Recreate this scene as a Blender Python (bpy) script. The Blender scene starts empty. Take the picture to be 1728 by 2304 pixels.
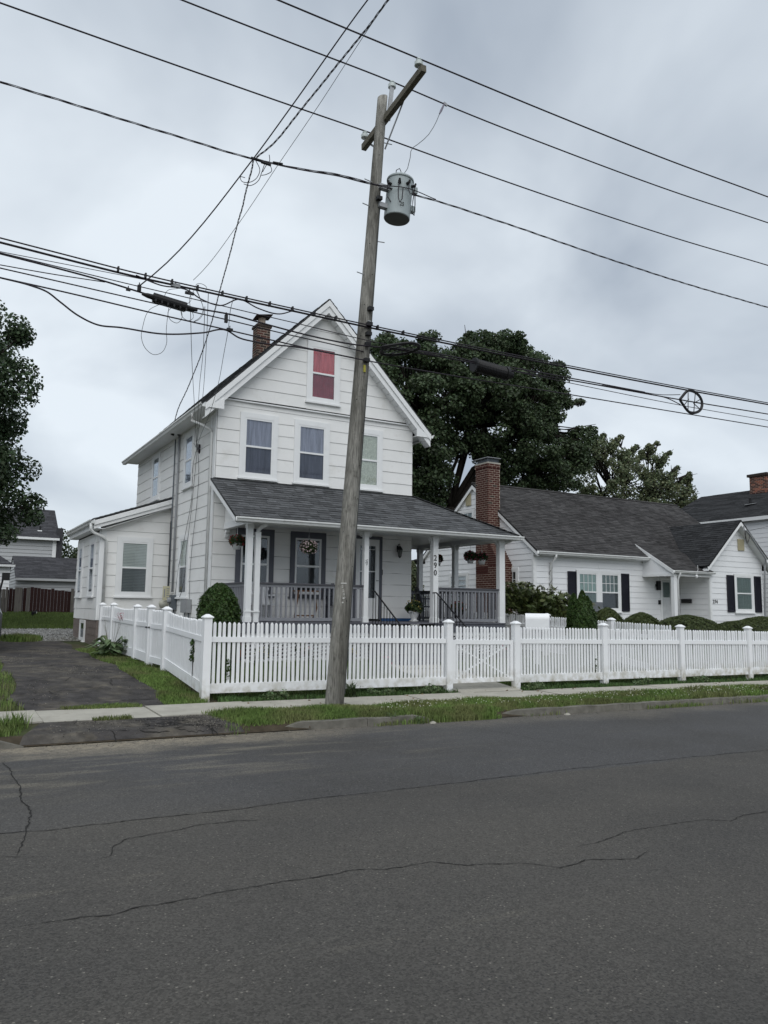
import bpy, math, random
import numpy as np
from mathutils import Vector, Matrix
random.seed(7); RNG = np.random.default_rng(7)
SC = bpy.context.scene
COL = SC.collection

# ---------------------------------------------------------------- camera
cd = bpy.data.cameras.new('camera'); cam = bpy.data.objects.new('camera', cd); COL.objects.link(cam)
Rv = Vector((0.86932088, -0.49406849, 0.0133241)); Uv = Vector((-0.07156904, -0.09916108, 0.99249431)); Fv = Vector((0.48903894, 0.86374962, 0.12156281))
cam.matrix_world = Matrix(((Rv.x, Uv.x, -Fv.x, 0), (Rv.y, Uv.y, -Fv.y, 0), (Rv.z, Uv.z, -Fv.z, 1.65), (0, 0, 0, 1)))
cd.sensor_fit = 'VERTICAL'; cd.sensor_height = 24.0; cd.lens = 24.0 * 1761.2 / 2304.0
cd.clip_start = 0.05; cd.clip_end = 1000
SC.camera = cam

# ---------------------------------------------------------------- sky and sun (overcast)
SUN_EL = math.radians(52); SUN_AZ = math.radians(205)     # azimuth from +Y clockwise: the bright part of the cloud is behind the viewer
world = bpy.data.worlds.new('World'); SC.world = world; world.use_nodes = True
nt = world.node_tree; nt.nodes.clear()
def N(t, typ, **kw):
    n = t.nodes.new(typ)
    for k, v in kw.items(): setattr(n, k, v)
    return n
out = N(nt, 'ShaderNodeOutputWorld'); bg = N(nt, 'ShaderNodeBackground'); bg.inputs['Strength'].default_value = 0.10
sky = N(nt, 'ShaderNodeTexSky', sky_type='NISHITA', sun_disc=False); sky.sun_elevation = SUN_EL; sky.sun_rotation = SUN_AZ
tc = N(nt, 'ShaderNodeTexCoord'); sep = N(nt, 'ShaderNodeSeparateXYZ'); nt.links.new(tc.outputs['Generated'], sep.inputs[0])
zz = N(nt, 'ShaderNodeMath', operation='MAXIMUM'); nt.links.new(sep.outputs['Z'], zz.inputs[0]); zz.inputs[1].default_value = 0.0
za = N(nt, 'ShaderNodeMath', operation='ADD'); nt.links.new(zz.outputs[0], za.inputs[0]); za.inputs[1].default_value = 0.45
dx = N(nt, 'ShaderNodeMath', operation='DIVIDE'); dy = N(nt, 'ShaderNodeMath', operation='DIVIDE')
nt.links.new(sep.outputs['X'], dx.inputs[0]); nt.links.new(za.outputs[0], dx.inputs[1])
nt.links.new(sep.outputs['Y'], dy.inputs[0]); nt.links.new(za.outputs[0], dy.inputs[1])
cmb = N(nt, 'ShaderNodeCombineXYZ'); nt.links.new(dx.outputs[0], cmb.inputs[0]); nt.links.new(dy.outputs[0], cmb.inputs[1])
cmb.inputs[2].default_value = 11.2
n1 = N(nt, 'ShaderNodeTexNoise'); n1.inputs['Scale'].default_value = 2.0; n1.inputs['Detail'].default_value = 5; n1.inputs['Roughness'].default_value = 0.47; n1.inputs['Distortion'].default_value = 0.3
nt.links.new(cmb.outputs[0], n1.inputs['Vector'])
cr = N(nt, 'ShaderNodeValToRGB'); nt.links.new(n1.outputs['Fac'], cr.inputs[0])
CL = 10.0
cr.color_ramp.elements[0].position = 0.33; cr.color_ramp.elements[0].color = (0.315, 0.362, 0.425, 1)
cr.color_ramp.elements[1].position = 0.66; cr.color_ramp.elements[1].color = (0.645, 0.70, 0.75, 1)
sc_ = N(nt, 'ShaderNodeVectorMath', operation='SCALE'); nt.links.new(cr.outputs['Color'], sc_.inputs[0]); sc_.inputs['Scale'].default_value = CL
mx = N(nt, 'ShaderNodeMix', data_type='RGBA'); mx.inputs['Factor'].default_value = 0.94
nt.links.new(sky.outputs[0], mx.inputs['A']); nt.links.new(sc_.outputs[0], mx.inputs['B'])
nt.links.new(mx.outputs['Result'], bg.inputs['Color']); nt.links.new(bg.outputs[0], out.inputs['Surface'])
sd = bpy.data.lights.new('sun', 'SUN'); sd.energy = 1.5; sd.angle = math.radians(70); sd.color = (1.0, 0.985, 0.96)
sun = bpy.data.objects.new('sun', sd); COL.objects.link(sun)
sv = Vector((math.sin(SUN_AZ) * math.cos(SUN_EL), math.cos(SUN_AZ) * math.cos(SUN_EL), math.sin(SUN_EL)))
sun.rotation_euler = sv.to_track_quat('Z', 'Y').to_euler()
SC.view_settings.view_transform = 'Standard'; SC.view_settings.look = 'None'; SC.view_settings.gamma = 1; SC.view_settings.exposure = 0.37
SC.view_settings.use_curve_mapping = False
SC.render.engine = 'CYCLES'
SC.cycles.max_bounces = 8; SC.cycles.transparent_max_bounces = 12

# ---------------------------------------------------------------- materials
MATS = {}
def mat(name, col, rough=0.6, var=0.12, scale=3.0, bump=0.0, bscale=60.0, spec=0.3, island=0.0, metal=0.0, dirt=0.0, dscale=2.0, dcol=(0.25, 0.22, 0.17), stretch=None, col2=None, c2scale=0.7, groundz=None):
    if name in MATS: return MATS[name]
    m = bpy.data.materials.new(name); m.use_nodes = True; t = m.node_tree; b = t.nodes['Principled BSDF']
    b.inputs['Roughness'].default_value = rough; b.inputs['Specular IOR Level'].default_value = spec; b.inputs['Metallic'].default_value = metal
    co = N(t, 'ShaderNodeTexCoord'); vec = co.outputs['Object']
    if stretch:
        mp = N(t, 'ShaderNodeMapping'); t.links.new(vec, mp.inputs[0]); mp.inputs['Scale'].default_value = stretch; vec = mp.outputs[0]
    no = N(t, 'ShaderNodeTexNoise'); no.inputs['Scale'].default_value = scale; no.inputs['Detail'].default_value = 6; no.inputs['Roughness'].default_value = 0.6
    t.links.new(vec, no.inputs['Vector'])
    r = N(t, 'ShaderNodeMapRange'); r.inputs['From Min'].default_value = 0.3; r.inputs['From Max'].default_value = 0.7
    r.inputs['To Min'].default_value = 1 - var; r.inputs['To Max'].default_value = 1 + var
    t.links.new(no.outputs['Fac'], r.inputs['Value'])
    base = N(t, 'ShaderNodeRGB'); base.outputs[0].default_value = (*col, 1); cur = base.outputs[0]
    if col2:
        n2 = N(t, 'ShaderNodeTexNoise'); n2.inputs['Scale'].default_value = c2scale; n2.inputs['Detail'].default_value = 4; t.links.new(vec, n2.inputs['Vector'])
        r2 = N(t, 'ShaderNodeMapRange'); r2.inputs['From Min'].default_value = 0.42; r2.inputs['From Max'].default_value = 0.6; t.links.new(n2.outputs['Fac'], r2.inputs['Value'])
        m2 = N(t, 'ShaderNodeMix', data_type='RGBA'); t.links.new(r2.outputs[0], m2.inputs['Factor']); t.links.new(cur, m2.inputs['A']); m2.inputs['B'].default_value = (*col2, 1); cur = m2.outputs['Result']
    if dirt:
        n3 = N(t, 'ShaderNodeTexNoise'); n3.inputs['Scale'].default_value = dscale; n3.inputs['Detail'].default_value = 8; n3.inputs['Roughness'].default_value = 0.7; t.links.new(co.outputs['Object'], n3.inputs['Vector'])
        r3 = N(t, 'ShaderNodeMapRange'); r3.inputs['From Min'].default_value = 0.55; r3.inputs['From Max'].default_value = 0.8; r3.inputs['To Max'].default_value = dirt; t.links.new(n3.outputs['Fac'], r3.inputs['Value'])
        m3 = N(t, 'ShaderNodeMix', data_type='RGBA'); t.links.new(r3.outputs[0], m3.inputs['Factor']); t.links.new(cur, m3.inputs['A']); m3.inputs['B'].default_value = (*dcol, 1); cur = m3.outputs['Result']
    if groundz:      # splashed soil and algae on the lowest part of outdoor woodwork
        sp = N(t, 'ShaderNodeSeparateXYZ'); g_ = N(t, 'ShaderNodeNewGeometry'); t.links.new(g_.outputs['Position'], sp.inputs[0])
        r4 = N(t, 'ShaderNodeMapRange'); r4.inputs['From Min'].default_value = groundz[1]; r4.inputs['From Max'].default_value = groundz[0]; t.links.new(sp.outputs['Z'], r4.inputs['Value'])
        n4 = N(t, 'ShaderNodeTexNoise'); n4.inputs['Scale'].default_value = 7; n4.inputs['Detail'].default_value = 6; t.links.new(g_.outputs['Position'], n4.inputs['Vector'])
        n5 = N(t, 'ShaderNodeMapRange'); n5.inputs['From Min'].default_value = .4; n5.inputs['From Max'].default_value = .65; t.links.new(n4.outputs['Fac'], n5.inputs['Value']); mm = N(t, 'ShaderNodeMath', operation='MULTIPLY'); t.links.new(r4.outputs[0], mm.inputs[0]); t.links.new(n5.outputs[0], mm.inputs[1])
        m4 = N(t, 'ShaderNodeMix', data_type='RGBA'); t.links.new(mm.outputs[0], m4.inputs['Factor']); t.links.new(cur, m4.inputs['A']); m4.inputs['B'].default_value = (0.3, 0.27, 0.17, 1); cur = m4.outputs['Result']
    if island:
        ge = N(t, 'ShaderNodeNewGeometry'); r5 = N(t, 'ShaderNodeMapRange'); r5.inputs['To Min'].default_value = 1 - island; r5.inputs['To Max'].default_value = 1 + island
        t.links.new(ge.outputs['Random Per Island'], r5.inputs['Value'])
        m5 = N(t, 'ShaderNodeVectorMath', operation='SCALE'); t.links.new(cur, m5.inputs[0]); t.links.new(r5.outputs[0], m5.inputs['Scale']); cur = m5.outputs[0]
    s = N(t, 'ShaderNodeVectorMath', operation='SCALE'); t.links.new(cur, s.inputs[0]); t.links.new(r.outputs[0], s.inputs['Scale'])
    t.links.new(s.outputs[0], b.inputs['Base Color'])
    if bump:
        nb = N(t, 'ShaderNodeTexNoise'); nb.inputs['Scale'].default_value = bscale; nb.inputs['Detail'].default_value = 4; t.links.new(vec, nb.inputs['Vector'])
        bp = N(t, 'ShaderNodeBump'); bp.inputs['Strength'].default_value = bump; bp.inputs['Distance'].default_value = 0.01; t.links.new(nb.outputs['Fac'], bp.inputs['Height']); t.links.new(bp.outputs[0], b.inputs['Normal'])
    MATS[name] = m; return m

M_SIDING = mat('painted_shingle_siding', (0.79, 0.79, 0.775), 0.55, 0.035, 1.5, 0.12, 50, dirt=0.42, dscale=1.8, dcol=(0.46, 0.43, 0.36), stretch=(1, 1, 1))
M_TRIM = mat('white_painted_trim', (0.78, 0.79, 0.79), 0.45, 0.03, 4, 0.05, 30, dirt=0.10, dcol=(0.5, 0.48, 0.42))
M_LAP = mat('white_lap_siding', (0.80, 0.81, 0.82), 0.45, 0.03, 2, 0.05, 30, dirt=0.08, dcol=(0.5, 0.48, 0.45))
M_VINYL = mat('white_vinyl', (0.82, 0.83, 0.84), 0.35, 0.02, 3, 0, dirt=0.10, dscale=5, dcol=(0.5, 0.46, 0.36), groundz=(0.10, 0.52))
M_GUTTER = mat('gutter_aluminium_white', (0.72, 0.73, 0.72), 0.4, 0.06, 6, 0.05, 20, dirt=0.5, dscale=4, dcol=(0.33, 0.30, 0.25))
M_GAPSHADOW = mat('shadow_gap_backing', (0.035, 0.036, 0.038), 0.95, 0.1, 5)  # dark backing paints the shadow lines in the gaps between siding courses
M_SHELL = mat('asphalt_shingle_grey', (0.084, 0.087, 0.091), 0.9, 0.2, 9, 0.6, 220, spec=0.15, island=0.32)
M_ROOF274 = mat('asphalt_shingle_weathered', (0.056, 0.054, 0.054), 0.9, 0.25, 7, 0.6, 220, spec=0.15, island=0.32, col2=(0.040, 0.038, 0.038), c2scale=0.45)
M_ROOFD = mat('asphalt_shingle_dark', (0.034, 0.035, 0.037), 0.9, 0.25, 12, 0.6, 150, spec=0.1, island=0.3)
M_ROOFB = mat('asphalt_shingle_charcoal', (0.055, 0.055, 0.060), 0.9, 0.25, 12, 0.6, 150, spec=0.1, island=0.25)
M_GREYTRIM = mat('slate_grey_paint', (0.10, 0.105, 0.125), 0.5, 0.08, 4)
M_RAIL = mat('rail_grey_paint', (0.22, 0.225, 0.245), 0.5, 0.08, 5)
M_RAILD = mat('rail_cap_dark_grey', (0.075, 0.075, 0.085), 0.55, 0.1, 5)
M_PORCHF = mat('porch_floor_grey', (0.11, 0.11, 0.13), 0.6, 0.15, 4)
M_BLUE = mat('blue_painted_base', (0.03, 0.09, 0.22), 0.5, 0.1, 4)
M_BRICK = mat('red_brick', (0.070, 0.027, 0.022), 0.85, 0.22, 14, 0.4, 90, spec=0.15)
M_BRICK2 = mat('old_brown_brick', (0.085, 0.042, 0.034), 0.9, 0.3, 14, 0.4, 90, spec=0.15)
M_SOOT = mat('soot_darkened_brick', (0.045, 0.035, 0.03), 0.9, 0.3, 14, 0.4, 90, spec=0.15)
M_MORTAR = mat('mortar', (0.40, 0.33, 0.27), 0.95, 0.15, 30, spec=0.1)
M_CONC = mat('pale_concrete', (0.36, 0.345, 0.30), 0.9, 0.14, 3, 0.35, 180, spec=0.15, dirt=0.5, dscale=1.7, dcol=(0.19, 0.175, 0.14))
M_KERB = mat('kerb_concrete', (0.145, 0.138, 0.12), 0.95, 0.3, 5, 0.7, 90, spec=0.1, dirt=0.6, dscale=4, dcol=(0.09, 0.085, 0.06))
M_BLOCK = mat('split_face_block', (0.20, 0.17, 0.155), 0.95, 0.2, 12, 0.8, 50, spec=0.1)
M_SOIL = mat('bare_soil', (0.055, 0.045, 0.032), 0.95, 0.3, 6, 0.6, 60, spec=0.1)
M_TURF = mat('turf_soil', (0.050, 0.060, 0.026), 0.95, 0.3, 4, 0.5, 60, spec=0.1, col2=(0.07, 0.062, 0.04), c2scale=1.2)
M_GRASS = mat('grass_blade', (0.125, 0.195, 0.05), 0.6, 0.3, 0.9, 0, spec=0.25, island=0.4, col2=(0.15, 0.17, 0.065), c2scale=1.6)
M_GRASS2 = mat('lawn_blade', (0.085, 0.125, 0.034), 0.6, 0.25, 0.9, 0, spec=0.25, island=0.35)
M_WEED = mat('weed_leaf', (0.065, 0.12, 0.036), 0.55, 0.25, 2, 0, spec=0.3, island=0.4)
M_GRAVEL = mat('gravel_grey', (0.21, 0.21, 0.20), 0.95, 0.35, 25, 0.8, 90, spec=0.1, col2=(0.13, 0.125, 0.105), c2scale=0.6)
M_DARKGLASS = None
M_BLACK = mat('black_plastic', (0.012, 0.012, 0.013), 0.5, 0.1, 5)
M_WIRE = mat('black_cable_sheath', (0.022, 0.018, 0.024), 0.6, 0.1, 5)
M_WIREG = mat('grey_copper_wire', (0.06, 0.065, 0.065), 0.5, 0.1, 5)
M_STEEL = mat('galvanised_steel', (0.33, 0.34, 0.35), 0.5, 0.12, 8, metal=0.3)
M_PORC = mat('grey_glazed_porcelain', (0.50, 0.55, 0.54), 0.25, 0.04, 8, spec=0.5)
M_TANK = mat('transformer_grey_paint', (0.33, 0.375, 0.38), 0.42, 0.05, 5, dirt=0.25, dscale=5, dcol=(0.2, 0.2, 0.18))
M_UNDERSHADE = mat('underside_shade_grey', (0.10, 0.105, 0.10), 0.7, 0.1, 5)  # darker grey paints the shade on the tank underside and inside insulators
M_POLE = mat('weathered_pole_wood', (0.245, 0.238, 0.215), 0.9, 0.5, 9, 0.8, 40, spec=0.1, stretch=(6, 6, 0.55), dirt=0.95, dscale=6.5, dcol=(0.05, 0.048, 0.040), col2=(0.125, 0.12, 0.105), c2scale=0.8)
M_ARM = mat('weathered_arm_wood', (0.135, 0.125, 0.10), 0.9, 0.3, 9, 0.6, 40, spec=0.1, stretch=(6, 1, 6))
M_BARK = mat('tree_bark', (0.022, 0.019, 0.016), 0.95, 0.3, 6, 0.8, 20, spec=0.1, stretch=(3, 3, 0.7))
M_IRON = mat('black_wrought_iron', (0.012, 0.012, 0.014), 0.45, 0.1, 5)
M_SHUT = mat('black_shutter_paint', (0.010, 0.010, 0.018), 0.45, 0.1, 5)
M_POT = mat('white_plastic_pot', (0.74, 0.75, 0.75), 0.4, 0.03, 5)
M_REDF = mat('red_brown_stained_board', (0.030, 0.012, 0.011), 0.85, 0.3, 3, 0.3, 30, stretch=(4, 4, 0.5))
M_GREYB = mat('bare_grey_board', (0.12, 0.11, 0.10), 0.9, 0.3, 3, 0.3, 30, stretch=(4, 4, 0.5))
M_BGSID = mat('grey_vinyl_siding', (0.42, 0.43, 0.44), 0.6, 0.04, 2)
M_METERG = mat('meter_grey', (0.27, 0.28, 0.29), 0.5, 0.08, 5)
M_METERD = mat('meter_dark_grey', (0.10, 0.115, 0.13), 0.5, 0.08, 5)
M_YELLOW = mat('pale_yellow_plate', (0.55, 0.52, 0.36), 0.6, 0.06, 5)
M_VENT = mat('cream_vent', (0.50, 0.45, 0.30), 0.6, 0.06, 5)
M_WOOD = mat('brown_varnished_wood', (0.16, 0.075, 0.035), 0.5, 0.2, 6, stretch=(1, 1, 4))
M_CHAIRB = mat('dark_blue_grey_plastic', (0.028, 0.032, 0.045), 0.5, 0.1, 5)
M_CHAIRW = mat('white_plastic_chair', (0.62, 0.63, 0.65), 0.45, 0.04, 5)
M_CLOTH = mat('grey_cloth', (0.36, 0.36, 0.38), 0.9, 0.1, 5)
M_CAT = mat('black_fur', (0.009, 0.009, 0.010), 0.9, 0.1, 5)
M_MIRROR = mat('dark_vehicle_paint', (0.05, 0.055, 0.06), 0.3, 0.05, 5, spec=0.5)
M_NUM = mat('white_metal_numeral', (0.55, 0.55, 0.52), 0.5, 0.1, 5)
M_TYRE = mat('black_rubber', (0.015, 0.015, 0.015), 0.85, 0.1, 5)

def leafmat(name, col, island=0.45, trans=0.25, spec=0.3, rough=0.5, hue=0.03):
    m = bpy.data.materials.new(name); m.use_nodes = True; t = m.node_tree; t.nodes.clear()
    o = N(t, 'ShaderNodeOutputMaterial'); b = N(t, 'ShaderNodeBsdfPrincipled'); tr = N(t, 'ShaderNodeBsdfTranslucent'); ms = N(t, 'ShaderNodeMixShader')
    ms.inputs[0].default_value = trans
    ge = N(t, 'ShaderNodeNewGeometry'); hs = N(t, 'ShaderNodeHueSaturation'); hs.inputs['Color'].default_value = (*col, 1)
    r = N(t, 'ShaderNodeMapRange'); r.inputs['To Min'].default_value = 1 - island; r.inputs['To Max'].default_value = 1 + island; t.links.new(ge.outputs['Random Per Island'], r.inputs['Value']); t.links.new(r.outputs[0], hs.inputs['Value'])
    mu = N(t, 'ShaderNodeMath', operation='MULTIPLY'); mu.inputs[1].default_value = 17.3; t.links.new(ge.outputs['Random Per Island'], mu.inputs[0])
    fr = N(t, 'ShaderNodeMath', operation='FRACT'); t.links.new(mu.outputs[0], fr.inputs[0])
    r2 = N(t, 'ShaderNodeMapRange'); r2.inputs['To Min'].default_value = 0.5 - hue; r2.inputs['To Max'].default_value = 0.5 + hue * 0.4; t.links.new(fr.outputs[0], r2.inputs['Value']); t.links.new(r2.outputs[0], hs.inputs['Hue'])
    t.links.new(hs.outputs[0], b.inputs['Base Color']); t.links.new(hs.outputs[0], tr.inputs['Color'])
    b.inputs['Roughness'].default_value = rough; b.inputs['Specular IOR Level'].default_value = spec
    t.links.new(b.outputs[0], ms.inputs[1]); t.links.new(tr.outputs[0], ms.inputs[2]); t.links.new(ms.outputs[0], o.inputs['Surface'])
    return m
L_MAPLE = leafmat('maple_leaf', (0.050, 0.078, 0.036), 0.55)
L_OAK = leafmat('oak_leaf', (0.048, 0.080, 0.038), 0.55)
L_LIGHT = leafmat('light_tree_leaf', (0.105, 0.135, 0.07), 0.5, hue=0.06)
L_ARB = leafmat('arborvitae_leaf', (0.038, 0.078, 0.018), 0.55)
L_YEW = leafmat('yew_leaf', (0.062, 0.086, 0.026), 0.5)
L_RHO = leafmat('rhododendron_leaf', (0.10, 0.115, 0.052), 0.5, trans=0.1, rough=0.35)
L_FAR = leafmat('far_shrub_leaf', (0.04, 0.065, 0.022), 0.5)
L_HOSTA = leafmat('hosta_leaf', (0.10, 0.155, 0.07), 0.4, hue=0.04)
L_PLANT = leafmat('basket_leaf', (0.035, 0.06, 0.02), 0.5)
L_RED = leafmat('red_petal', (0.30, 0.035, 0.03), 0.4, hue=0.02)
L_PINK = leafmat('pink_petal', (0.50, 0.08, 0.14), 0.4, hue=0.03)
L_WHITE = leafmat('pale_pink_petal', (0.72, 0.58, 0.58), 0.15, hue=0.02)
L_YELL = leafmat('yellow_petal', (0.50, 0.42, 0.12), 0.3, hue=0.02)
L_CLOVER = leafmat('clover_flower', (0.55, 0.55, 0.46), 0.2, hue=0.02)

def glassmat(name, refl, tint):
    m = bpy.data.materials.new(name); m.use_nodes = True; t = m.node_tree; t.nodes.clear()
    o = N(t, 'ShaderNodeOutputMaterial'); g = N(t, 'ShaderNodeBsdfGlossy'); g.inputs['Roughness'].default_value = 0.04; g.inputs['Color'].default_value = (0.85, 0.9, 0.95, 1)
    tr = N(t, 'ShaderNodeBsdfTransparent'); tr.inputs['Color'].default_value = (*tint, 1)
    l0 = N(t, 'ShaderNodeLayerWeight'); l0.inputs['Blend'].default_value = 0.5; lw = N(t, 'ShaderNodeMath', operation='POWER'); t.links.new(l0.outputs['Facing'], lw.inputs[0]); lw.inputs[1].default_value = 5.0
    ad = N(t, 'ShaderNodeMath', operation='ADD'); ad.inputs[1].default_value = refl; t.links.new(lw.outputs[0], ad.inputs[0])
    co = N(t, 'ShaderNodeTexCoord'); no = N(t, 'ShaderNodeTexNoise'); no.inputs['Scale'].default_value = 2.5; t.links.new(co.outputs['Object'], no.inputs['Vector'])
    bp = N(t, 'ShaderNodeBump'); bp.inputs['Strength'].default_value = 0.08; bp.inputs['Distance'].default_value = 0.02; t.links.new(no.outputs['Fac'], bp.inputs['Height']); t.links.new(bp.outputs[0], g.inputs['Normal'])
    ms = N(t, 'ShaderNodeMixShader'); t.links.new(ad.outputs[0], ms.inputs[0]); t.links.new(tr.outputs[0], ms.inputs[1]); t.links.new(g.outputs[0], ms.inputs[2]); t.links.new(ms.outputs[0], o.inputs['Surface'])
    return m
G_PANE = glassmat('window_glass', 0.05, (0.92, 0.94, 0.95))
G_SCREEN = glassmat('insect_screened_glass', 0.035, (0.70, 0.72, 0.74))
C_BLACK = mat('unlit_interior_panel', (0.010, 0.012, 0.013), 0.9, 0.3, 3)  # near-black colour painted in for the darkness of unlit interiors
C_GREY = mat('grey_violet_curtain', (0.27, 0.27, 0.33), 0.9, 0.35, 4, stretch=(4, 4, .3))  # vertical tone streaks paint the shading of the folds
C_RED = mat('red_curtain', (0.55, 0.12, 0.13), 0.9, 0.25, 4, stretch=(4, 4, .5))  # fold shading put into the colour as vertical streaks
C_REDD = mat('dark_red_curtain', (0.24, 0.035, 0.05), 0.9, 0.25, 3)
C_LACE = mat('cream_lace_curtain', (0.52, 0.53, 0.43), 0.9, 0.30, 35)
C_WHITE = mat('white_blind', (0.56, 0.58, 0.54), 0.7, 0.06, 3)
C_GREEN = mat('greenish_sheer', (0.11, 0.15, 0.13), 0.8, 0.15, 3)
C_GREENL = mat('pale_green_blind', (0.26, 0.36, 0.31), 0.8, 0.1, 3)

# ---------------------------------------------------------------- object helpers
WLOC = {}
def _meta(o, label=None, cat=None, group=None, kind=None):
    if label: o['label'] = label
    if cat: o['category'] = cat
    if group: o['group'] = group
    if kind: o['kind'] = kind
    return o
def thing(name, label, cat, loc=(0, 0, 0), group=None):
    o = bpy.data.objects.new(name, None); COL.objects.link(o); o.location = loc; o.empty_display_size = 0.2
    WLOC[o] = Vector(loc); return _meta(o, label, cat, group)
def place(name, me, parent=None, loc=(0, 0, 0), rot=None, scale=None):
    """link a mesh at a WORLD location under a parent"""
    o = bpy.data.objects.new(name, me); COL.objects.link(o); o.location = loc
    if rot: o.rotation_euler = rot
    if scale: o.scale = scale
    WLOC[o] = Vector(loc)
    if parent is not None:
        o.parent = parent; o.matrix_parent_inverse = Matrix.Translation(-WLOC[parent])
    return o
class MB:
    def __init__(s): s.v = []; s.f = []
    def add(s, vs, fs):
        b = len(s.v); s.v += [tuple(v) for v in vs]; s.f += [tuple(b + i for i in f) for f in fs]; return s
    def hexa(s, c):        # 8 corners: bottom 4 ccw, top 4
        a = Vector(c[1]) - Vector(c[0]); b_ = Vector(c[3]) - Vector(c[0]); d = Vector(c[4]) - Vector(c[0])
        fs = [(0, 3, 2, 1), (4, 5, 6, 7), (0, 1, 5, 4), (1, 2, 6, 5), (2, 3, 7, 6), (3, 0, 4, 7)]
        if a.cross(b_).dot(d) < 0: fs = [f[::-1] for f in fs]
        return s.add(c, fs)
    def box(s, x0, x1, y0, y1, z0, z1):
        return s.hexa([(x0, y0, z0), (x1, y0, z0), (x1, y1, z0), (x0, y1, z0), (x0, y0, z1), (x1, y0, z1), (x1, y1, z1), (x0, y1, z1)])
    def wbox(s, W, s0, s1, z0, z1, n0, n1):
        return s.hexa([W(s0, z0, n0), W(s1, z0, n0), W(s1, z0, n1), W(s0, z0, n1), W(s0, z1, n0), W(s1, z1, n0), W(s1, z1, n1), W(s0, z1, n1)])
    def prism(s, poly, off):   # planar polygon extruded by off
        n = len(poly); P = [Vector(p) for p in poly]; off = Vector(off); Q = [p + off for p in P]
        nr = Vector((0, 0, 0))
        for i in range(n): nr += P[i].cross(P[(i + 1) % n])
        fs = [tuple(range(n))[::-1], tuple(range(n, 2 * n))] + [(i, (i + 1) % n, n + (i + 1) % n, n + i) for i in range(n)]
        if nr.dot(off) < 0: fs = [f[::-1] for f in fs]
        return s.add(P + Q, fs)
    def tube(s, pts, r, n=6, cap=True):
        pts = [Vector(p) for p in pts]; rs = r if isinstance(r, (list, tuple)) else [r] * len(pts); vs = []; fs = []
        for i, p in enumerate(pts):
            d = (pts[min(i + 1, len(pts) - 1)] - pts[max(i - 1, 0)]).normalized()
            a = d.cross(Vector((0, 0, 1)));
            if a.length < 0.05: a = d.cross(Vector((0, 1, 0)))
            a.normalize(); b = d.cross(a)
            for k in range(n):
                t = 2 * math.pi * k / n; vs.append(p + a * (rs[i] * math.cos(t)) - b * (rs[i] * math.sin(t)))
        for i in range(len(pts) - 1):
            for k in range(n):
                k2 = (k + 1) % n; fs.append((i * n + k, (i + 1) * n + k, (i + 1) * n + k2, i * n + k2))
        if cap:
            fs.append(tuple(range(n))); fs.append(tuple((len(pts) - 1) * n + k for k in range(n))[::-1])
        return s.add(vs, fs)
    def bar(s, p0, p1, w, h, up=(0, 0, 1)):
        p0 = Vector(p0); p1 = Vector(p1); d = (p1 - p0).normalized(); a = d.cross(Vector(up)).normalized() * (w / 2); b = a.cross(d).normalized() * (h / 2)
        return s.hexa([p0 - a - b, p0 + a - b, p0 + a + b, p0 - a + b, p1 - a - b, p1 + a - b, p1 + a + b, p1 - a + b])
    def lathe(s, c, prof, n=16, axis=(0, 0, 1)):
        ax = Vector(axis).normalized(); return s.tube([Vector(c) + ax * h for r, h in prof], [max(r, 1e-4) for r, h in prof], n)
    def mesh(s, name, m, smooth=False):
        me = bpy.data.meshes.new(name); me.from_pydata(s.v, [], s.f)
        if m: me.materials.append(m)
        if smooth: me.polygons.foreach_set('use_smooth', [True] * len(me.polygons))
        me.update(); return me
    def build(s, name, m, parent=None, smooth=False, base=None, label=None, kind=None):
        if base is None:
            if parent is not None: base = WLOC[parent]
            else:
                xs = [v[0] for v in s.v]; ys = [v[1] for v in s.v]; zs = [v[2] for v in s.v]; base = Vector(((min(xs) + max(xs)) / 2, (min(ys) + max(ys)) / 2, min(zs)))
        base = Vector(base); s.v = [(v[0] - base.x, v[1] - base.y, v[2] - base.z) for v in s.v]
        o = place(name, s.mesh(name, m, smooth), parent, tuple(base))
        return _meta(o, label, None, None, kind)
def npmesh(name, V, m, k=3, smooth=False):
    """V: (n*k,3) array, faces of k consecutive verts"""
    n = len(V) // k; me = bpy.data.meshes.new(name); me.vertices.add(len(V)); me.vertices.foreach_set('co', np.ascontiguousarray(V, dtype=np.float32).ravel())
    me.loops.add(n * k); me.loops.foreach_set('vertex_index', np.arange(n * k, dtype=np.int32)); me.polygons.add(n)
    me.polygons.foreach_set('loop_start', np.arange(0, n * k, k, dtype=np.int32)); me.polygons.foreach_set('loop_total', np.full(n, k, dtype=np.int32))
    if m: me.materials.append(m)
    me.update(calc_edges=True); me.validate(); return me
def text_mesh(body, size, extr=0.004):
    c = bpy.data.curves.new('numerals', 'FONT'); c.body = body; c.size = size; c.extrude = extr; c.align_x = 'CENTER'; c.align_y = 'CENTER'; c.resolution_u = 3
    o = bpy.data.objects.new('tmp', c); COL.objects.link(o); dg = bpy.context.evaluated_depsgraph_get(); dg.update()
    me = bpy.data.meshes.new_from_object(o.evaluated_get(dg)); bpy.data.objects.remove(o); return me
def wall_frame(O, S, Nn):
    O = Vector(O); S = Vector(S); Nn = Vector(Nn)
    def W(s, z, n=0.0): p = O + S * s + Nn * n; return (p.x, p.y, p.z + z)
    W.N = Nn; W.S = S; return W

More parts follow.
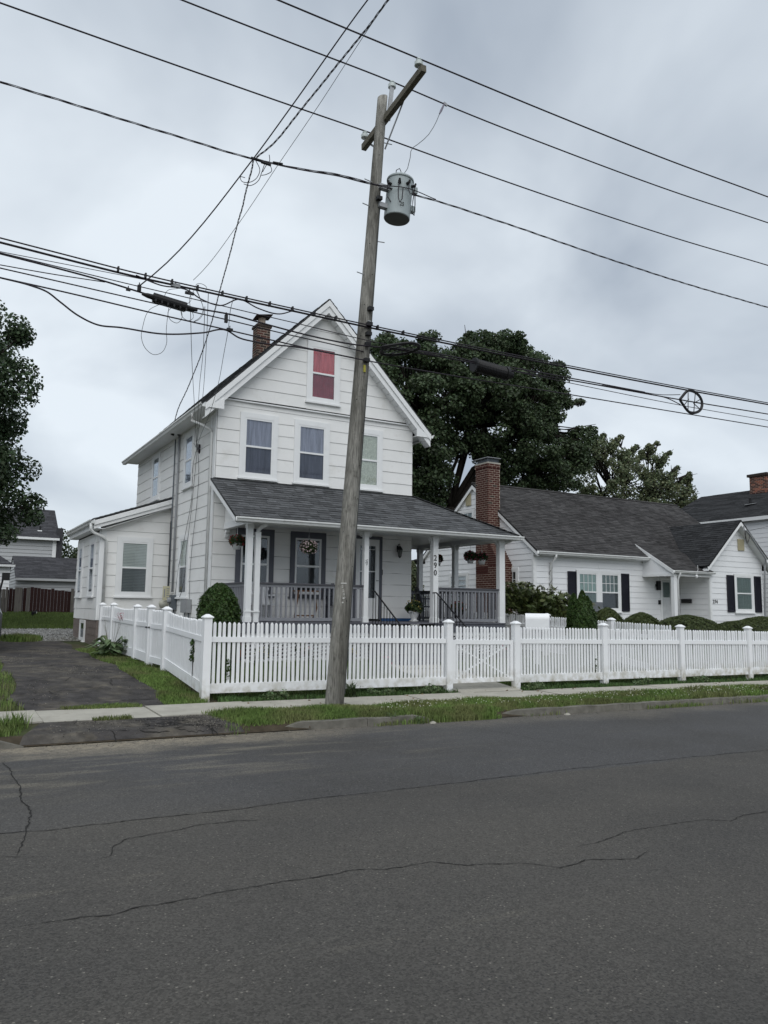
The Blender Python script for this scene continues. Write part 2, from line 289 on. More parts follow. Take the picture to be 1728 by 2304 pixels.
# ---------------------------------------------------------------- siding, windows, roofs
def boards(parent, W, poly, holes, z0, expo, m, tb=0.022, tt=0.006, sg=None, maxlen=3.2, name='siding_board', jitter=0.0, gap=0.004):
    """individual siding boards; poly = convex polygon [(s,z)..]; holes = [(s0,s1,z0,z1)]"""
    def span(z):
        xs = []
        for i in range(len(poly)):
            (a, b), (c, d) = poly[i], poly[(i + 1) % len(poly)]
            if min(b, d) - 1e-6 <= z <= max(b, d) + 1e-6 and abs(b - d) > 1e-9: xs.append(a + (c - a) * (z - b) / (d - b))
        return (min(xs), max(xs)) if len(xs) >= 2 else None
    zs_all = [p[1] for p in poly]; ztop = max(zs_all); zbot = min(zs_all)
    z = z0 - math.floor((z0 - zbot) / expo) * expo
    if z > zbot + 1e-4: z -= expo
    if sg is None: sg = 0.0055 if m is M_SIDING else 0.003
    k = 0
    while z < ztop - 0.02:
        a0 = max(z, zbot); a1 = min(z + expo, ztop)
        cuts = {a0, a1}
        for h in holes:
            for q in (h[2], h[3]):
                if a0 + 0.03 < q < a1 - 0.03: cuts.add(q)
        for q in [p[1] for p in poly]:
            if a0 + 0.03 < q < a1 - 0.03: cuts.add(q)
        cuts = sorted(cuts)
        for b0, b1 in zip(cuts, cuts[1:]):
            e = 1e-4; A = span(b0 + e); B = span(b1 - e)
            if not A or not B: continue
            segs = [(min(A[0], B[0]), max(A[1], B[1]))]; zm = (b0 + b1) / 2
            for h in holes:
                if h[2] < zm < h[3]:
                    ns = []
                    for s0, s1 in segs:
                        if h[1] <= s0 or h[0] >= s1: ns.append((s0, s1)); continue
                        if h[0] > s0: ns.append((s0, h[0]))
                        if h[1] < s1: ns.append((h[1], s1))
                    segs = ns
            for s0, s1 in segs:
                L = s1 - s0
                if L < 0.02: continue
                n = max(1, int(round(L / maxlen))) if L > maxlen else 1
                ph = random.uniform(-0.2, 0.2) if n > 1 else 0
                ed = [s0] + [s0 + L * (i + ph) / n for i in range(1, n)] + [s1]
                for e0, e1 in zip(ed, ed[1:]):
                    g = gap / 2 if m is not M_SIDING else 0.0002
                    f0 = (b0 - z) / expo; f1 = (b1 - z) / expo; n0 = tb + (tt - tb) * f0; n1 = tb + (tt - tb) * f1
                    def cl(v, I): return min(max(v, I[0]), I[1])
                    l0 = cl(e0 + g, A); r0 = cl(e1 - g, A); l1 = cl(e0 + g, B); r1 = cl(e1 - g, B)
                    j = (random.uniform(-jitter, jitter) + sg) if b0 == a0 else 0
                    mb = MB(); ns_ = 4 if jitter and (r0 - l0) > 0.6 else 1
                    for q in range(ns_):
                        u0 = l0 + (r0 - l0) * q / ns_; u1 = l0 + (r0 - l0) * (q + 1) / ns_; w0 = l1 + (r1 - l1) * q / ns_; w1 = l1 + (r1 - l1) * (q + 1) / ns_
                        if q == 0: ja = j
                        jb = (random.uniform(-jitter, jitter) + sg) if b0 == a0 else 0
                        mb.hexa([W(u0, b0 + ja, -0.001), W(u1, b0 + jb, -0.001), W(u1, b0 + jb, n0), W(u0, b0 + ja, n0), W(w0, b1, -0.001), W(w1, b1, -0.001), W(w1, b1, n1), W(w0, b1, n1)]); ja = jb
                    mb.build(name, m, parent)
        z += expo; k += 1
def wall(parent, W, poly, m, th=0.15, name='wall'):
    m = M_GAPSHADOW if m is not M_BGSID else m
    P = [W(s, z, -0.002) for s, z in poly]; o = MB().prism(P, W.N * (-th)).build(name, m, parent); return o
def window(parent, W, s0, s1, z0, z1, trim=0.12, head=None, sillh=0.06, tm=None, cur=(None, None), glass=None, sash=0.045, grid=None, mid=0.5, proud=0.045, plain=False, blind=False, sashm=None, sil=True, botglass=None):
    """s0..z1 = outer edge of the casing; cur = materials behind upper and lower pane"""
    tm = tm or M_TRIM; glass = glass or G_PANE; head = head if head is not None else trim; sashm = sashm or M_TRIM
    f = MB(); a0, a1 = s0 + trim, s1 - trim; c0, c1 = z0 + sillh, z1 - head
    f.wbox(W, s0, a0, z0, z1, 0, proud); f.wbox(W, a1, s1, z0, z1, 0, proud); f.wbox(W, a0, a1, c1, z1, 0, proud - 0.002); f.wbox(W, a0, a1, z0, c0, 0, proud - 0.002)
    win = f.build('window', tm, parent)
    sf = MB(); d0, d1 = 0.006, proud - 0.008; zm = c0 + (c1 - c0) * mid; w = sash
    sf.wbox(W, a0, a0 + w, c0, c1, d0, d1); sf.wbox(W, a1 - w, a1, c0, c1, d0, d1); sf.wbox(W, a0 + w, a1 - w, c1 - w, c1, d0, d1); sf.wbox(W, a0 + w, a1 - w, c0, c0 + w * 1.3, d0, d1 + 0.003); sf.wbox(W, a0 + w, a1 - w, zm - w / 2, zm + w / 2, d0, d1 + 0.004)
    sf.build('sash', sashm, win)
    if sil: MB().wbox(W, s0 - 0.03, s1 + 0.03, z0 - 0.045, z0, 0, proud + 0.035).build('sill', tm, win)
    for k, (p0, p1) in enumerate([(c0 + w * 1.3, zm - w / 2), (zm + w / 2, c1 - w)]):
        g = glass if k else (botglass or glass)
        MB().wbox(W, a0 + w, a1 - w, p0, p1, 0.024, 0.028).build('pane', g, win)
        cm = cur[1 - k] if cur else None
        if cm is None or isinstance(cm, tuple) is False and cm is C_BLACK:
            MB().wbox(W, a0 + w - 0.005, a1 - w + 0.005, p0 - 0.005, p1 + 0.005, 0.001, 0.005).build('unlit_interior_panel', C_BLACK, win)  # flat black sheet stands in for the unlit room
        elif blind:
            b = MB(); zz_ = p0
            while zz_ < p1: b.wbox(W, a0 + w, a1 - w, zz_, min(zz_ + 0.036, p1), 0.006, 0.018); zz_ += 0.042
            b.build('blind', cm, win)
            MB().wbox(W, a0 + w, a1 - w, p0, p1, 0.001, 0.004).build('unlit_interior_panel', C_BLACK, win)
        else:
            n = 28; vs = []; fs = []
            for i in range(n + 1):
                s = a0 + w + (a1 - a0 - 2 * w) * i / n; nn = 0.012 + 0.007 * math.sin(i * 1.7 + k) * math.cos(i * 0.45)
                vs += [W(s, p0 - 0.004, nn), W(s, p1 + 0.004, nn * 0.8 + 0.002)]
            for i in range(n): fs.append((2 * i, 2 * i + 2, 2 * i + 3, 2 * i + 1))
            MB().add(vs, fs).build('curtain', cm, win)
        if grid and (k or grid[2]):
            gb = MB(); nx, nz = grid[0], grid[1]
            for i in range(1, nx): s = a0 + w + (a1 - a0 - 2 * w) * i / nx; gb.wbox(W, s - 0.009, s + 0.009, p0, p1, 0.024, 0.034)
            for i in range(1, nz): z = p0 + (p1 - p0) * i / nz; gb.wbox(W, a0 + w, a1 - w, z - 0.009, z + 0.009, 0.0245, 0.0335)
            gb.build('glazing_bars', sashm, win)
    return win
def roof_plane(parent, e0, e1, r0, r1, m, expo=0.14, tab=0.30, th=0.02, name='shingles', slab=0.05, under=None, tabs=True, rnd=0.012):
    """e0,e1 eave ends, r0,r1 upper ends; one joined mesh of shingle tabs on a roof slab"""
    e0, e1, r0, r1 = map(Vector, (e0, e1, r0, r1)); ax = (e1 - e0).normalized()
    up = (r0 - e0) - ax * (r0 - e0).dot(ax); H = up.length; up.normalize(); nr = ax.cross(up)
    if nr.z < 0: nr = -nr
    MB().prism([e0, e1, r1, r0], -nr * slab).build('roof', under or m, parent)
    s1 = (e1 - e0).length; la = (r0 - e0).dot(ax); ra = (r1 - e0).dot(ax); n = int(H / expo) + 1; V = []; F = []
    for c in range(n):
        t0 = c * expo; t1 = min(t0 + expo * 1.25, H)
        if t0 >= H: break
        L = la * t0 / H; R = s1 + (ra - s1) * t0 / H; L1 = la * min(t1, H) / H; R1 = s1 + (ra - s1) * min(t1, H) / H
        x = L - random.uniform(0, tab)
        while x < R:
            xe = x + tab * (random.uniform(0.75, 1.25) if tabs else 1); a = max(x, L); b = min(xe - 0.006, R)
            if b - a > 0.01:
                k = random.random(); h0 = th * (0.55 + 0.6 * k); dz = random.uniform(-rnd, rnd) * 0.6
                a1 = min(max(a, L1), R1); b1 = min(max(b, L1), R1)
                q = [e0 + ax * a + up * (t0 + dz) + nr * 0.002, e0 + ax * b + up * (t0 + dz) + nr * 0.002, e0 + ax * b1 + up * t1 + nr * 0.001, e0 + ax * a1 + up * t1 + nr * 0.001,
                     e0 + ax * a + up * (t0 + dz) + nr * h0, e0 + ax * b + up * (t0 + dz) + nr * h0, e0 + ax * b1 + up * t1 + nr * 0.003, e0 + ax * a1 + up * t1 + nr * 0.003]
                bi = len(V); V += q; F += [(bi + 4, bi + 5, bi + 6, bi + 7), (bi, bi + 1, bi + 5, bi + 4), (bi + 1, bi + 2, bi + 6, bi + 5), (bi + 3, bi, bi + 4, bi + 7)]
            x = xe
    mb = MB(); mb.v = [tuple(v) for v in V]; mb.f = F
    return mb.build(name, m, parent, kind='stuff')
def gutter(parent, p0, p1, outn, w=0.12, h=0.11, m=None):
    """open K-profile gutter along p0-p1 (top inner edge), outn = outward horizontal direction"""
    p0 = Vector(p0); p1 = Vector(p1); o = Vector(outn); z = Vector((0, 0, 1)); t = 0.006
    prof = [(0, 0), (0, -h), (w * .62, -h), (w * .78, -h * .55), (w, -h * .35), (w, -h * .05), (w * .93, -h * .05), (w * .93, -h * .32), (w * .72, -h * .5), (w * .56, -h + t), (t, -h + t), (t, 0)]
    return MB().prism([p0 + o * a + z * b for a, b in prof], p1 - p0).build('gutter', m or M_GUTTER, parent)
def bricks(parent, x0, x1, y0, y1, z0, z1, m, bl=0.20, bh=0.065, jt=0.015, limit=300, faces='lf', altm=None, alt=0.0, core=True):
    """chimney shaft: each brick on the visible faces a part (l = -x face, f = -y face); the rest joined"""
    if core: MB().box(x0 + 0.004, x1 - 0.004, y0 + 0.004, y1 - 0.004, z0, z1).build('mortar', M_MORTAR, parent)
    me = MB().box(0, bl - jt, 0, 0.09, 0, bh - jt).mesh('brick', m); me2 = MB().box(0, bl - jt, 0, 0.09, 0, bh - jt).mesh('brick', altm) if altm else me
    n = 0; rest = MB(); z = z0; k = 0
    while z < z1 - bh * 0.5:
        for fc in faces:
            a, b = (x0, x1) if fc == 'f' else (y0, y1); s = a - (bl / 2 if k % 2 else 0)
            if fc == 'l': s = a - (0 if k % 2 else bl / 2)
            while s < b - 0.02:
                s0 = max(s, a); s1 = min(s + bl, b)
                if s1 - s0 > 0.03:
                    j = random.uniform(-0.0025, 0.0025)
                    sx = (s1 - s0 - jt) / (bl - jt); mm = me2 if random.random() < alt else me
                    if n < limit:
                        if fc == 'f': place('brick', mm, parent, (s0, y0 + j, z), None, (sx, 1, 1))
                        else: place('brick', mm, parent, (x0 + j + 0.09, s0, z), (0, 0, math.pi / 2), (sx, 1, 1))
                        n += 1
                    else:
                        if fc == 'f': rest.box(s0, s1 - jt, y0 + j, y0 + 0.09, z, z + bh - jt)
                        else: rest.box(x0 + j, x0 + 0.09, s0, s1 - jt, z, z + bh - jt)
                s += bl
        z += bh; k += 1
    if rest.v: rest.build('brickwork', m, parent, kind='stuff')

# ---------------------------------------------------------------- ground
PROF = [(-200, -0.1), (-8.3, 0.14), (-8.0, 0.0), (10.12, 0.0), (10.27, 0.10), (11.05, 0.135), (12.1, 0.155), (12.34, 0.165), (14.5, 0.40), (17.5, 0.455), (22.0, 0.50), (26.0, 0.63), (31.0, 0.74), (38.0, 1.20), (60, 1.35), (260, 1.5)]
def gz(x, y):
    for (a, b), (c, d) in zip(PROF, PROF[1:]):
        if a <= y <= c: z = b + (d - b) * (y - a) / (c - a); break
    else: z = PROF[-1][1] if y > 0 else PROF[0][1]
    s = 1.0 if y < 12.34 else max(0.0, 1 - (y - 12.34) / 8.0)
    xx = min(max(x, -40), 60)
    return z - 0.007 * xx * s
gzv = np.vectorize(gz)
def sheet(name, x0, x1, y0, y1, m, dz, step=1.0, yst=None, kind='structure', parent=None, shape=None, jit=0.0):
    xs = sorted({x0, x1} | {x for x in np.arange(math.ceil(x0 / step) * step, x1, step)}); ys = sorted({y0, y1} | {p[0] for p in PROF if y0 < p[0] < y1} | ({float(y) for y in np.arange(math.ceil(y0), y1, yst)} if yst else set()))
    V = []; F = []
    for y in ys:
        for x in xs:
            X = x
            if shape: X = shape(x, y, x0, x1)
            V.append((X, y, gz(X, y) + dz))
    nx = len(xs)
    for j in range(len(ys) - 1):
        for i in range(nx - 1): F.append((j * nx + i, j * nx + i + 1, (j + 1) * nx + i + 1, (j + 1) * nx + i))
    mb = MB(); mb.v = V; mb.f = F; return mb.build(name, m, parent, kind=kind, base=(0, 0, 0))
# the base ground runs to the horizon; the road trench is left open for the road sheet
g1 = MB()
def gstrip(y0, y1, dz=0.0):
    ys = sorted({y0, y1} | {p[0] for p in PROF if y0 < p[0] < y1}); xs = [-300, -40] + list(range(-10, 40, 2)) + [60, 400]
    b = len(g1.v); g1.v += [(x, y, gz(x, y) + dz) for y in ys for x in xs]; nx = len(xs)
    g1.f += [(b + j * nx + i, b + j * nx + i + 1, b + (j + 1) * nx + i + 1, b + (j + 1) * nx + i) for j in range(len(ys) - 1) for i in range(nx - 1)]
gstrip(-200, -8.3); gstrip(10.22, 260)
g1.build('ground', M_TURF, None, kind='structure', base=(0, 0, 0))

# road
def roadmat():
    m = bpy.data.materials.new('road_asphalt'); m.use_nodes = True; t = m.node_tree; b = t.nodes['Principled BSDF']; b.inputs['Roughness'].default_value = 0.82; b.inputs['Specular IOR Level'].default_value = 0.25
    g = N(t, 'ShaderNodeNewGeometry'); P = g.outputs['Position']
    def noise(sc, det=4, ro=0.6, st=None):
        n = N(t, 'ShaderNodeTexNoise'); n.inputs['Scale'].default_value = sc; n.inputs['Detail'].default_value = det; n.inputs['Roughness'].default_value = ro
        if st:
            mp = N(t, 'ShaderNodeMapping'); mp.inputs['Scale'].default_value = st; t.links.new(P, mp.inputs[0]); t.links.new(mp.outputs[0], n.inputs['Vector'])
        else: t.links.new(P, n.inputs['Vector'])
        return n.outputs['Fac']
    def rng(x, a, b_, c=0, d=1):
        r = N(t, 'ShaderNodeMapRange'); r.inputs['From Min'].default_value = a; r.inputs['From Max'].default_value = b_; r.inputs['To Min'].default_value = c; r.inputs['To Max'].default_value = d; t.links.new(x, r.inputs['Value']); return r.outputs[0]
    def mix(f, a, b_):
        n = N(t, 'ShaderNodeMix', data_type='RGBA')
        if isinstance(f, float): n.inputs['Factor'].default_value = f
        else: t.links.new(f, n.inputs['Factor'])
        for k, v in (('A', a), ('B', b_)):
            if isinstance(v, tuple): n.inputs[k].default_value = (*v, 1)
            else: t.links.new(v, n.inputs[k])
        return n.outputs['Result']
    def mul(a, b_):
        n = N(t, 'ShaderNodeMath', operation='MULTIPLY'); t.links.new(a, n.inputs[0])
        if isinstance(b_, float): n.inputs[1].default_value = b_
        else: t.links.new(b_, n.inputs[1])
        return n.outputs[0]
    sp = N(t, 'ShaderNodeSeparateXYZ'); t.links.new(P, sp.inputs[0]); Y = sp.outputs['Y']
    # two paving lanes that meet at the long seam
    ad = N(t, 'ShaderNodeMath', operation='ADD'); t.links.new(Y, ad.inputs[0]); t.links.new(mul(noise(0.8), 0.25), ad.inputs[1])
    lane = rng(ad.outputs[0], 6.55, 6.63)
    c = mix(lane, (0.066, 0.062, 0.056), (0.062, 0.061, 0.061))
    c = mix(rng(noise(0.35, 5), 0.45, 0.62, 0, 0.65), c, (0.046, 0.044, 0.041))
    c = mix(rng(noise(0.22, 3, 0.5, (0.5, 1, 1)), 0.5, 0.62, 0, 0.5), c, (0.078, 0.073, 0.064))
    c = mix(rng(noise(2.2, 8, 0.75, (0.5, 1.2, 1)), 0.62, 0.74, 0, 0.6), c, (0.040, 0.039, 0.038))
    c = mix(rng(noise(1.1, 7, 0.7, (0.35, 1.4, 1)), 0.60, 0.72, 0, 0.5), c, (0.125, 0.115, 0.095))
    # sand washed against the gutter, broken up
    sa = N(t, 'ShaderNodeMath', operation='ADD'); t.links.new(Y, sa.inputs[0]); t.links.new(mul(noise(0.55, 6, 0.65), 2.6), sa.inputs[1])
    sx = rng(sp.outputs['X'], 6.0, 2.5, 0.25, 1)
    c = mix(mul(mul(rng(sa.outputs[0], 10.55, 11.25, 0, 0.95), rng(noise(9, 5), 0.35, 0.6, 0.5, 1)), sx), c, (0.235, 0.205, 0.155))
    mpn = N(t, 'ShaderNodeMapping'); mpn.inputs['Rotation'].default_value = (0, 0, 0.55); mpn.inputs['Scale'].default_value = (0.45, 2.6, 1); t.links.new(P, mpn.inputs[0])
    sn = N(t, 'ShaderNodeTexNoise'); sn.inputs['Scale'].default_value = 1.3; sn.inputs['Detail'].default_value = 7; sn.inputs['Roughness'].default_value = .65; t.links.new(mpn.outputs[0], sn.inputs['Vector'])
    zone = mul(mul(rng(Y, 7.0, 8.6), rng(Y, 10.4, 9.6, .2, 1)), mul(rng(sp.outputs['X'], 6.5, 3.5), rng(sp.outputs['X'], -3, 0)))
    c = mix(mul(mul(rng(sn.outputs['Fac'], .5, .66), zone), 0.85), c, (0.165, 0.15, 0.12))
    wl = N(t, 'ShaderNodeMath', operation='SINE'); t.links.new(mul(Y, 3.6), wl.inputs[0]); c = mix(mul(rng(wl.outputs[0], .2, 1), mul(noise(.5, 4), .35)), c, (0.050, 0.049, 0.047))
    # aggregate: dark and pale stone chips
    v = N(t, 'ShaderNodeTexVoronoi'); v.inputs['Scale'].default_value = 95; t.links.new(P, v.inputs['Vector'])
    hsv = N(t, 'ShaderNodeSeparateColor'); t.links.new(v.outputs['Color'], hsv.inputs[0])
    grain = rng(hsv.outputs[0], 0, 1, 0.66, 1.34)
    s = N(t, 'ShaderNodeVectorMath', operation='SCALE'); t.links.new(c, s.inputs[0]); t.links.new(grain, s.inputs['Scale']); c = s.outputs[0]
    v2 = N(t, 'ShaderNodeTexVoronoi'); v2.inputs['Scale'].default_value = 46; t.links.new(P, v2.inputs['Vector']); h2 = N(t, 'ShaderNodeSeparateColor'); t.links.new(v2.outputs['Color'], h2.inputs[0])
    chip = mul(rng(h2.outputs[1], 0.90, 0.93), rng(v2.outputs['Distance'], 0.32, 0.22))
    c = mix(mul(chip, 0.42), c, (0.30, 0.28, 0.24))
    v3 = N(t, 'ShaderNodeTexVoronoi'); v3.inputs['Scale'].default_value = 60; t.links.new(P, v3.inputs['Vector']); h3 = N(t, 'ShaderNodeSeparateColor'); t.links.new(v3.outputs['Color'], h3.inputs[0])
    c = mix(mul(mul(rng(h3.outputs[2], 0.86, 0.9), rng(v3.outputs['Distance'], 0.4, 0.3)), 0.7), c, (0.025, 0.025, 0.026))
    t.links.new(c, b.inputs['Base Color'])
    bp = N(t, 'ShaderNodeBump'); bp.inputs['Strength'].default_value = 0.55; bp.inputs['Distance'].default_value = 0.006; t.links.new(noise(140, 3), bp.inputs['Height']); t.links.new(bp.outputs[0], b.inputs['Normal'])
    return m
M_ROAD = roadmat()
rd = MB(); xs = [-300, -40] + list(range(-10, 40, 2)) + [60, 400]; ys = [-8.05, 10.32]
rd.v = [(x, y, -0.007 * min(max(x, -40), 60)) for y in ys for x in xs]; rd.f = [(i, i + 1, len(xs) + i + 1, len(xs) + i) for i in range(len(xs) - 1)]
road = rd.build('road', M_ROAD, None, kind='structure', base=(0, 0, 0))
rd2 = MB().add([(-300, 10.14, 0.28), (400, 10.14, -0.42), (400, 10.3, -0.46), (-300, 10.3, 0.24)], [(0, 1, 2, 3)])
rd2 = None
CRK = {
'seam': (0.012, [(-3, 6.40), (0.519, 6.473), (0.898, 6.42), (1.382, 6.436), (2.264, 6.412), (2.978, 6.486), (3.703, 6.470), (4.739, 6.499), (6.133, 6.550), (7.496, 6.507), (9.239, 6.422), (14, 6.45)]),
'c2': (0.010, [(0.402, 4.620), (0.469, 4.611), (0.634, 4.632), (0.902, 4.565), (1.062, 4.611), (1.306, 4.608), (1.572, 4.633), (1.873, 4.626), (2.140, 4.635), (2.394, 4.649), (2.621, 4.567), (2.970, 4.576), (3.122, 4.411), (3.510, 4.272), (3.689, 4.104), (3.944, 4.123), (4.116, 4.050), (4.285, 4.010), (4.530, 4.114)]),
'c2b': (0.008, [(3.688, 4.095), (3.65, 4.03), (3.599, 3.964)]), 'c2c': (0.005, [(3.12, 4.41), (3.2, 4.5), (3.22, 4.62)]), 'c2d': (0.006, [(4.285, 4.01), (4.42, 4.06), (4.62, 4.05)]),
'c3': (0.010, [(0.973, 5.508), (1.118, 5.622), (1.182, 5.810), (1.314, 5.946), (1.509, 5.976), (1.835, 6.083), (2.148, 6.074), (2.515, 5.974)]),
'c4': (0.014, [(0.725, 9.379), (0.779, 8.224), (0.753, 7.479), (0.768, 6.914), (0.706, 6.525), (0.641, 6.127), (0.572, 5.856)]),
'c5': (0.009, [(4.082, 4.377), (4.292, 4.394), (4.685, 4.512), (4.993, 4.529), (5.580, 4.498), (5.747, 4.374), (6.065, 4.441), (6.361, 4.448), (8, 4.5)]),
'c6': (0.005, [(0.2, 5.9), (0.483, 5.899), (0.635, 5.815), (0.868, 5.722)]), 'c7': (0.006, [(6.766, 9.617), (6.944, 8.958), (7.051, 8.067), (7.196, 6.973)])}
M_CRACK = mat('open_crack', (0.016, 0.015, 0.014), 0.95, 0.2, 5)
for k, (w, pts) in CRK.items():
    # subdivide with random meander, ribbon 4 mm over the road
    P = []
    for (a, b), (c, d) in zip(pts, pts[1:]):
        L = math.hypot(c - a, d - b); n = max(1, int(L / 0.03))
        for i in range(n): P.append((a + (c - a) * i / n, b + (d - b) * i / n))
    P.append(pts[-1]); P = np.array(P); n = len(P); off = np.cumsum(RNG.normal(0, 0.006, (n, 2)), 0); off -= np.linspace(0, 1, n)[:, None] * off[-1]
    k2 = min(9, n); ker = np.ones(k2) / k2
    off = np.stack([off[:, i] - np.convolve(off[:, i], np.ones(25) / 25, 'same') if n > 30 else off[:, i] for i in (0, 1)], 1); P = P + off
    mb = MB(); V = []
    for i in range(n):
        d = P[min(i + 1, n - 1)] - P[max(i - 1, 0)]; d = d / (np.linalg.norm(d) + 1e-9); q = np.array([-d[1], d[0]]); ww = w * (0.35 + 0.8 * abs(RNG.normal(0.5, 0.4))) * min(1, (i + 1) / 12, (n - i) / 12) / 2
        for s in (1, -1):
            x, y = P[i] + q * ww * s; V.append((x, y, -0.007 * x + 0.004))
    mb.v = V; mb.f = [(2 * i, 2 * i + 1, 2 * i + 3, 2 * i + 2) for i in range(n - 1)]; mb.build('crack', M_CRACK, road)

# apron, driveway, gravel, sidewalk, kerb, front walk
M_DRIVE = mat('old_driveway_asphalt', (0.052, 0.049, 0.048), 0.95, 0.38, 5, 0.9, 60, spec=0.12, col2=(0.085, 0.078, 0.068), c2scale=1.3, dirt=0.8, dscale=2.6, dcol=(0.15, 0.13, 0.10))
def wob(x, y, x0, x1):
    if x == x0: return x0 + 0.10 * math.sin(y * 2.3) + 0.06 * math.sin(y * 5.1 + 1)
    if x == x1: return x1 + 0.09 * math.sin(y * 1.9 + 2) + 0.05 * math.sin(y * 6.3)
    return x
DW = sheet('driveway', 1.15, 3.18, 12.1, 24.3, M_DRIVE, 0.012, yst=0.5, shape=wob)
def wob2(x, y, x0, x1):
    if x == x0: return x0 - (11.0 - y) * 0.35
    if x == x1: return x1 + (11.0 - y) * 0.25
    return x
ap = sheet('driveway_apron', 1.25, 3.45, 10.14, 11.05, M_DRIVE, 0.012, yst=None, shape=wob2)
sheet('gravel_yard', -12, 6.5, 24.2, 30.8, M_GRAVEL, 0.012, step=2.0)
sw = sheet('sidewalk', -12, 30, 11.05, 12.1, M_SOIL, 0.006)
x = -9.2; k = 0
while x < 26:
    L = 1.5; a, b = x + 0.006, x + L - 0.006; t = random.uniform(-0.006, 0.01); t2 = t + random.uniform(-0.01, 0.01)
    y0, y1 = 11.06, 12.09
    MB().hexa([(a, y0, gz(a, y0) - 0.02), (b, y0, gz(b, y0) - 0.02), (b, y1, gz(b, y1) - 0.02), (a, y1, gz(a, y1) - 0.02), (a, y0, gz(a, y0) + 0.02 + t), (b, y0, gz(b, y0) + 0.02 + t2), (b, y1, gz(b, y1) + 0.02 + t2), (a, y1, gz(a, y1) + 0.02 + t)]).build('slab', M_CONC, sw)
    x += L; k += 1
fw = sheet('front_walk', 8.55, 10.0, 12.105, 15.35, M_SOIL, 0.006)
y = 12.11
while y < 15.3:
    a, b = 8.56, 9.99; e = min(y + 1.05, 15.34)
    MB().hexa([(a, y, gz(a, y) - 0.02), (b, y, gz(b, y) - 0.02), (b, e, gz(b, e) - 0.02), (a, e, gz(a, e) - 0.02), (a, y, gz(a, y) + 0.022), (b, y, gz(b, y) + 0.022), (b, e, gz(b, e) + 0.022), (a, e, gz(a, e) + 0.022)]).build('slab', M_CONC, fw); y += 1.06
def ribbon(P, w, dz, par):
    mb = MB(); V = []; n = len(P)
    for i in range(n):
        a, b = P[max(i - 1, 0)], P[min(i + 1, n - 1)]; d = math.hypot(b[0] - a[0], b[1] - a[1]) + 1e-9; q = (-(b[1] - a[1]) / d, (b[0] - a[0]) / d); ww = w * random.uniform(.4, 1.2) * (0.15 if i in (0, n - 1) else 1) / 2
        for s_ in (1, -1): x, y = P[i][0] + q[0] * ww * s_, P[i][1] + q[1] * ww * s_; V.append((x, y, gz(x, y) + dz))
    mb.v = V; mb.f = [(2 * i, 2 * i + 1, 2 * i + 3, 2 * i + 2) for i in range(n - 1)]; mb.build('crack', M_CRACK, par)
def walk(x, y, a, L, st=.035, j=.45):
    P = [(x, y)]; h = a
    for _ in range(int(L / st)): h = a + random.gauss(0, j); P.append((P[-1][0] + math.cos(h) * st, P[-1][1] + math.sin(h) * st * .9))
    return P
for k in range(75):
    x = random.uniform(1.4, 3.3) if k % 3 == 0 else random.uniform(2.4, 3.35); ribbon(walk(x, random.uniform(10.25, 10.9), random.choice([0, .2, 1.4, -1.3, 2.8]), random.uniform(.12, .5)), random.uniform(.008, .022), .017, ap)
for k in range(26):
    ribbon(walk(random.uniform(1.4, 2.9), random.uniform(12.4, 20), random.choice([.1, -.2, 1.3, 1.7]), random.uniform(.3, 1.3)), random.uniform(.008, .02), .018, DW)
def stones(name, n, xr, yr, sz, m, dens, label, dz=.0):
    X = RNG.uniform(*xr, n); Y = RNG.uniform(*yr, n); k = RNG.random(n) < dens(X, Y); X, Y = X[k], Y[k]; n = len(X); Z = gzv(X, Y) + dz; S = sz * RNG.uniform(.4, 1.5, n); a = RNG.uniform(0, 6.28, n); T = []
    pts = [np.stack([X + np.cos(a + t) * S * r_, Y + np.sin(a + t) * S, Z + h * S], 1) for t, h, r_ in ((0, 0, 1), (2.1, 0, .8), (4.2, 0, 1.1), (1, .8, .3))]
    for f in ((0, 1, 3), (1, 2, 3), (2, 0, 3)): T.append(np.stack([pts[i] for i in f], 1))
    o = place(name, npmesh(name, np.stack(T, 1).reshape(-1, 3), m, 3)); _meta(o, label, 'stones', None, 'stuff')
M_STONE = mat('loose_stone', (0.12, 0.11, 0.095), .9, .2, 20, island=.6)
stones('loose_gravel', 2600, (-2, 24), (9.75, 10.16), .009, M_STONE, lambda X, Y: np.clip((Y - 9.7) / .45, 0, 1) ** 2, 'loose gravel gathered along the kerb line', .0)
stones('loose_gravel', 2600, (1.3, 3.5), (10.2, 11.04), .008, M_STONE, lambda X, Y: .25 + .75 * (X > 3.0), 'loose gravel over the cracked driveway apron', .016)
stones('loose_gravel', 4200, (1.3, 3.15), (12.1, 22), .010, M_STONE, lambda X, Y: np.clip(np.sin(X * 3.1 + .4) * np.sin(Y * 1.3) * 1.2, .08, 1), 'loose rubble over the old driveway', .016)
stones('loose_gravel', 9000, (-6, 6), (24.3, 30.7), .025, mat('pale_gravel', (.24, .24, .235), .9, .2, 20, island=.5), lambda X, Y: .9 + 0 * X, 'pale gravel behind the house at the end of the driveway', .016)
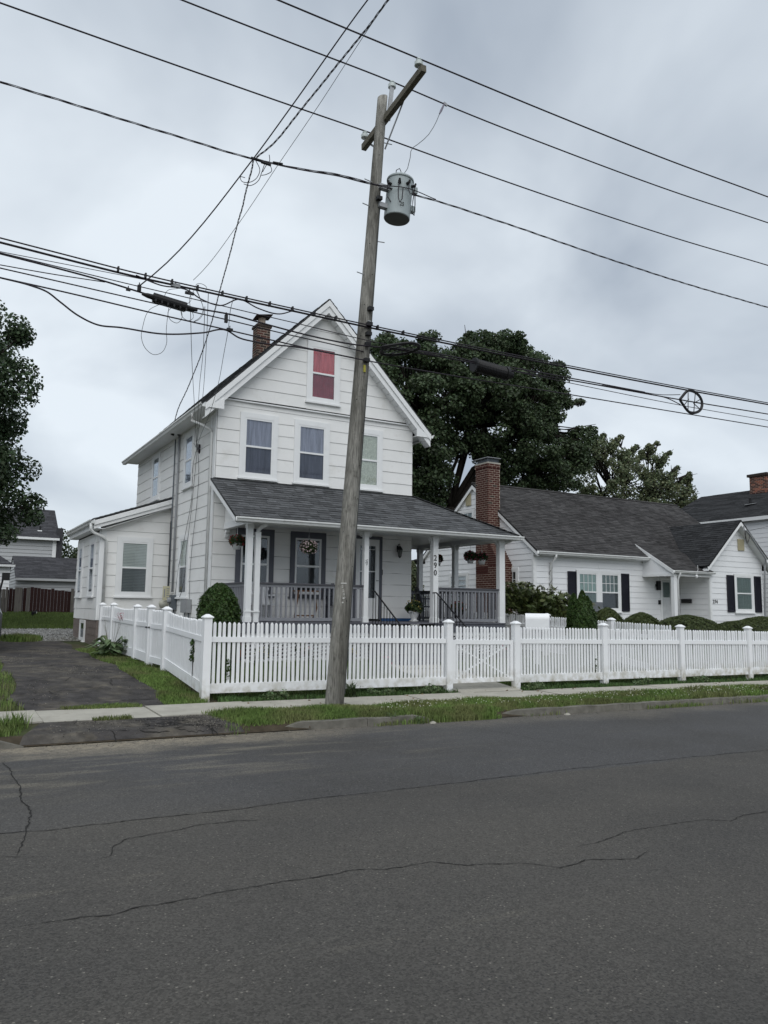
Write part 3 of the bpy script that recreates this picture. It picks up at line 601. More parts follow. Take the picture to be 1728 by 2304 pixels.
def kerb(x0, x1, label, endl=True, endr=True):
    root = thing('kerb', label, 'kerb', (x0, 10.12, 0)); root['kind'] = 'structure'; del root['category']
    x = x0
    while x < x1 - 0.05:
        e = min(x + 1.5, x1); mb = MB(); n = 6
        for i in range(n):
            a = x + 0.004 + (e - x - 0.008) * i / n; b = x + 0.004 + (e - x - 0.008) * (i + 1) / n
            def H(q): return 0.105 * min(1, (q - x0 + 0.03) / 0.55 if endl else 1, (x1 - q + 0.03) / 0.35 if endr else 1) + 0.006 * math.sin(q * 7.3)
            def yo(q): return 10.10 + (0.10 * max(0, 1 - (q - x0) / 0.8) if endl else 0)
            z0a, z0b = -0.007 * a, -0.007 * b
            mb.hexa([(a, yo(a), z0a - 0.05), (b, yo(b), z0b - 0.05), (b, yo(b) + 0.17, z0b - 0.05), (a, yo(a) + 0.17, z0a - 0.05), (a, yo(a) + 0.02, z0a + H(a)), (b, yo(b) + 0.02, z0b + H(b)), (b, yo(b) + 0.17, z0b + H(b) + 0.006), (a, yo(a) + 0.17, z0a + H(a) + 0.006)])
        mb.build('kerb_stone', M_KERB, root); x = e
kerb(4.0, 6.75, 'weathered concrete kerb stub beside the utility pole'); kerb(7.75, 30, 'long concrete kerb along the verge right of the pole', endr=False); kerb(-12, 1.0, 'worn kerb end at far left of the driveway apron', endl=False)
# dirt strip in the gutter between the kerb parts
sheet('gutter_soil', -12, 30, 10.125, 10.30, M_SOIL, 0.008, step=0.5)

def blades(name, n, xr, yr, h, w, m, dens=None, kind='stuff', dz=0.0, lean=0.5, label=None, cat=None, hv=0.5):
    X = RNG.uniform(xr[0], xr[1], n * 2); Y = RNG.uniform(yr[0], yr[1], n * 2)
    if dens is not None: keep = RNG.random(n * 2) < dens(X, Y); X, Y = X[keep], Y[keep]
    X, Y = X[:n], Y[:n]; n = len(X); Z = gzv(X, Y) + dz
    hh = h * (1 - hv + 2 * hv * RNG.random(n)) * (1 + 0.35 * np.sin(X * 3.1 + Y * 5) * np.sin(X * 1.3)); a = RNG.uniform(0, 2 * np.pi, n); la = RNG.uniform(0, 2 * np.pi, n); ll = lean * hh * RNG.random(n)
    ww = w * RNG.uniform(0.6, 1.3, n); c, s = np.cos(a) * ww / 2, np.sin(a) * ww / 2
    ex, ey = np.cos(la) * ll, np.sin(la) * ll
    V = np.empty((n, 5, 3)); V[:, 0] = np.stack([X - c, Y - s, Z - .01], 1); V[:, 1] = np.stack([X + c, Y + s, Z - .01], 1)
    V[:, 2] = np.stack([X + c * .8 + ex * .3, Y + s * .8 + ey * .3, Z + hh * .6], 1); V[:, 3] = np.stack([X + ex, Y + ey, Z + hh], 1); V[:, 4] = np.stack([X - c * .8 + ex * .3, Y - s * .8 + ey * .3, Z + hh * .6], 1)
    o = place(name, npmesh(name, V.reshape(-1, 3), m, 5)); _meta(o, label, cat, None, kind); return o
def vdens(X, Y):   # verge: thins to nothing at the driveway apron, patchy
    return np.clip((X - 3.35 - (11.0 - Y) * 0.25) / 0.4, 0, 1) * (0.75 + 0.25 * np.sin(X * 4 + Y * 9))
blades('verge_grass', 62000, (3.2, 11.5), (10.22, 11.12), 0.062, 0.010, M_GRASS, vdens, label='green grass growing on the verge between kerb and sidewalk', cat='grass')
blades('verge_grass', 34000, (11.5, 24), (10.25, 11.25), 0.070, 0.014, M_GRASS, lambda X, Y: 0.85 + 0 * X, label='green verge grass running off to the right of the gate', cat='grass')
blades('verge_grass', 7000, (-1.5, 1.35), (10.3, 11.05), 0.10, 0.010, M_GRASS, lambda X, Y: np.clip((1.2 - (11.05 - Y) * .35 - X) / 0.2, 0, 1), label='patch of verge grass left of the driveway apron', cat='grass')
blades('gutter_grass', 7000, (6.6, 7.9), (10.03, 10.4), 0.07, 0.010, M_GRASS, lambda X, Y: np.clip(1 - abs(X - 7.25) / .7, 0, 1), label='grass spilling over the gap between the two kerbs', cat='grass')
blades('kerb_weeds', 6500, (3.4, 24), (10.03, 10.24), 0.07, 0.009, M_GRASS, lambda X, Y: np.clip(np.sin(X * 1.7) * np.sin(X * 0.63 + 1) * 1.4 + 0.1 + (abs(X - 7.2) < .5), 0, 1), label='scattered weeds rooted in the gutter against the kerb', cat='weeds')
blades('fence_foot_weeds', 16000, (4.0, 24), (12.08, 12.55), 0.06, 0.016, M_WEED, lambda X, Y: np.clip(0.25 + 0.75 * np.sin(X * 1.1 + 0.5) ** 2, 0, 1) * ((X < 8.5) | (X > 10.05)), label='low weeds along the foot of the white front fence', cat='weeds')
blades('side_grass', 26000, (3.12, 3.80), (12.12, 21.2), 0.055, 0.013, M_GRASS, lambda X, Y: np.clip((X - 3.05 - 0.15 * np.sin(Y * 2)) / 0.15, 0, 1), label='rough grass strip between driveway and side fence', cat='grass')
blades('neighbour_lawn', 26000, (-3.5, 1.18), (12.1, 24), 0.085, 0.013, M_GRASS, lambda X, Y: np.clip((1.2 + 0.1 * np.sin(Y * 2.3) - X) / 0.1, 0, 1) * np.clip(1.6 - (Y - 12) / 16, .3, 1), label='bright lawn left of the driveway at frame edge', cat='grass')
blades('yard_lawn', 42000, (3.9, 14.7), (12.45, 16.3), 0.07, 0.016, M_GRASS2, lambda X, Y: (X < 8.5) | (X > 10.05) | (Y > 15.4), label='lawn inside the white picket fence in front of the porch', cat='grass')
blades('next_door_lawn', 20000, (14.9, 30), (12.45, 20), 0.08, 0.025, M_GRASS2, None, label='neighbour lawn behind the fence at right', cat='grass')
blades('back_lawn', 45000, (-4, 7.5), (30.6, 38.2), 0.07, 0.03, M_GRASS2, None, label='back lawn in front of the dark red board fence', cat='grass')
blades('grass_patch', 5000, (1.55, 2.75), (24.0, 25.6), 0.13, 0.02, M_GRASS, lambda X, Y: np.clip(1.2 - ((X - 2.15) / .55) ** 2 - ((Y - 24.7) / .7) ** 2, 0, 1), label='tuft of grass at the end of the driveway by the gravel', cat='grass')
blades('driveway_weeds', 1500, (1.4, 3.0), (12.05, 12.3), 0.05, 0.010, M_GRASS, lambda X, Y: np.clip(np.sin((X - 1.6) * 2.6), 0, 1), label='small weeds at the joint of driveway and sidewalk', cat='weeds')
blades('driveway_weeds', 500, (1.9, 2.4), (10.98, 11.08), 0.06, 0.010, M_GRASS, None, label='tiny weed tuft at the near edge of the sidewalk', cat='weeds')
stones('dead_leaves', 260, (3.6, 20), (10.0, 12.4), .022, mat('dead_leaf', (.13, .085, .045), .8, .2, 10, island=.5), lambda X, Y: .8 + 0 * X, 'scattered dead leaves along the sidewalk and verge', .02)
# clover flowers
n = 420; X = RNG.uniform(5.8, 18, n); Y = RNG.uniform(10.35, 11.1, n); Z = gzv(X, Y) + RNG.uniform(0.06, 0.12, n)
V = []
for x_, y_, z_ in zip(X, Y, Z):
    r = 0.011; V += [(x_ - r, y_, z_), (x_, y_ - r, z_), (x_, y_, z_ + r)], [(x_, y_ - r, z_), (x_ + r, y_, z_), (x_, y_, z_ + r)], [(x_ - r, y_, z_), (x_, y_, z_ + r), (x_, y_ + r, z_)]
o = place('clover_flowers', npmesh('clover_flowers', np.array(V).reshape(-1, 3), L_CLOVER, 3)); _meta(o, 'tiny white clover flowers scattered over the verge grass', 'flowers', None, 'stuff')

# ---------------------------------------------------------------- house 290
H = thing('house', 'white two-storey gabled house with wraparound porch, number 290', 'house', (5.62, 18.19, 0.45))
FX0, FX1, FY, RY = 5.62, 11.17, 18.19, 26.8
ZE, ZA, XM = 6.50, 9.40, 8.395
WF = wall_frame((0, FY, 0), (1, 0, 0), (0, -1, 0)); WL = wall_frame((FX0, 0, 0), (0, 1, 0), (-1, 0, 0))
ft = [(FX0, 0.42), (FX1, 0.42), (FX1, 6.67), (FX0, 6.67)]
gab = [(FX0, 6.67), (FX1, 6.67), (XM, 9.52)]
wall(H, WF, ft, M_SIDING); wall(H, wall_frame((0, FY - 0.03, 0), (1, 0, 0), (0, -1, 0)), gab, M_SIDING, 0.18, 'gable')
wall(H, WL, [(FY + 0.16, 0.42), (RY, 0.42), (RY, 6.62), (FY + 0.16, 6.62)], M_SIDING)
WR = wall_frame((FX1, 0, 0), (0, 1, 0), (1, 0, 0)); wall(H, WR, [(FY + 0.16, 0.42), (RY, 0.42), (RY, 6.62), (FY + 0.16, 6.62)], M_SIDING)
WB = wall_frame((0, RY, 0), (1, 0, 0), (0, 1, 0)); wall(H, WB, [(FX0 + .16, 0.42), (FX1 - .16, 0.42), (FX1 - .16, 6.6), (XM, 9.4), (FX0 + .16, 6.6)], M_SIDING)
hole2 = [(6.19, 7.18, 4.78, 6.41), (7.63, 8.62, 4.78, 6.41), (9.21, 10.21, 4.78, 6.41)]
hole1 = [(6.19, 7.17, 1.9, 3.53), (7.61, 8.585, 1.9, 3.53), (9.37, 10.24, 1.3, 3.53)]
EXP = 0.305
boards(H, WF, ft, hole2 + hole1, 4.70, EXP, M_SIDING, 0.016, 0.005, None, 2.4, 'siding_shingle', 0.005)
WG = wall_frame((0, FY - 0.03, 0), (1, 0, 0), (0, -1, 0))
boards(H, WG, [(FX0 + 0.06, 6.72), (FX1 - 0.06, 6.72), (XM, 9.46)], [(7.92, 8.87, 6.93, 8.56)], 6.72, EXP, M_SIDING, 0.016, 0.005, None, 2.4, 'siding_shingle', 0.005)
MB().wbox(WF, FX0 + 0.02, FX1 - 0.02, 6.655, 6.685, 0, 0.075).build('drip_board', M_TRIM, H)
hl = [(20.10, 21.09, 1.86, 3.51), (20.05, 20.95, 4.77, 6.28), (23.66, 24.66, 4.83, 6.28)]
boards(H, WL, [(FY + 0.16, 0.9), (22.05, 0.9), (22.05, 6.40), (FY + 0.16, 6.40)], hl, 4.70, EXP, M_SIDING, 0.016, 0.005, None, 2.4, 'siding_shingle', 0.005)
boards(H, WL, [(22.05, 4.0), (RY, 4.0), (RY, 6.40), (22.05, 6.40)], hl, 4.70, EXP, M_SIDING, 0.016, 0.005, None, 2.4, 'siding_shingle', 0.005)
# windows of the front
for i, (a, b, c, d) in enumerate(hole2):
    cu = (C_GREY, C_GREY) if i < 2 else (C_LACE, C_LACE)
    w_ = window(H, WF, a, b, c, d, 0.12, 0.13, 0.07, cur=cu, botglass=G_SCREEN if i < 2 else None)
    w_['label'] = ['upper window with grey curtains at the left corner', 'upper window with grey curtains nearest the pole', 'upper window with cream lace curtains'][i]
w_ = window(H, WG, 7.92, 8.87, 6.93, 8.56, 0.12, 0.16, 0.07, cur=(C_RED, C_REDD)); w_['label'] = 'attic window with red curtain in the gable'
for (a, b, c, d) in hole1[:2]:
    window(H, WF, a, b, c, d, 0.125, 0.16, 0.06, tm=M_GREYTRIM, cur=(C_BLACK, C_BLACK), sash=0.05)
# left side windows
w_ = window(H, WL, 20.10, 21.09, 1.86, 3.51, 0.13, 0.12, 0.07, cur=(C_LACE, C_BLACK), botglass=G_SCREEN)
window(H, WL, 20.05, 20.95, 4.77, 6.28, 0.12, 0.12, 0.07, cur=(C_GREY, C_GREY)); window(H, WL, 23.66, 24.66, 4.83, 6.28, 0.14, 0.12, 0.07, cur=(C_BLACK, C_BLACK))
# front door: white storm door in dark casing
dr = MB(); dr.wbox(WF, 9.37, 9.45, 1.34, 3.53, 0, 0.05); dr.wbox(WF, 10.16, 10.24, 1.34, 3.53, 0, 0.05); dr.wbox(WF, 9.45, 10.16, 3.45, 3.53, 0, 0.05)
door = dr.build('door', M_GREYTRIM, H)
d2 = MB(); d2.wbox(WF, 9.455, 9.58, 1.36, 3.445, 0.004, 0.04); d2.wbox(WF, 10.04, 10.155, 1.36, 3.445, 0.004, 0.04); d2.wbox(WF, 9.58, 10.04, 3.27, 3.445, 0.004, 0.039); d2.wbox(WF, 9.58, 10.04, 1.36, 1.90, 0.004, 0.039); d2.wbox(WF, 9.58, 10.04, 2.585, 2.61, 0.02, 0.042); d2.wbox(WF, 9.58, 10.04, 3.17, 3.185, 0.02, 0.042)
d2.build('storm_door', M_TRIM, door); MB().wbox(WF, 9.58, 10.04, 1.90, 3.27, 0.012, 0.016).build('pane', G_PANE, door); MB().wbox(WF, 9.57, 10.05, 1.89, 3.28, 0.001, 0.005).build('unlit_interior_panel', C_BLACK, door)
MB().tube([WF(10.07, 2.36, 0.05), WF(10.07, 2.36, 0.085), WF(10.12, 2.36, 0.085)], 0.012).build('handle', M_STEEL, door)
MB().wbox(WF, 10.235, 10.27, 2.52, 2.66, 0.0, 0.03).build('door_bell', M_BLACK, door)
MB().wbox(WF, 10.25, FX1, 1.30, 1.38, 0.0, 0.035).build('baseboard', M_BLUE, H)
# corner boards
MB().box(FX0 - 0.03, FX0 + 0.004, FY + 0.02, FY + 0.19, 0.5, 6.40).build('corner_board', M_TRIM, H)
# main roof: slopes, rakes, soffits, gutters
PR = (ZA + 0.26 - 6.45) / (XM - 5.22)
yf, yb = FY - 0.34, RY + 0.25
for sgn in (-1, 1):
    ex = XM + sgn * (XM - 5.22)
    roof_plane(H, (ex, yf, 6.45), (ex, yb, 6.45), (XM, yf, 9.66), (XM, yb, 9.66), M_SHELL, 0.14, 0.3, slab=0.02)
    # rake fascia (two-step) at the front
    def rk(y, off, h, th, nm, x_in=0.0, endx=None):
        sl = Vector((-(XM - ex), 0, 6.45 - 9.66)).normalized(); nrm = Vector((sgn * 0.711, 0, 0.703))
        a = Vector((XM, y, 9.66 - off / 0.703)); b = Vector((ex, y, 6.45 - off / 0.703 + 0.0)) + sl * 0.0
        MB().prism([a, b, b + Vector((0, 0, -h)), a + Vector((0, 0, -h))], (0, th, 0)).build(nm, M_TRIM, H)
    rk(yf, 0.006, 0.185, 0.03, 'rake_board'); rk(yf + 0.032, 0.125, 0.19, 0.03, 'rake_board')
    # soffit under the rake: vented panels across
    m_ = MB(); n = 22
    for i in range(n):
        t0, t1 = i / n + 0.002, (i + 1) / n - 0.002
        P0 = Vector((XM + (ex - XM) * t0, yf + 0.065, 9.66 - 0.36 - 3.21 * t0)); P1 = Vector((XM + (ex - XM) * t1, yf + 0.065, 9.66 - 0.36 - 3.21 * t1))
        MB().prism([P0, P1, P1 + Vector((0, 0.245, 0)), P0 + Vector((0, 0.245, 0))], (0, 0, 0.012)).build('soffit_panel', M_TRIM, H)
    # eave box return and eave soffit
    hx = FX0 if sgn < 0 else FX1
    MB().box(min(ex + sgn * 0.0, hx) + (0.01), max(ex, hx) - 0.01, yf + 0.04, yb - 0.1, 6.365, 6.385).build('soffit', M_TRIM, H)
    MB().box(min(ex, ex - sgn * 0.025), max(ex, ex - sgn * 0.025), yf + 0.03, yb - 0.02, 6.33, 6.47).build('fascia_board', M_TRIM, H)
    bx = MB(); a = ex; b = hx - sgn * 0.02 * 0
    bx.prism([(ex, yf + 0.003, 6.33), (hx + (-sgn) * 0.05, yf + 0.003, 6.33), (hx + (-sgn) * 0.05, yf + 0.003, 6.60), (ex, yf + 0.003, 6.34)], (0, 0.03, 0)); bx.build('eave_return', M_TRIM, H)
    gutter(H, (ex - 0.0, yf + 0.02, 6.44), (ex, yb, 6.44), (sgn, 0, 0))
# chimney with bricks, crown and tilted cap
bricks(H, 7.55, 7.95, 20.93, 21.33, 8.3, 9.74, M_BRICK2, 0.2, 0.075, altm=M_SOOT, alt=0.45, limit=300)
MB().box(7.52, 7.98, 20.90, 21.36, 9.74, 9.81).build('chimney_crown', M_SOOT, H)
MB().lathe((7.75, 21.15, 9.85), [(0.15, -.04), (0.11, 0.02), (0.11, 0.22)], 14).build('flue', M_MORTAR, H)
MB().hexa([(7.50, 20.92, 10.05), (7.98, 20.86, 10.13), (8.03, 21.36, 10.13), (7.55, 21.40, 10.05), (7.50, 20.92, 10.075), (7.98, 20.86, 10.155), (8.03, 21.36, 10.155), (7.55, 21.40, 10.075)]).build('chimney_cap', M_SOOT, H)
# downspouts
def pipe(pts, r, nm, par, m=None, n=8): return MB().tube(pts, r, n).build(nm, m or M_GUTTER, par, smooth=True)
pipe([(5.14, 18.72, 6.34), (5.14, 18.72, 6.16), (5.30, 18.62, 6.08), (5.52, 18.46, 5.95), (5.56, 18.44, 5.85), (5.56, 18.42, 0.7)], 0.035, 'downspout', H)
MB().box(5.575, 5.618, 18.50, 18.56, 0.7, 6.3).build('cable_cover', M_TRIM, H)
pipe([(5.56, 21.45, 6.35), (5.56, 21.45, 2.0)], 0.032, 'conduit', H, M_METERG); pipe([(5.56, 21.85, 6.3), (5.56, 21.85, 1.9)], 0.02, 'conduit', H, M_METERD)
pipe([(5.56, 21.45, 6.35), (5.50, 21.45, 6.45), (5.40, 21.45, 6.42), (5.36, 21.45, 6.33)], 0.05, 'weatherhead', H, M_BLACK)
# wing (lean-to) on the left
WX, WY, WYB = 3.775, 22.25, 26.25
WWF = wall_frame((0, WY, 0), (1, 0, 0), (0, -1, 0)); WWL = wall_frame((WX, 0, 0), (0, 1, 0), (-1, 0, 0))
def zr(x): return 3.93 + (x - 3.53) * (4.667 - 3.93) / (5.6 - 3.53)
wpoly = [(WX, 1.21), (FX0, 1.21), (FX0, zr(FX0) - 0.10), (WX, zr(WX) - 0.10)]
wall(H, WWF, wpoly, M_SIDING, name='wing_wall'); wall(H, WWL, [(WY + .155, 1.21), (WYB, 1.21), (WYB, 3.72), (WY + .155, 3.72)], M_SIDING, name='wing_wall')
wall(H, wall_frame((0, WYB, 0), (1, 0, 0), (0, 1, 0)), [(WX + .16, 1.21), (FX0, 1.21), (FX0, zr(FX0) - .15), (WX + .16, zr(WX) - .15)], M_SIDING, name='wing_wall')
boards(H, WWF, wpoly, [(4.20, 5.17, 1.87, 3.50)], 1.21, EXP, M_SIDING, 0.016, 0.005, None, 2.4, 'siding_shingle', 0.005)
hw = [(22.90, 23.86, 1.87, 3.50), (24.98, 25.90, 1.87, 3.50)]
boards(H, WWL, [(WY, 1.21), (WYB, 1.21), (WYB, 3.62), (WY, 3.62)], hw, 1.21, EXP, M_SIDING, 0.016, 0.005, None, 2.4, 'siding_shingle', 0.005)
w_ = window(H, WWF, 4.20, 5.17, 1.87, 3.50, 0.12, 0.13, 0.07, cur=(C_WHITE, C_WHITE), blind=True, botglass=G_SCREEN); w_['label'] = 'window with white blinds on the low wing'
for (a, b, c, d) in hw: window(H, WWL, a, b, c, d, 0.16, 0.13, 0.07, cur=(C_GREY, C_BLACK), botglass=G_SCREEN)
roof_plane(H, (3.53, 21.95, 3.93), (3.53, 26.5, 3.93), (5.60, 21.95, zr(5.60)), (5.60, 26.5, zr(5.60)), M_SHELL, 0.14, 0.3)
for k, (y, off, h) in enumerate([(21.95, 0.02, 0.16), (21.985, 0.15, 0.13)]):
    MB().prism([(3.53, y, zr(3.53) - off), (5.60, y, zr(5.6) - off), (5.60, y, zr(5.6) - off - h), (3.53, y, zr(3.53) - off - h)], (0, 0.03, 0)).build('rake_board', M_TRIM, H)
MB().box(3.56, WX, 22.02, 26.45, 3.66, 3.68).build('soffit', M_TRIM, H); MB().prism([(WX, 22.02, 3.66), (5.6, 22.02, zr(5.6) - .3), (5.6, 22.24, zr(5.6) - .3), (WX, 22.24, 3.66)], (0, 0, 0.012)).build('soffit', M_TRIM, H)
MB().box(3.53, 3.555, 21.99, 26.5, 3.66, 3.90).build('fascia_board', M_TRIM, H)
gutter(H, (3.53, 21.93, 3.90), (3.53, 26.5, 3.90), (-1, 0, 0))
pipe([(3.46, 22.02, 3.80), (3.46, 22.02, 3.66), (3.52, 22.05, 3.56), (3.80, 22.14, 3.46), (3.90, 22.19, 3.36), (3.90, 22.19, 0.6)], 0.042, 'downspout', H)
MB().box(WX - 0.03, WX + 0.0, WY - 0.0, WY + 0.13, 1.23, 3.65).build('corner_board', M_TRIM, H)
MB().box(WX - 0.0, WX + 0.13, WY - 0.03, WY, 1.23, 3.65).build('corner_board', M_TRIM, H)
# wing foundation of split-face blocks, each course recessed joints
MB().box(WX + 0.02, FX0, WY + 0.02, WYB - 0.02, 0.3, 1.205).build('foundation_core', M_MORTAR, H)
bz = 0.40; k = 0
blk = MB().box(0, 0.385, -0.02, 0.1, 0, 0.19).mesh('foundation_block', M_BLOCK)
while bz < 1.19:
    for face in (0, 1):
        a, b = (WY, WYB) if face else (WX + .04, FX0); s = a - (0.2 if k % 2 else 0)
        while s < b - 0.05:
            s0, s1 = max(s, a), min(s + 0.4, b); sx = (s1 - s0 - 0.012) / 0.385; szz = min(1.0, (1.2 - bz) / 0.2)
            if face:
                if not (23.93 < (s0 + s1) / 2 < 24.85 and bz > 0.5): place('foundation_block', blk, H, (WX + 0.1, s0, bz), (0, 0, math.pi / 2), (sx, random.uniform(.95, 1.08), szz))
            else: place('foundation_block', blk, H, (s0, WY, bz), None, (sx, random.uniform(.95, 1.08), szz))
            s += 0.4
    bz += 0.2; k += 1
window(H, wall_frame((WX + 0.0, 0, 0), (0, 1, 0), (-1, 0, 0)), 23.95, 24.82, 0.58, 1.19, 0.08, 0.05, 0.05, cur=(C_BLACK, C_BLACK), mid=0.02)
# utility boxes on the wall
def wallthing(name, label, cat, loc): return thing(name, label, cat, loc)
t = wallthing('gas_meter', 'cream round gas meter on pipes in the wall corner', 'gas meter', (5.35, 21.7, 1.2))
MB().lathe((5.42, 21.75, 1.66), [(0.0, -.1), (0.10, -.09), (0.135, 0), (0.13, 0.08), (0.05, 0.13)], 16).build('meter_body', mat('cream_paint', (0.42, 0.42, 0.36), 0.5), t, smooth=True)
MB().box(5.34, 5.50, 21.70, 21.86, 1.38, 1.55).build('regulator', M_METERG, t); MB().tube([(5.42, 21.78, 1.38), (5.42, 21.78, 0.5)], 0.02).build('pipe', M_METERG, t)
t = wallthing('sign_plate', 'yellowish notice plate above the gas meter', 'sign', (5.46, 21.6, 1.80))
MB().box(5.33, 5.52, 21.55, 21.56, 1.78, 2.16).build('plate', M_YELLOW, t)
for i in range(5): MB().box(5.43 + 0.0, 5.50, 21.545, 21.55, 2.08 - i * .06, 2.10 - i * .06).build('print_line', M_METERG, t)
MB().box(5.36, 5.39, 21.545, 21.55, 1.86, 2.08).build('print_line', M_METERG, t)
t = wallthing('electric_meter', 'dark grey electric meter box left of side window', 'electric meter', (5.55, 21.25, 1.5))
MB().box(5.46, 5.60, 21.10, 21.36, 1.52, 1.92).build('meter_box', M_METERD, t); MB().lathe((5.46, 21.23, 1.77), [(0.08, 0), (0.08, 0.06), (0.05, 0.08)], 14, (-1, 0, 0)).build('meter_glass', M_METERG, t); MB().tube([(5.55, 21.2, 1.52), (5.55, 21.2, 0.5)], 0.022).build('pipe', M_METERD, t)
for i, (ya, yb_, lab, mm) in enumerate([(20.02, 20.34, 'light grey telecom box, left of the pair under the window', M_METERG), (19.68, 19.98, 'grey telecom box, right of the pair near the bush', M_METERG)]):
    t = wallthing('utility_box', lab, 'utility box', (5.55, ya, 1.3)); MB().box(5.50 - .03 * i, 5.60, ya, yb_, 1.46, 1.80).build('box_body', mm, t); MB().box(5.492 - .03 * i, 5.50 - .03 * i, ya + .02, yb_ - .02, 1.48, 1.78).build('box_lid', mm, t); MB().tube([(5.56, ya + .1, 1.46), (5.56, ya + .1, 0.5)], 0.015).build('pipe', M_METERD, t)

# ---------------------------------------------------------------- porch (part of the house)
PX0, PX3, PY, PZ = 5.945, 12.97, 16.6, 1.30
def deck():
    y = 16.48; i = 0
    while y < 18.16:
        MB().box(5.87, 13.06, y, min(y + 0.095, 18.17), PZ - 0.03, PZ).build('floor_board', M_PORCHF, H); y += 0.10
    MB().box(FX1 + 0.03, 13.06, 18.18, 20.75, PZ - 0.03, PZ).build('side_floor', M_PORCHF, H)
deck()
MB().box(5.88, 9.02, 16.50, 16.53, 1.06, PZ - 0.032).build('porch_skirt_board', M_GREYTRIM, H); MB().box(10.82, 13.05, 16.50, 16.53, 1.06, PZ - 0.032).build('porch_skirt_board', M_GREYTRIM, H); MB().box(5.88, 5.91, 16.53, 18.18, 1.06, PZ - 0.032).build('porch_skirt_board', M_GREYTRIM, H)
MB().box(5.90, 9.0, 16.56, 16.60, 0.40, 0.50).build('base_rail', M_TRIM, H); MB().box(5.90, 9.0, 16.535, 16.57, 0.98, 1.06).build('base_rail', M_TRIM, H)
MB().box(5.95, 9.0, 17.2, 17.25, 0.4, 1.25).build('crawlspace_shade_panel', C_BLACK, H); MB().box(10.85, 13.0, 17.2, 17.25, 0.4, 1.25).build('crawlspace_shade_panel', C_BLACK, H)  # black sheets paint the shade under the porch behind the lattice
lat = MB()
for (a, b) in ((5.95, 9.0), (10.85, 13.02)):
    z0, z1 = 0.50, 0.98; h = z1 - z0; s = a - h
    while s < b:
        for dr_ in (1, -1):
            p0 = [s, z0] if dr_ > 0 else [s + h, z0]; p1 = [s + h, z1] if dr_ > 0 else [s, z1]
            lo, hi = a, b
            def clipx(p, q):
                (x0_, y0_), (x1_, y1_) = p, q
                if max(x0_, x1_) <= lo or min(x0_, x1_) >= hi: return None
                def at(xx): return y0_ + (y1_ - y0_) * (xx - x0_) / (x1_ - x0_)
                P_, Q_ = list(p), list(q)
                for R_ in (P_, Q_):
                    if R_[0] < lo: R_[1] = at(lo); R_[0] = lo
                    if R_[0] > hi: R_[1] = at(hi); R_[0] = hi
                return P_, Q_
            c_ = clipx(p0, p1)
            if c_: yy = 16.55 + (0.006 if dr_ > 0 else 0); lat.bar((c_[0][0], yy, c_[0][1]), (c_[1][0], yy, c_[1][1]), 0.006, 0.036, (0, 1, 0))
        s += 0.085
lat.build('lattice', M_VINYL, H, kind='stuff')
MB().box(10.85, 13.02, 16.535, 16.57, 0.98, 1.06).build('base_rail', M_TRIM, H)
# posts
def post(x, y, w=0.125, brackets=(), dx=None):
    p = MB(); p.box(x - w / 2, x + w / 2, y - w / 2, y + w / 2, PZ, 3.47); o = p.build('porch_post', M_TRIM, H)
    MB().box(x - w / 2 - .012, x + w / 2 + .012, y - w / 2 - .012, y + w / 2 + .012, PZ + .0, PZ + .12).build('post_base', M_TRIM, o)
    MB().box(x - w / 2 - .012, x + w / 2 + .012, y - w / 2 - .012, y + w / 2 + .012, 3.38, 3.468).build('post_cap', M_TRIM, o)
    for (ax, sg) in brackets:
        b = MB(); pts = []
        for i in range(9):
            a = math.pi / 2 * i / 8; r = 0.16
            u = w / 2 + r * (1 - math.cos(a)); v = 3.46 - r * (1 - math.sin(a)) - 0.0
            pts.append((x + sg * u, y, v) if ax == 'x' else (x, y + sg * u, v))
        b.tube(pts, 0.011, 6)
        for q in (0.045,):
            for i in range(10):
                a = 2 * math.pi * i / 9; 
            ring = [((x + sg * (w / 2 + .055 + q * math.cos(2 * math.pi * i / 9)), y, 3.395 + q * math.sin(2 * math.pi * i / 9)) if ax == 'x' else (x, y + sg * (w / 2 + .055 + q * math.cos(2 * math.pi * i / 9)), 3.395 + q * math.sin(2 * math.pi * i / 9))) for i in range(10)]
            b.tube(ring, 0.009, 5)
        e0_ = (x + sg * w / 2, y, 3.455) if ax == 'x' else (x, y + sg * w / 2, 3.455); e1_ = (x + sg * (w / 2 + .17), y, 3.455) if ax == 'x' else (x, y + sg * (w / 2 + .17), 3.455)
        b.bar(e0_, e1_, 0.02, 0.02); b.build('scroll_bracket', M_TRIM, o)
    return o
post(PX0 + 0.02, PY, 0.13)
# twin post and curved downspout beside the corner post
MB().box(6.10, 6.22, PY - 0.05, PY + 0.05, 0.5, 3.30).build('downspout', M_TRIM, H)
pb = MB(); pb.tube([(6.16, PY, 3.28), (6.17, PY - .02, 3.36), (6.22, PY - .08, 3.42), (6.26, PY - .22, 3.45), (6.26, PY - .30, 3.50)], 0.05, 10); pb.build('downspout_elbow', M_TRIM, H, smooth=True)
MB().box(5.86, 6.235, PY - 0.075, PY - 0.066, 1.52, 1.55).build('pipe_strap', M_TRIM, H)
post(8.905, PY, 0.12, (('x', -1), ('x', 1))); p2 = post(10.88, PY, 0.15, (('x', -1), ('x', 1))); post(PX3, PY, 0.15, (('x', -1),)); post(PX3, 18.69, 0.14, (('y', 1), ('y', -1))); post(PX3, 20.6, 0.14, (('y', -1),))
post(FX1 + 0.12, 20.6, 0.12)
MB().box(12.9 + .14, 13.10, PY - .04, PY + .04, 0.5, 3.3).build('downspout', M_TRIM, H); pipe([(13.07, PY, 3.28), (13.08, PY, 3.38), (13.16, PY - .02, 3.44), (13.22, PY - .1, 3.46), (13.22, PY - .22, 3.52)], 0.045, 'downspout_elbow', H, M_GUTTER)
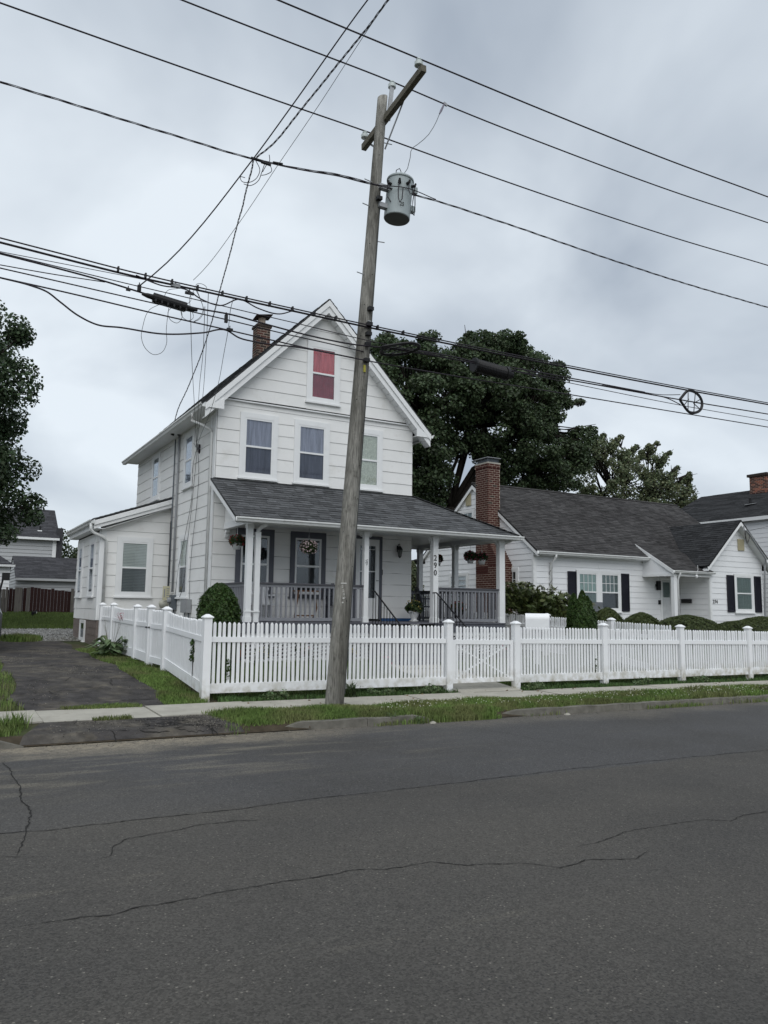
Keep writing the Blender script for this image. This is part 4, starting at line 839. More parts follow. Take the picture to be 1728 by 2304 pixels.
# numbers on the third post
for i, ch in enumerate('290'):
    me = text_mesh(ch, 0.20, 0.006); me.materials.append(M_BLACK); o = place('house_number', me, p2, (10.86 + 0.0, PY - 0.075 - 0.007, 2.91 - i * 0.185), (math.pi / 2, 0, 0), (0.95, 1, 1))
# small ornament on the second post
mb = MB(); c_ = Vector((8.905, PY - 0.068, 2.72))
for (a, b) in (((-.03, .05), (.03, .08)), ((-.035, -.01), (.0, .03)), ((0, -.06), (.02, .03))): mb.bar(c_ + Vector((a[0], 0, a[1])), c_ + Vector((b[0], 0, b[1])), 0.012, 0.02, (0, 1, 0))
orn = mb.build('wall_ornament', M_STEEL, None, base=(8.905, PY - .068, 2.66)); _meta(orn, 'small metal ornament fixed to the porch post left of the steps', 'ornament')
# beams, ceiling
for bx_ in [(5.87, 13.07, PY - 0.07, PY + 0.07), (5.87, 6.01, PY + 0.07, FY - 0.03), (12.90, 13.07, PY + 0.07, 20.75), (FX1, 12.90, 20.60, 20.74)]:
    MB().box(*bx_, 3.47, 3.62).build('porch_beam', M_TRIM, H)
MB().box(6.01, 12.90, PY + 0.07, FY - 0.03, 3.58, 3.60).build('porch_ceiling', M_TRIM, H); MB().box(FX1 + .02, 12.90, FY - 0.03, 20.6, 3.58, 3.60).build('porch_ceiling', M_TRIM, H)
# porch roof: front slope and right slope with hip
EZ, EY, EXR, EXL = 3.585, 16.22, 13.30, 5.50
ZW = 4.69
roof_plane(H, (EXL, EY, EZ), (EXR, EY, EZ), (EXL, FY - 0.02, ZW), (FX1 + 0.02, FY - 0.02, ZW), M_SHELL, 0.135, 0.28, slab=0.04)
roof_plane(H, (EXR, EY, EZ), (EXR, 20.95, EZ), (FX1 + 0.02, FY - 0.02, ZW), (FX1 + 0.02, 20.95, ZW), M_SHELL, 0.135, 0.28, slab=0.04)
hp = MB(); a = Vector((FX1 + 0.02, FY - 0.02, ZW + .01)); b = Vector((EXR, EY, EZ + .01)); n = 17
for i in range(n):
    p, q = a + (b - a) * (i / n), a + (b - a) * ((i + 1.15) / n); hp.bar(p + Vector((0, 0, .012)), q + Vector((0, 0, .02)), 0.2, 0.008)
hp.build('hip_cap', M_SHELL, H, kind='stuff')
MB().bar((FX1 - 5.6, FY - 0.0 - .03, ZW + .012), (FX1 + .03, FY - .03, ZW + .012), 0.07, 0.01).build('flashing', M_SHELL, H)
MB().prism([(EXL, EY, EZ - .01), (EXL, FY, ZW - .02), (EXL, FY, ZW - .17), (EXL, EY, EZ - .15)], (0.03, 0, 0)).build('rake_board', M_TRIM, H)
MB().prism([(EXL + .03, EY, EZ - .15), (EXL + .03, FY, ZW - .17), (5.90, FY, ZW - .17), (5.90, EY, EZ - .15)], (0, 0, .012)).build('soffit', M_TRIM, H)
MB().prism([(5.89, PY - .07, 3.62), (5.89, FY - .03, 3.62), (5.89, FY - .03, ZW - .06), (5.89, PY - .07, EZ + .10)], (0.03, 0, 0)).build('gable_infill', M_SIDING, H)
MB().box(5.53, EXR - .03, EY + .03, PY - .07, 3.50, 3.515).build('soffit', M_TRIM, H); MB().box(13.07, EXR - .03, PY - .07, 20.9, 3.50, 3.515).build('soffit', M_TRIM, H)
MB().box(EXL, EXR, EY, EY + .028, 3.46, 3.575).build('fascia_board', M_TRIM, H); MB().box(EXR - .028, EXR, EY + .03, 20.95, 3.46, 3.575).build('fascia_board', M_TRIM, H)
gutter(H, (EXL, EY - .002, 3.575), (EXR + .10, EY - .002, 3.575), (0, -1, 0), 0.11, 0.10); gutter(H, (EXR + .002, EY - .10, 3.575), (EXR + .002, 20.95, 3.575), (1, 0, 0), 0.11, 0.10)
MB().prism([(5.90, FY - .06, 3.46), (5.90, FY - .16, 3.46), (5.90, FY - .15, 3.40), (5.90, FY - .08, 3.36), (5.90, FY - .06, 3.28), (5.90, FY - .03, 3.28), (5.90, FY - .03, 3.46)], (0.08, 0, 0)).build('wall_bracket', M_TRIM, H)
# railings
bal = MB().box(-0.018, 0.018, -0.018, 0.018, 0, 0.71).mesh('baluster', M_RAIL)
def railing(p0, p1):
    p0 = Vector(p0); p1 = Vector(p1); d = p1 - p0; L = d.length; d.normalize()
    rr = MB().bar(p0 + Vector((0, 0, 2.165)), p1 + Vector((0, 0, 2.165)), 0.11, 0.035).build('rail_cap', M_RAILD, H)
    MB().bar(p0 + Vector((0, 0, 2.115)), p1 + Vector((0, 0, 2.115)), 0.045, 0.06).build('top_rail', M_RAIL, H); MB().bar(p0 + Vector((0, 0, 1.365)), p1 + Vector((0, 0, 1.365)), 0.045, 0.07).build('bottom_rail', M_RAIL, H)
    n = int(round(L / 0.118)); o0 = L / n
    for i in range(n):
        q = p0 + d * (o0 * (i + .5)); place('baluster', bal, H, (q.x, q.y, 1.40))
railing((6.23, PY, 0), (8.85, PY, 0)); railing((10.95, PY, 0), (12.90, PY, 0)); railing((5.95, PY + .07, 0), (5.95, FY - .04, 0)); railing((PX3, PY + .08, 0), (PX3, 18.62, 0)); railing((PX3, 18.76, 0), (PX3, 20.53, 0)); railing((FX1 + .18, 20.6, 0), (12.9, 20.6, 0))
# steps with iron rails
for i in range(5):
    z = 1.30 - 0.175 * (i + 1); y1 = 16.48 - 0.27 * i
    MB().box(9.03, 10.80, y1 - 0.27, y1, 0.3, z).build('step', M_PORCHF if i % 1 == 0 else M_BLUE, H); MB().box(9.02, 10.81, y1 - 0.29, y1 - 0.0, z, z + 0.03).build('tread', M_RAILD, H)
for xx in (9.04, 10.79):
    ir = MB(); ir.tube([(xx, 16.52, 2.04), (xx, 16.36, 2.04), (xx, 15.10, 1.24), (xx, 15.05, 1.20)], 0.018, 6)
    for i, yy in enumerate(np.arange(16.44, 15.1, -0.135)):
        zt = 2.04 if yy > 16.36 else 2.04 - (16.36 - yy) * 0.635; zb = max(0.45, 1.30 - max(0, (16.48 - yy)) / 0.27 * 0.175 - .12); ir.tube([(xx, yy, zb), (xx, yy, zt)], 0.009, 5)
    ir.build('iron_handrail', M_IRON, H)
# wall lantern
t = thing('wall_lantern', 'black carriage lantern on the porch wall right of the door', 'lantern', (10.73, 18.15, 3.0))
MB().tube([WF(10.73, 3.24, 0.02), WF(10.73, 3.36, 0.06), WF(10.73, 3.36, 0.12), WF(10.73, 3.30, 0.13)], 0.010).build('arm', M_IRON, t); MB().lathe((10.73, 18.06, 3.02), [(0.04, 0), (0.075, 0.18)], 6).build('lamp_glass', mat('frosted_lamp', (0.16, 0.17, 0.16), 0.3), t)
MB().lathe((10.73, 18.06, 3.20), [(0.095, 0), (0.06, 0.06), (0.015, 0.11)], 6).build('lamp_roof', M_IRON, t); MB().lathe((10.73, 18.06, 2.98), [(0.01, 0), (0.045, 0.04)], 6).build('finial', M_IRON, t)
cg = MB()
for i in range(6): a = 2 * math.pi * i / 6; cg.tube([(10.73 + .042 * math.cos(a), 18.06 + .042 * math.sin(a), 3.02), (10.73 + .08 * math.cos(a), 18.06 + .08 * math.sin(a), 3.20)], 0.006, 4)
cg.build('cage', M_IRON, t); MB().wbox(WF, 10.70, 10.76, 3.16, 3.32, 0, 0.02).build('back_plate', M_IRON, t)

# ---------------------------------------------------------------- leaves
def leafquads(C, n_each, rad, size, flat=1.0, aspect=1.0, droop=0.0, up=0.0, rough=0.35, shell=0.0):
    """C (k,3) clump centres, rad (k,) radii; returns quad verts"""
    C = np.asarray(C, float); k = len(C); rad = np.broadcast_to(np.asarray(rad, float), (k,)); n = k * n_each
    d = RNG.normal(size=(n, 3)); d /= np.linalg.norm(d, axis=1)[:, None]; r = RNG.random(n) ** (1 / 3 if not shell else 0.12)
    cc = np.repeat(C, n_each, 0); rr = np.repeat(rad, n_each); P = cc + d * (r * rr)[:, None] * np.array([1, 1, flat])
    nr = d * (0.6 + shell) + RNG.normal(size=(n, 3)) * rough * 1.5 + np.array([0, 0, up]); nr /= np.linalg.norm(nr, axis=1)[:, None]
    a = np.cross(nr, RNG.normal(size=(n, 3))); a /= np.linalg.norm(a, axis=1)[:, None]; b = np.cross(nr, a); s = size * RNG.uniform(0.6, 1.25, n)
    a *= (s / 2 * aspect)[:, None]; b *= (s / 2)[:, None]
    if droop: P[:, 2] -= droop * (r * rr) ** 2
    Q = np.stack([P - a, P - b * .9 + a * .1, P + a, P + b * .9 - a * .1], 1); return Q.reshape(-1, 3)
def branchtree(name, label, base, h_fork, trunk_r, clumps, rad, n_each, size, m, flat=0.75, group=None, fork=None, cat='tree', up=0.35, sub=3, twigr=0.016):
    base = Vector(base); t = thing(name, label, cat, tuple(base), group); fork = Vector(fork) if fork else base + Vector((0, 0, h_fork))
    tr = MB(); mid = base.lerp(fork, 0.5) + Vector((random.uniform(-.1, .1), 0, 0)); tr.tube([base - Vector((0, 0, .3)), base + Vector((0, 0, .15)), mid, fork], [trunk_r * 1.5, trunk_r * 1.05, trunk_r * .9, trunk_r * .75], 12); tr.build('trunk', M_BARK, t, smooth=True)
    # limbs: cluster the clump centres by azimuth and route branches through shared limb nodes
    cl = [Vector(c) for c in clumps]; K = min(11, len(cl)); nodes = random.sample(cl, K); lim = MB()
    targets = []
    for nd in nodes:
        q = fork.lerp(nd, 0.55) + Vector((0, 0, -0.04 * (nd - fork).length)); targets.append(q)
        m1 = fork.lerp(q, 0.5) + Vector((random.uniform(-.3, .3), random.uniform(-.3, .3), 0.12 * (q - fork).length)); lim.tube([fork, m1, q], [trunk_r * .55, trunk_r * .38, trunk_r * .26], 8)
    for c in cl:
        q = min(targets, key=lambda z: (z - c).length + max(0, z.z - c.z) * .5); L = (c - q).length; m1 = q.lerp(c, 0.5) + Vector((random.uniform(-.1, .1) * L, random.uniform(-.1, .1) * L, 0.08 * L))
        lim.tube([q, m1, c], [trunk_r * .2, trunk_r * .12, twigr], 5)
        for _ in range(sub):
            e = c + Vector((random.gauss(0, 1), random.gauss(0, 1), random.gauss(0, .7))) * float(np.mean(rad)) * .45; lim.tube([m1.lerp(c, .6), e], [twigr * 1.4, twigr * .5], 4)
    lim.build('limbs', M_BARK, t, smooth=True)
    V = leafquads(np.array([tuple(c) for c in cl]), n_each, rad, size, flat, up=up, droop=0.12) - np.array(base); o = place('crown', npmesh('crown', V, m, 4), t, tuple(base)); return t
def envelope(cx, cy, prof, n, ry=1.0, inner=0.45, seed=0):
    """prof: list of (z, half-width) ; returns clump centres biased to the shell"""
    zs = np.array([p[0] for p in prof]); ws = np.array([p[1] for p in prof]); out_ = []
    r = np.random.default_rng(seed)
    while len(out_) < n:
        z = r.uniform(zs[0], zs[-1]); w = np.interp(z, zs, ws); a = r.uniform(0, 2 * np.pi); q = math.sqrt(r.uniform(inner ** 2, 1)) * (1 + 0.06 * math.sin(3 * a + z) + r.normal(0, .04))
        if r.random() < w / ws.max(): out_.append((cx + math.cos(a) * w * q, cy + math.sin(a) * w * q * ry, z))
    return np.array(out_)
def crown_poly(poly, y, n, depth, seed, rim=0.35, maxd=4.0):
    """clump centres inside a crown outline (x,z) at depth y, rounded off towards the outline in the third direction"""
    r = np.random.default_rng(seed); P = np.array(poly); out_ = []; Q = np.roll(P, -1, 0); lo, hi = P.min(0), P.max(0)
    while len(out_) < n:
        p = r.uniform(lo, hi); a, b = P, Q
        c = ((a[:, 1] > p[1]) != (b[:, 1] > p[1])) & (p[0] < (b[:, 0] - a[:, 0]) * (p[1] - a[:, 1]) / (b[:, 1] - a[:, 1] + 1e-12) + a[:, 0])
        if c.sum() % 2 == 0: continue
        ab = b - a; t = np.clip(((p - a) * ab).sum(1) / (ab ** 2).sum(1), 0, 1); d = np.linalg.norm(a + ab * t[:, None] - p, axis=1).min()
        if d < rim * .6: continue
        w = depth * math.sqrt(min(1, d / maxd)); k = r.choice([-1, -1, 1]) * math.sqrt(r.random()) * w
        out_.append((p[0] + k * .49 / .86 * (1 - 0 * k), y + k, p[1] + k * .13))
    return np.array(out_)
mp = [(19.5, 16.0), (20.3, 16.6), (21.4, 17.3), (22.9, 17.1), (24.0, 17.7), (25.2, 17.3), (26.0, 17.1), (26.7, 18.5), (27.5, 18.1), (28.5, 18.5), (30.2, 18.7), (31.7, 18.6), (32.4, 18.2), (33.4, 17.7), (34.8, 16.9), (34.6, 16.0), (35.3, 14.8), (34.2, 13.3), (34.5, 12.8), (36.5, 13.4), (36.6, 12.6), (36.4, 10.7), (34.6, 8.7), (29.9, 8.6), (28.2, 10.0), (27.2, 11.2), (26.2, 9.3), (25.8, 7.1), (23.3, 7.4), (21.1, 8.8), (19.6, 11.9)]
cm = list(crown_poly(mp, 38, 520, 4.6, 3, rim=.6)); nin = len(cm); sr = random.Random(8)
for (a, b) in list(zip(mp, mp[1:]))[:22]:
    L = math.hypot(b[0] - a[0], b[1] - a[1]); n = int(L / .55) + 1
    for q in range(n):
        f = (q + sr.random()) / n; x_ = a[0] + (b[0] - a[0]) * f; z_ = a[1] + (b[1] - a[1]) * f; dx_, dz_ = 28 - x_, 12.5 - z_; dd_ = math.hypot(dx_, dz_); o_ = sr.uniform(.15, .75); cm.append((x_ + dx_ / dd_ * o_, 38 + sr.gauss(0, 1.0), z_ + dz_ / dd_ * o_))
cm = np.array(cm)
branchtree('maple_tree', 'tall broad dark green maple rising behind the two white houses', (25.4, 38, 0.9), 6.0, 0.34, cm, np.concatenate([RNG.uniform(0.45, 0.95, nin), RNG.uniform(.35, .65, len(cm) - nin)]), 250, 0.17, L_MAPLE, 0.62, fork=(26.0, 38, 7.6), twigr=0.03, sub=2)
tp2 = [(39.1, 13.4), (40.4, 13.9), (42.1, 14.2), (43.0, 13.6), (44.4, 13.4), (45.8, 14.0), (46.8, 13.5), (48.2, 12.9), (48.4, 11.9), (49.7, 12.5), (50.6, 12.6), (50.6, 10.9), (50.3, 9.4), (47.0, 8.0), (38.9, 8.0)]
c2_ = list(crown_poly(tp2, 41, 170, 3.2, 5, rim=.35, maxd=2.5)); sr = random.Random(4)
for (x, z) in ((39.6, 12.0), (41.3, 12.4), (39.2, 12.6), (40.6, 13.2), (42.2, 13.4), (43.6, 13.0), (45.0, 12.9), (46.0, 13.2), (47.2, 12.8), (48.3, 11.6), (49.6, 11.6), (50.2, 10.6), (50.0, 9.6)):
    a = sr.uniform(.35, 1.15)
    for q in range(6): c2_.append((x + math.cos(a) * q * .32, 41 + sr.uniform(-1, 1) * .2, z + math.sin(a) * q * .32))
c2_ = np.array(c2_)
branchtree('young_tree', 'lighter airy tree right of the maple behind the dark roof', (44, 41, 1.0), 5.0, 0.25, c2_, np.concatenate([RNG.uniform(0.35, 0.8, 170), np.full(len(c2_) - 170, .26)]), 110, 0.17, L_LIGHT, 0.9, fork=(44, 41, 7), twigr=0.025, sub=4, up=.1)
tp3 = [(-5.5, 8), (-4, 11.5), (-0.8, 12.0), (0.4, 12.3), (1.2, 12.2), (1.8, 11.8), (2.0, 11.1), (2.5, 10.0), (2.8, 9.1), (2.6, 8.6), (2.0, 8.0), (1.7, 7.8), (1.8, 7.2), (2.3, 6.6), (2.2, 6.1), (2.6, 5.3), (2.8, 4.4), (2.3, 3.6), (1.0, 3.5), (-0.6, 4.2), (-4, 5)]
c3_ = crown_poly(tp3, 30, 330, 2.6, 9, rim=.35, maxd=2.0)
branchtree('oak_tree', 'dark leafy tree cut off by the left edge of the picture', (-2.3, 30, 0.7), 4.0, 0.35, c3_, RNG.uniform(0.4, 0.75, len(c3_)), 330, 0.125, L_OAK, 0.8, fork=(-1.8, 30, 5), sub=2)
for i, (x, y, h, w, lab) in enumerate([(-8, -17, 9, 4.2, 'street tree across the road, leftmost'), (3, -19, 10, 4.6, 'street tree across the road, middle'), (15, -18, 8.5, 4.4, 'street tree across the road, rightmost')]):
    c5_ = envelope(x, y, [(2.2, w * .7), (4, w), (h * .7, w * .85), (h, w * .3)], 60, 1, .2, 20 + i); branchtree('street_tree', lab, (x, y, .1), 2.5, .25, c5_, RNG.uniform(.9, 1.4, 60), 150, .36, L_FAR, .8, sub=0)
c4_ = envelope(8.6, 66, [(1.5, 1.6), (3, 2.2), (5, 1.9), (6.6, 1.0), (7.3, .3)], 30, 1, 0.1, 4)
branchtree('far_tree', 'small green tree seen past the corner of the low wing', (8.6, 66, 1.3), 1.0, 0.15, c4_, RNG.uniform(0.6, 1.0, len(c4_)), 260, 0.2, L_FAR, 0.9)

def bush(name, label, cat, base, prof, n, size, m, group=None, ry=1.0, aspect=1.0, core=0.9, up=0.2, rough=0.35, stems=True, coremat=None):
    """dense clipped shrub: leaves scattered in a thin shell over a dark twiggy core"""
    base = Vector(base); t = thing(name, label, cat, tuple(base), group); zs = np.array([p[0] for p in prof], float); ws = np.array([p[1] for p in prof], float)
    zz_ = []; 
    u = RNG.random(n * 3); z = zs[0] + u * (zs[-1] - zs[0]); w = np.interp(z, zs, ws); slope = np.gradient(ws, zs); sl = np.interp(z, zs, slope); keep = RNG.random(n * 3) < (w * np.sqrt(1 + sl ** 2)) / (ws.max() * 1.6)
    z, w, sl = z[keep][:n], w[keep][:n], sl[keep][:n]; k = len(z); a = RNG.uniform(0, 2 * np.pi, k)
    lump = 1 + 0.05 * np.sin(a * 5 + z * 9) + 0.05 * np.sin(a * 9 - z * 17) + 0.04 * np.sin(a * 17 + z * 31); q = lump * (1 - 0.20 * RNG.random(k) ** 1.5 + (RNG.random(k) > .975) * RNG.random(k) * .14)
    P = np.stack([np.cos(a) * w * q, np.sin(a) * w * q * ry, z], 1); nn = np.stack([np.cos(a), np.sin(a), -sl], 1); nn /= np.linalg.norm(nn, axis=1)[:, None]
    nn = nn + RNG.normal(size=(k, 3)) * rough + np.array([0, 0, up]); nn /= np.linalg.norm(nn, axis=1)[:, None]
    A = np.cross(nn, RNG.normal(size=(k, 3))); A /= np.linalg.norm(A, axis=1)[:, None]; B = np.cross(nn, A); s = size * RNG.uniform(0.6, 1.3, k); A *= (s / 2 * aspect)[:, None]; B *= (s / 2)[:, None]
    Q = np.stack([P - A, P - B, P + A, P + B], 1).reshape(-1, 3); place('foliage', npmesh('foliage', Q, m, 4), t, tuple(base))
    c = MB(); nseg = 14; vs = []; fs = []
    for i, (zz0, w0) in enumerate(zip(zs, ws)):
        for j in range(nseg): a_ = 2 * math.pi * j / nseg; vs.append((base.x + math.cos(a_) * w0 * core * .93, base.y + math.sin(a_) * w0 * core * ry * .93, base.z + zz0 * .985))
    for i in range(len(zs) - 1):
        for j in range(nseg): j2 = (j + 1) % nseg; fs.append((i * nseg + j, i * nseg + j2, (i + 1) * nseg + j2, (i + 1) * nseg + j))
    fs.append(tuple((len(zs) - 1) * nseg + j for j in range(nseg))); c.add(vs, fs); c.build('twigs', mat('twig_core', (0.012, 0.016, 0.008), 0.95, 0.3, 8), t)
    return t
g = gz(4.8, 15)
bush('arborvitae', 'rounded dark green arborvitae by the left porch post', 'bush', (4.78, 14.9, g), [(0.02, .28), (.3, .36), (.8, .405), (1.15, .40), (1.4, .34), (1.58, .22), (1.70, .06)], 34000, 0.025, L_ARB, aspect=1.8, up=0.6, rough=0.6)
t = bush('arborvitae', 'upright dark arborvitae behind the front fence right of the mailbox', 'bush', (13.66, 14.3, gz(13.6, 14.3)), [(0.02, .30), (.3, .36), (.8, .375), (1.2, .33), (1.4, .26), (1.55, .16), (1.68, .04)], 30000, 0.025, L_ARB, aspect=1.8, up=0.6, rough=0.6)
for i, (dx_, dy_, hh) in enumerate([(-.21, .05, 1.76), (.02, 0, 1.84), (.21, .03, 1.70)]):
    k = 3600; z = RNG.uniform(1.0, hh, k); w = 0.17 * np.clip((hh - z) / .5, 0, 1) ** .6; a = RNG.uniform(0, 6.28, k); P = np.stack([13.66 + dx_ + np.cos(a) * w, 14.3 + dy_ + np.sin(a) * w, z + gz(13.6, 14.3)], 1)
    nn = RNG.normal(size=(k, 3)); A = np.cross(nn, RNG.normal(size=(k, 3))); A /= np.linalg.norm(A, axis=1)[:, None]; nn /= np.linalg.norm(nn, axis=1)[:, None]; B = np.cross(nn, A); A *= 0.020; B *= 0.011
    base = WLOC[t]; place('leader', npmesh('leader', np.stack([P - A, P - B, P + A, P + B], 1).reshape(-1, 3) - np.array(base), L_ARB, 4), t, tuple(base))
HG = 'clipped rounded yew bushes in front of house 274'
hd = [(18.15, .66, 1.77, 'small domed yew behind the arborvitae, leftmost of the row'), (19.66, .80, 1.64, 'second domed yew from the left, before the white house wall'), (21.8, 1.38, 1.58, 'widest low domed yew in front of the porch post and mail slot'), (24.7, 1.62, 1.42, 'low wide yew mound under the house number 274'), (26.4, 1.4, 1.55, 'dark yew mound at the right edge under the shuttered window')]
for i, (x_, w_, zt, lab) in enumerate(hd):
    g = 0.62; hh = zt - g; bush('yew_bush', lab, 'bush', (x_, 17.9 + (0.5 if i == 4 else 0), g - 0.05), [(0, w_ * .85), (hh * .3, w_), (hh * .6, w_ * .92), (hh * .8, w_ * .70), (hh * .95, w_ * .38), (hh * 1.03, .06)], 24000, 0.032, L_YEW, HG, ry=0.75, aspect=1.4, up=0.3, rough=0.5)
bush('shrub', 'leafy green shrub seen past the far corner of the porch', 'bush', (15.0, 24.4, .55), [(0, .25), (.6, .45), (1.5, .5), (2.3, .35), (2.8, .08)], 5000, .07, L_LIGHT, rough=.8)
# rhododendron
C_ = []
for i in range(170):
    x_ = random.uniform(14.75, 17.4); top = 2.45 - 0.32 * max(0, x_ - 15.4) ** 1.0 - 0.15 * max(0, 15.1 - x_); C_.append((x_, random.uniform(17.6, 19.3), random.uniform(1.0, 1) * (top - abs(random.gauss(0, .35)))))
t = thing('rhododendron', 'broad leathery rhododendron by the corner of house 274', 'bush', (16, 18.5, gz(16, 18.5)))
V = []
for c in C_:
    n = 17; up_ = Vector((random.gauss(0, .35), random.gauss(-.15, .35), 1)).normalized()
    for j in range(n):
        a = 2 * math.pi * j / n + random.uniform(-.2, .2); e = random.uniform(-.25, .55); L = random.uniform(.10, .17); o1 = up_.cross(Vector((math.cos(a), math.sin(a), .01))).normalized(); d = (o1 * math.cos(e) + up_ * math.sin(e)); s_ = d.cross(up_).normalized() * 0.026; p = Vector(c)
        V += [p, p + d * L * .5 + s_, p + d * L - up_ * .01, p + d * L * .5 - s_]
V = np.array([tuple(v) for v in V]) - np.array(WLOC[t]); place('foliage', npmesh('foliage', V, L_RHO, 4), t, tuple(WLOC[t]))
V = leafquads(np.array(C_) - [0, 0, .25], 22, 0.30, 0.10, 1, 2.0) - np.array(WLOC[t]); place('inner_foliage', npmesh('inner_foliage', V, L_YEW, 4), t, tuple(WLOC[t]))
st = MB()
for i in range(14): x_ = random.uniform(15, 17.1); st.tube([(16 + (x_ - 16) * .5, 18.5, .4), (x_, 18.5 + random.uniform(-.4, .4), 1.5)], [.03, .012], 5)
st.build('stems', M_BARK, t)

# ---------------------------------------------------------------- fences
RAILT = 0.045
def picket_mesh(h, w=0.048, th=0.020):
    mb = MB(); mb.add([(-w / 2, -th / 2, 0), (w / 2, -th / 2, 0), (w / 2, th / 2, 0), (-w / 2, th / 2, 0), (-w / 2, -th / 2, h - .028), (w / 2, -th / 2, h - .028), (w / 2, th / 2, h - .028), (-w / 2, th / 2, h - .028), (-w * .14, -th * .3, h), (w * .14, -th * .3, h), (w * .14, th * .3, h), (-w * .14, th * .3, h)],
        [(0, 3, 2, 1), (0, 1, 5, 4), (1, 2, 6, 5), (2, 3, 7, 6), (3, 0, 4, 7), (4, 5, 9, 8), (5, 6, 10, 9), (6, 7, 11, 10), (7, 4, 8, 11), (8, 9, 10, 11)]); return mb.mesh('picket', M_VINYL)
PK = picket_mesh(1.0)
def fpost(parent, x, y, z0, ztop):
    w = 0.127; o = MB().box(x - w / 2, x + w / 2, y - w / 2, y + w / 2, z0, ztop - 0.055).build('post', M_VINYL, parent)
    c = MB(); q = w / 2 + .018; z = ztop - 0.06
    c.hexa([(x - q, y - q, z), (x + q, y - q, z), (x + q, y + q, z), (x - q, y + q, z), (x - q, y - q, z + .018), (x + q, y - q, z + .018), (x + q, y + q, z + .018), (x - q, y + q, z + .018)])
    r = .022; c.hexa([(x - q, y - q, z + .018), (x + q, y - q, z + .018), (x + q, y + q, z + .018), (x - q, y + q, z + .018), (x - r, y - r, z + .062), (x + r, y - r, z + .062), (x + r, y + r, z + .062), (x - r, y + r, z + .062)])
    c.build('post_cap', M_VINYL, o); return o
def panel(parent, p0, p1, zb, ptop, rail, brail=(0.10, 0.25), spacing=0.0805, scallop=0.0, brace=False, inset=0.07):
    """zb(s), ptop(s), rail(s): heights as functions of the distance fraction 0..1"""
    p0 = Vector((*p0, 0)); p1 = Vector((*p1, 0)); d = (p1 - p0); L = d.length; d.normalize(); a = p0 + d * inset; b = p1 - d * inset; l = L - 2 * inset; ang = math.atan2(d.y, d.x); nrm = Vector((-d.y, d.x, 0))
    def P(s, z): q = p0 + d * (inset + l * s); return Vector((q.x, q.y, z))
    def slab(z0a, z1a, z0b, z1b, th, nm, s0=0, s1=1):
        o_ = nrm * (th / 2); A, B = P(s0, 0), P(s1, 0)
        MB().hexa([A - o_ + Vector((0, 0, z0a)), B - o_ + Vector((0, 0, z0b)), B + o_ + Vector((0, 0, z0b)), A + o_ + Vector((0, 0, z0a)), A - o_ + Vector((0, 0, z1a)), B - o_ + Vector((0, 0, z1b)), B + o_ + Vector((0, 0, z1b)), A + o_ + Vector((0, 0, z1a))]).build(nm, M_VINYL, parent)
    slab(rail(0) - .085, rail(0), rail(1) - .085, rail(1), 0.05, 'rail'); slab(zb(0) + brail[0], zb(0) + brail[1], zb(1) + brail[0], zb(1) + brail[1], 0.05, 'rail')
    n = int(l / spacing); off = (l - (n - 1) * spacing) / 2
    for i in range(n):
        s = (off + i * spacing) / l; zt = ptop(s) - scallop * 4 * s * (1 - s); z0 = zb(s) + brail[1] - .03; q = P(s, z0); place('picket', PK, parent, (q.x, q.y, q.z), (random.gauss(0, .004), random.gauss(0, .005), ang + random.gauss(0, .03)), (1, 1, zt - z0 + random.gauss(0, .003)))
FY0 = 12.34
fl = lambda x: 0.199 - 0.007 * x
ct = lambda x: 1.564 - 0.0137 * x
F1 = thing('picket_fence', 'white vinyl picket fence along the sidewalk in front of both yards', 'fence', (3.78, FY0, 0.17))
fx = [3.78, 6.13, 8.413]
def fr(a, b, F): 
    panel(F, (a, FY0), (b, FY0), lambda s: fl(a + (b - a) * s), lambda s: ct(a + (b - a) * s) - .118, lambda s: ct(a + (b - a) * s) - .355)
for a, b in zip(fx, fx[1:]): fr(a, b, F1)
fx2 = [10.02, 12.391, 14.784, 17.181, 19.58, 21.98]
for a, b in zip(fx2, fx2[1:]): fr(a, b, F1)
for x in fx + fx2: fpost(F1, x, FY0, gz(x, FY0) - .05, ct(x))
G = thing('picket_gate', 'white picket gate with cross brace in the front fence', 'gate', (9.2, FY0, 0.15))
ga, gb = 8.50, 9.93
gzb = lambda s: 0.165
gt = lambda s: ct(ga + (gb - ga) * s)
panel(G, (ga, FY0), (gb, FY0), gzb, lambda s: gt(s) - .125, lambda s: gt(s) - .375, (0.10, 0.18), inset=0.06)
for x in (ga + .03, gb - .03): MB().box(x - .035, x + .035, FY0 - .026, FY0 + .026, 0.265, ct(x) - .376).build('stile', M_VINYL, G)
for (a, b) in (((ga + .07, .35), (gb - .07, ct(9) - .47)), ((ga + .07, ct(9) - .47), (gb - .07, .35))):
    MB().bar((a[0], FY0 + .034, a[1]), (b[0], FY0 + .034, b[1]), 0.02, 0.045, (0, 1, 0)).build('brace', M_VINYL, G)
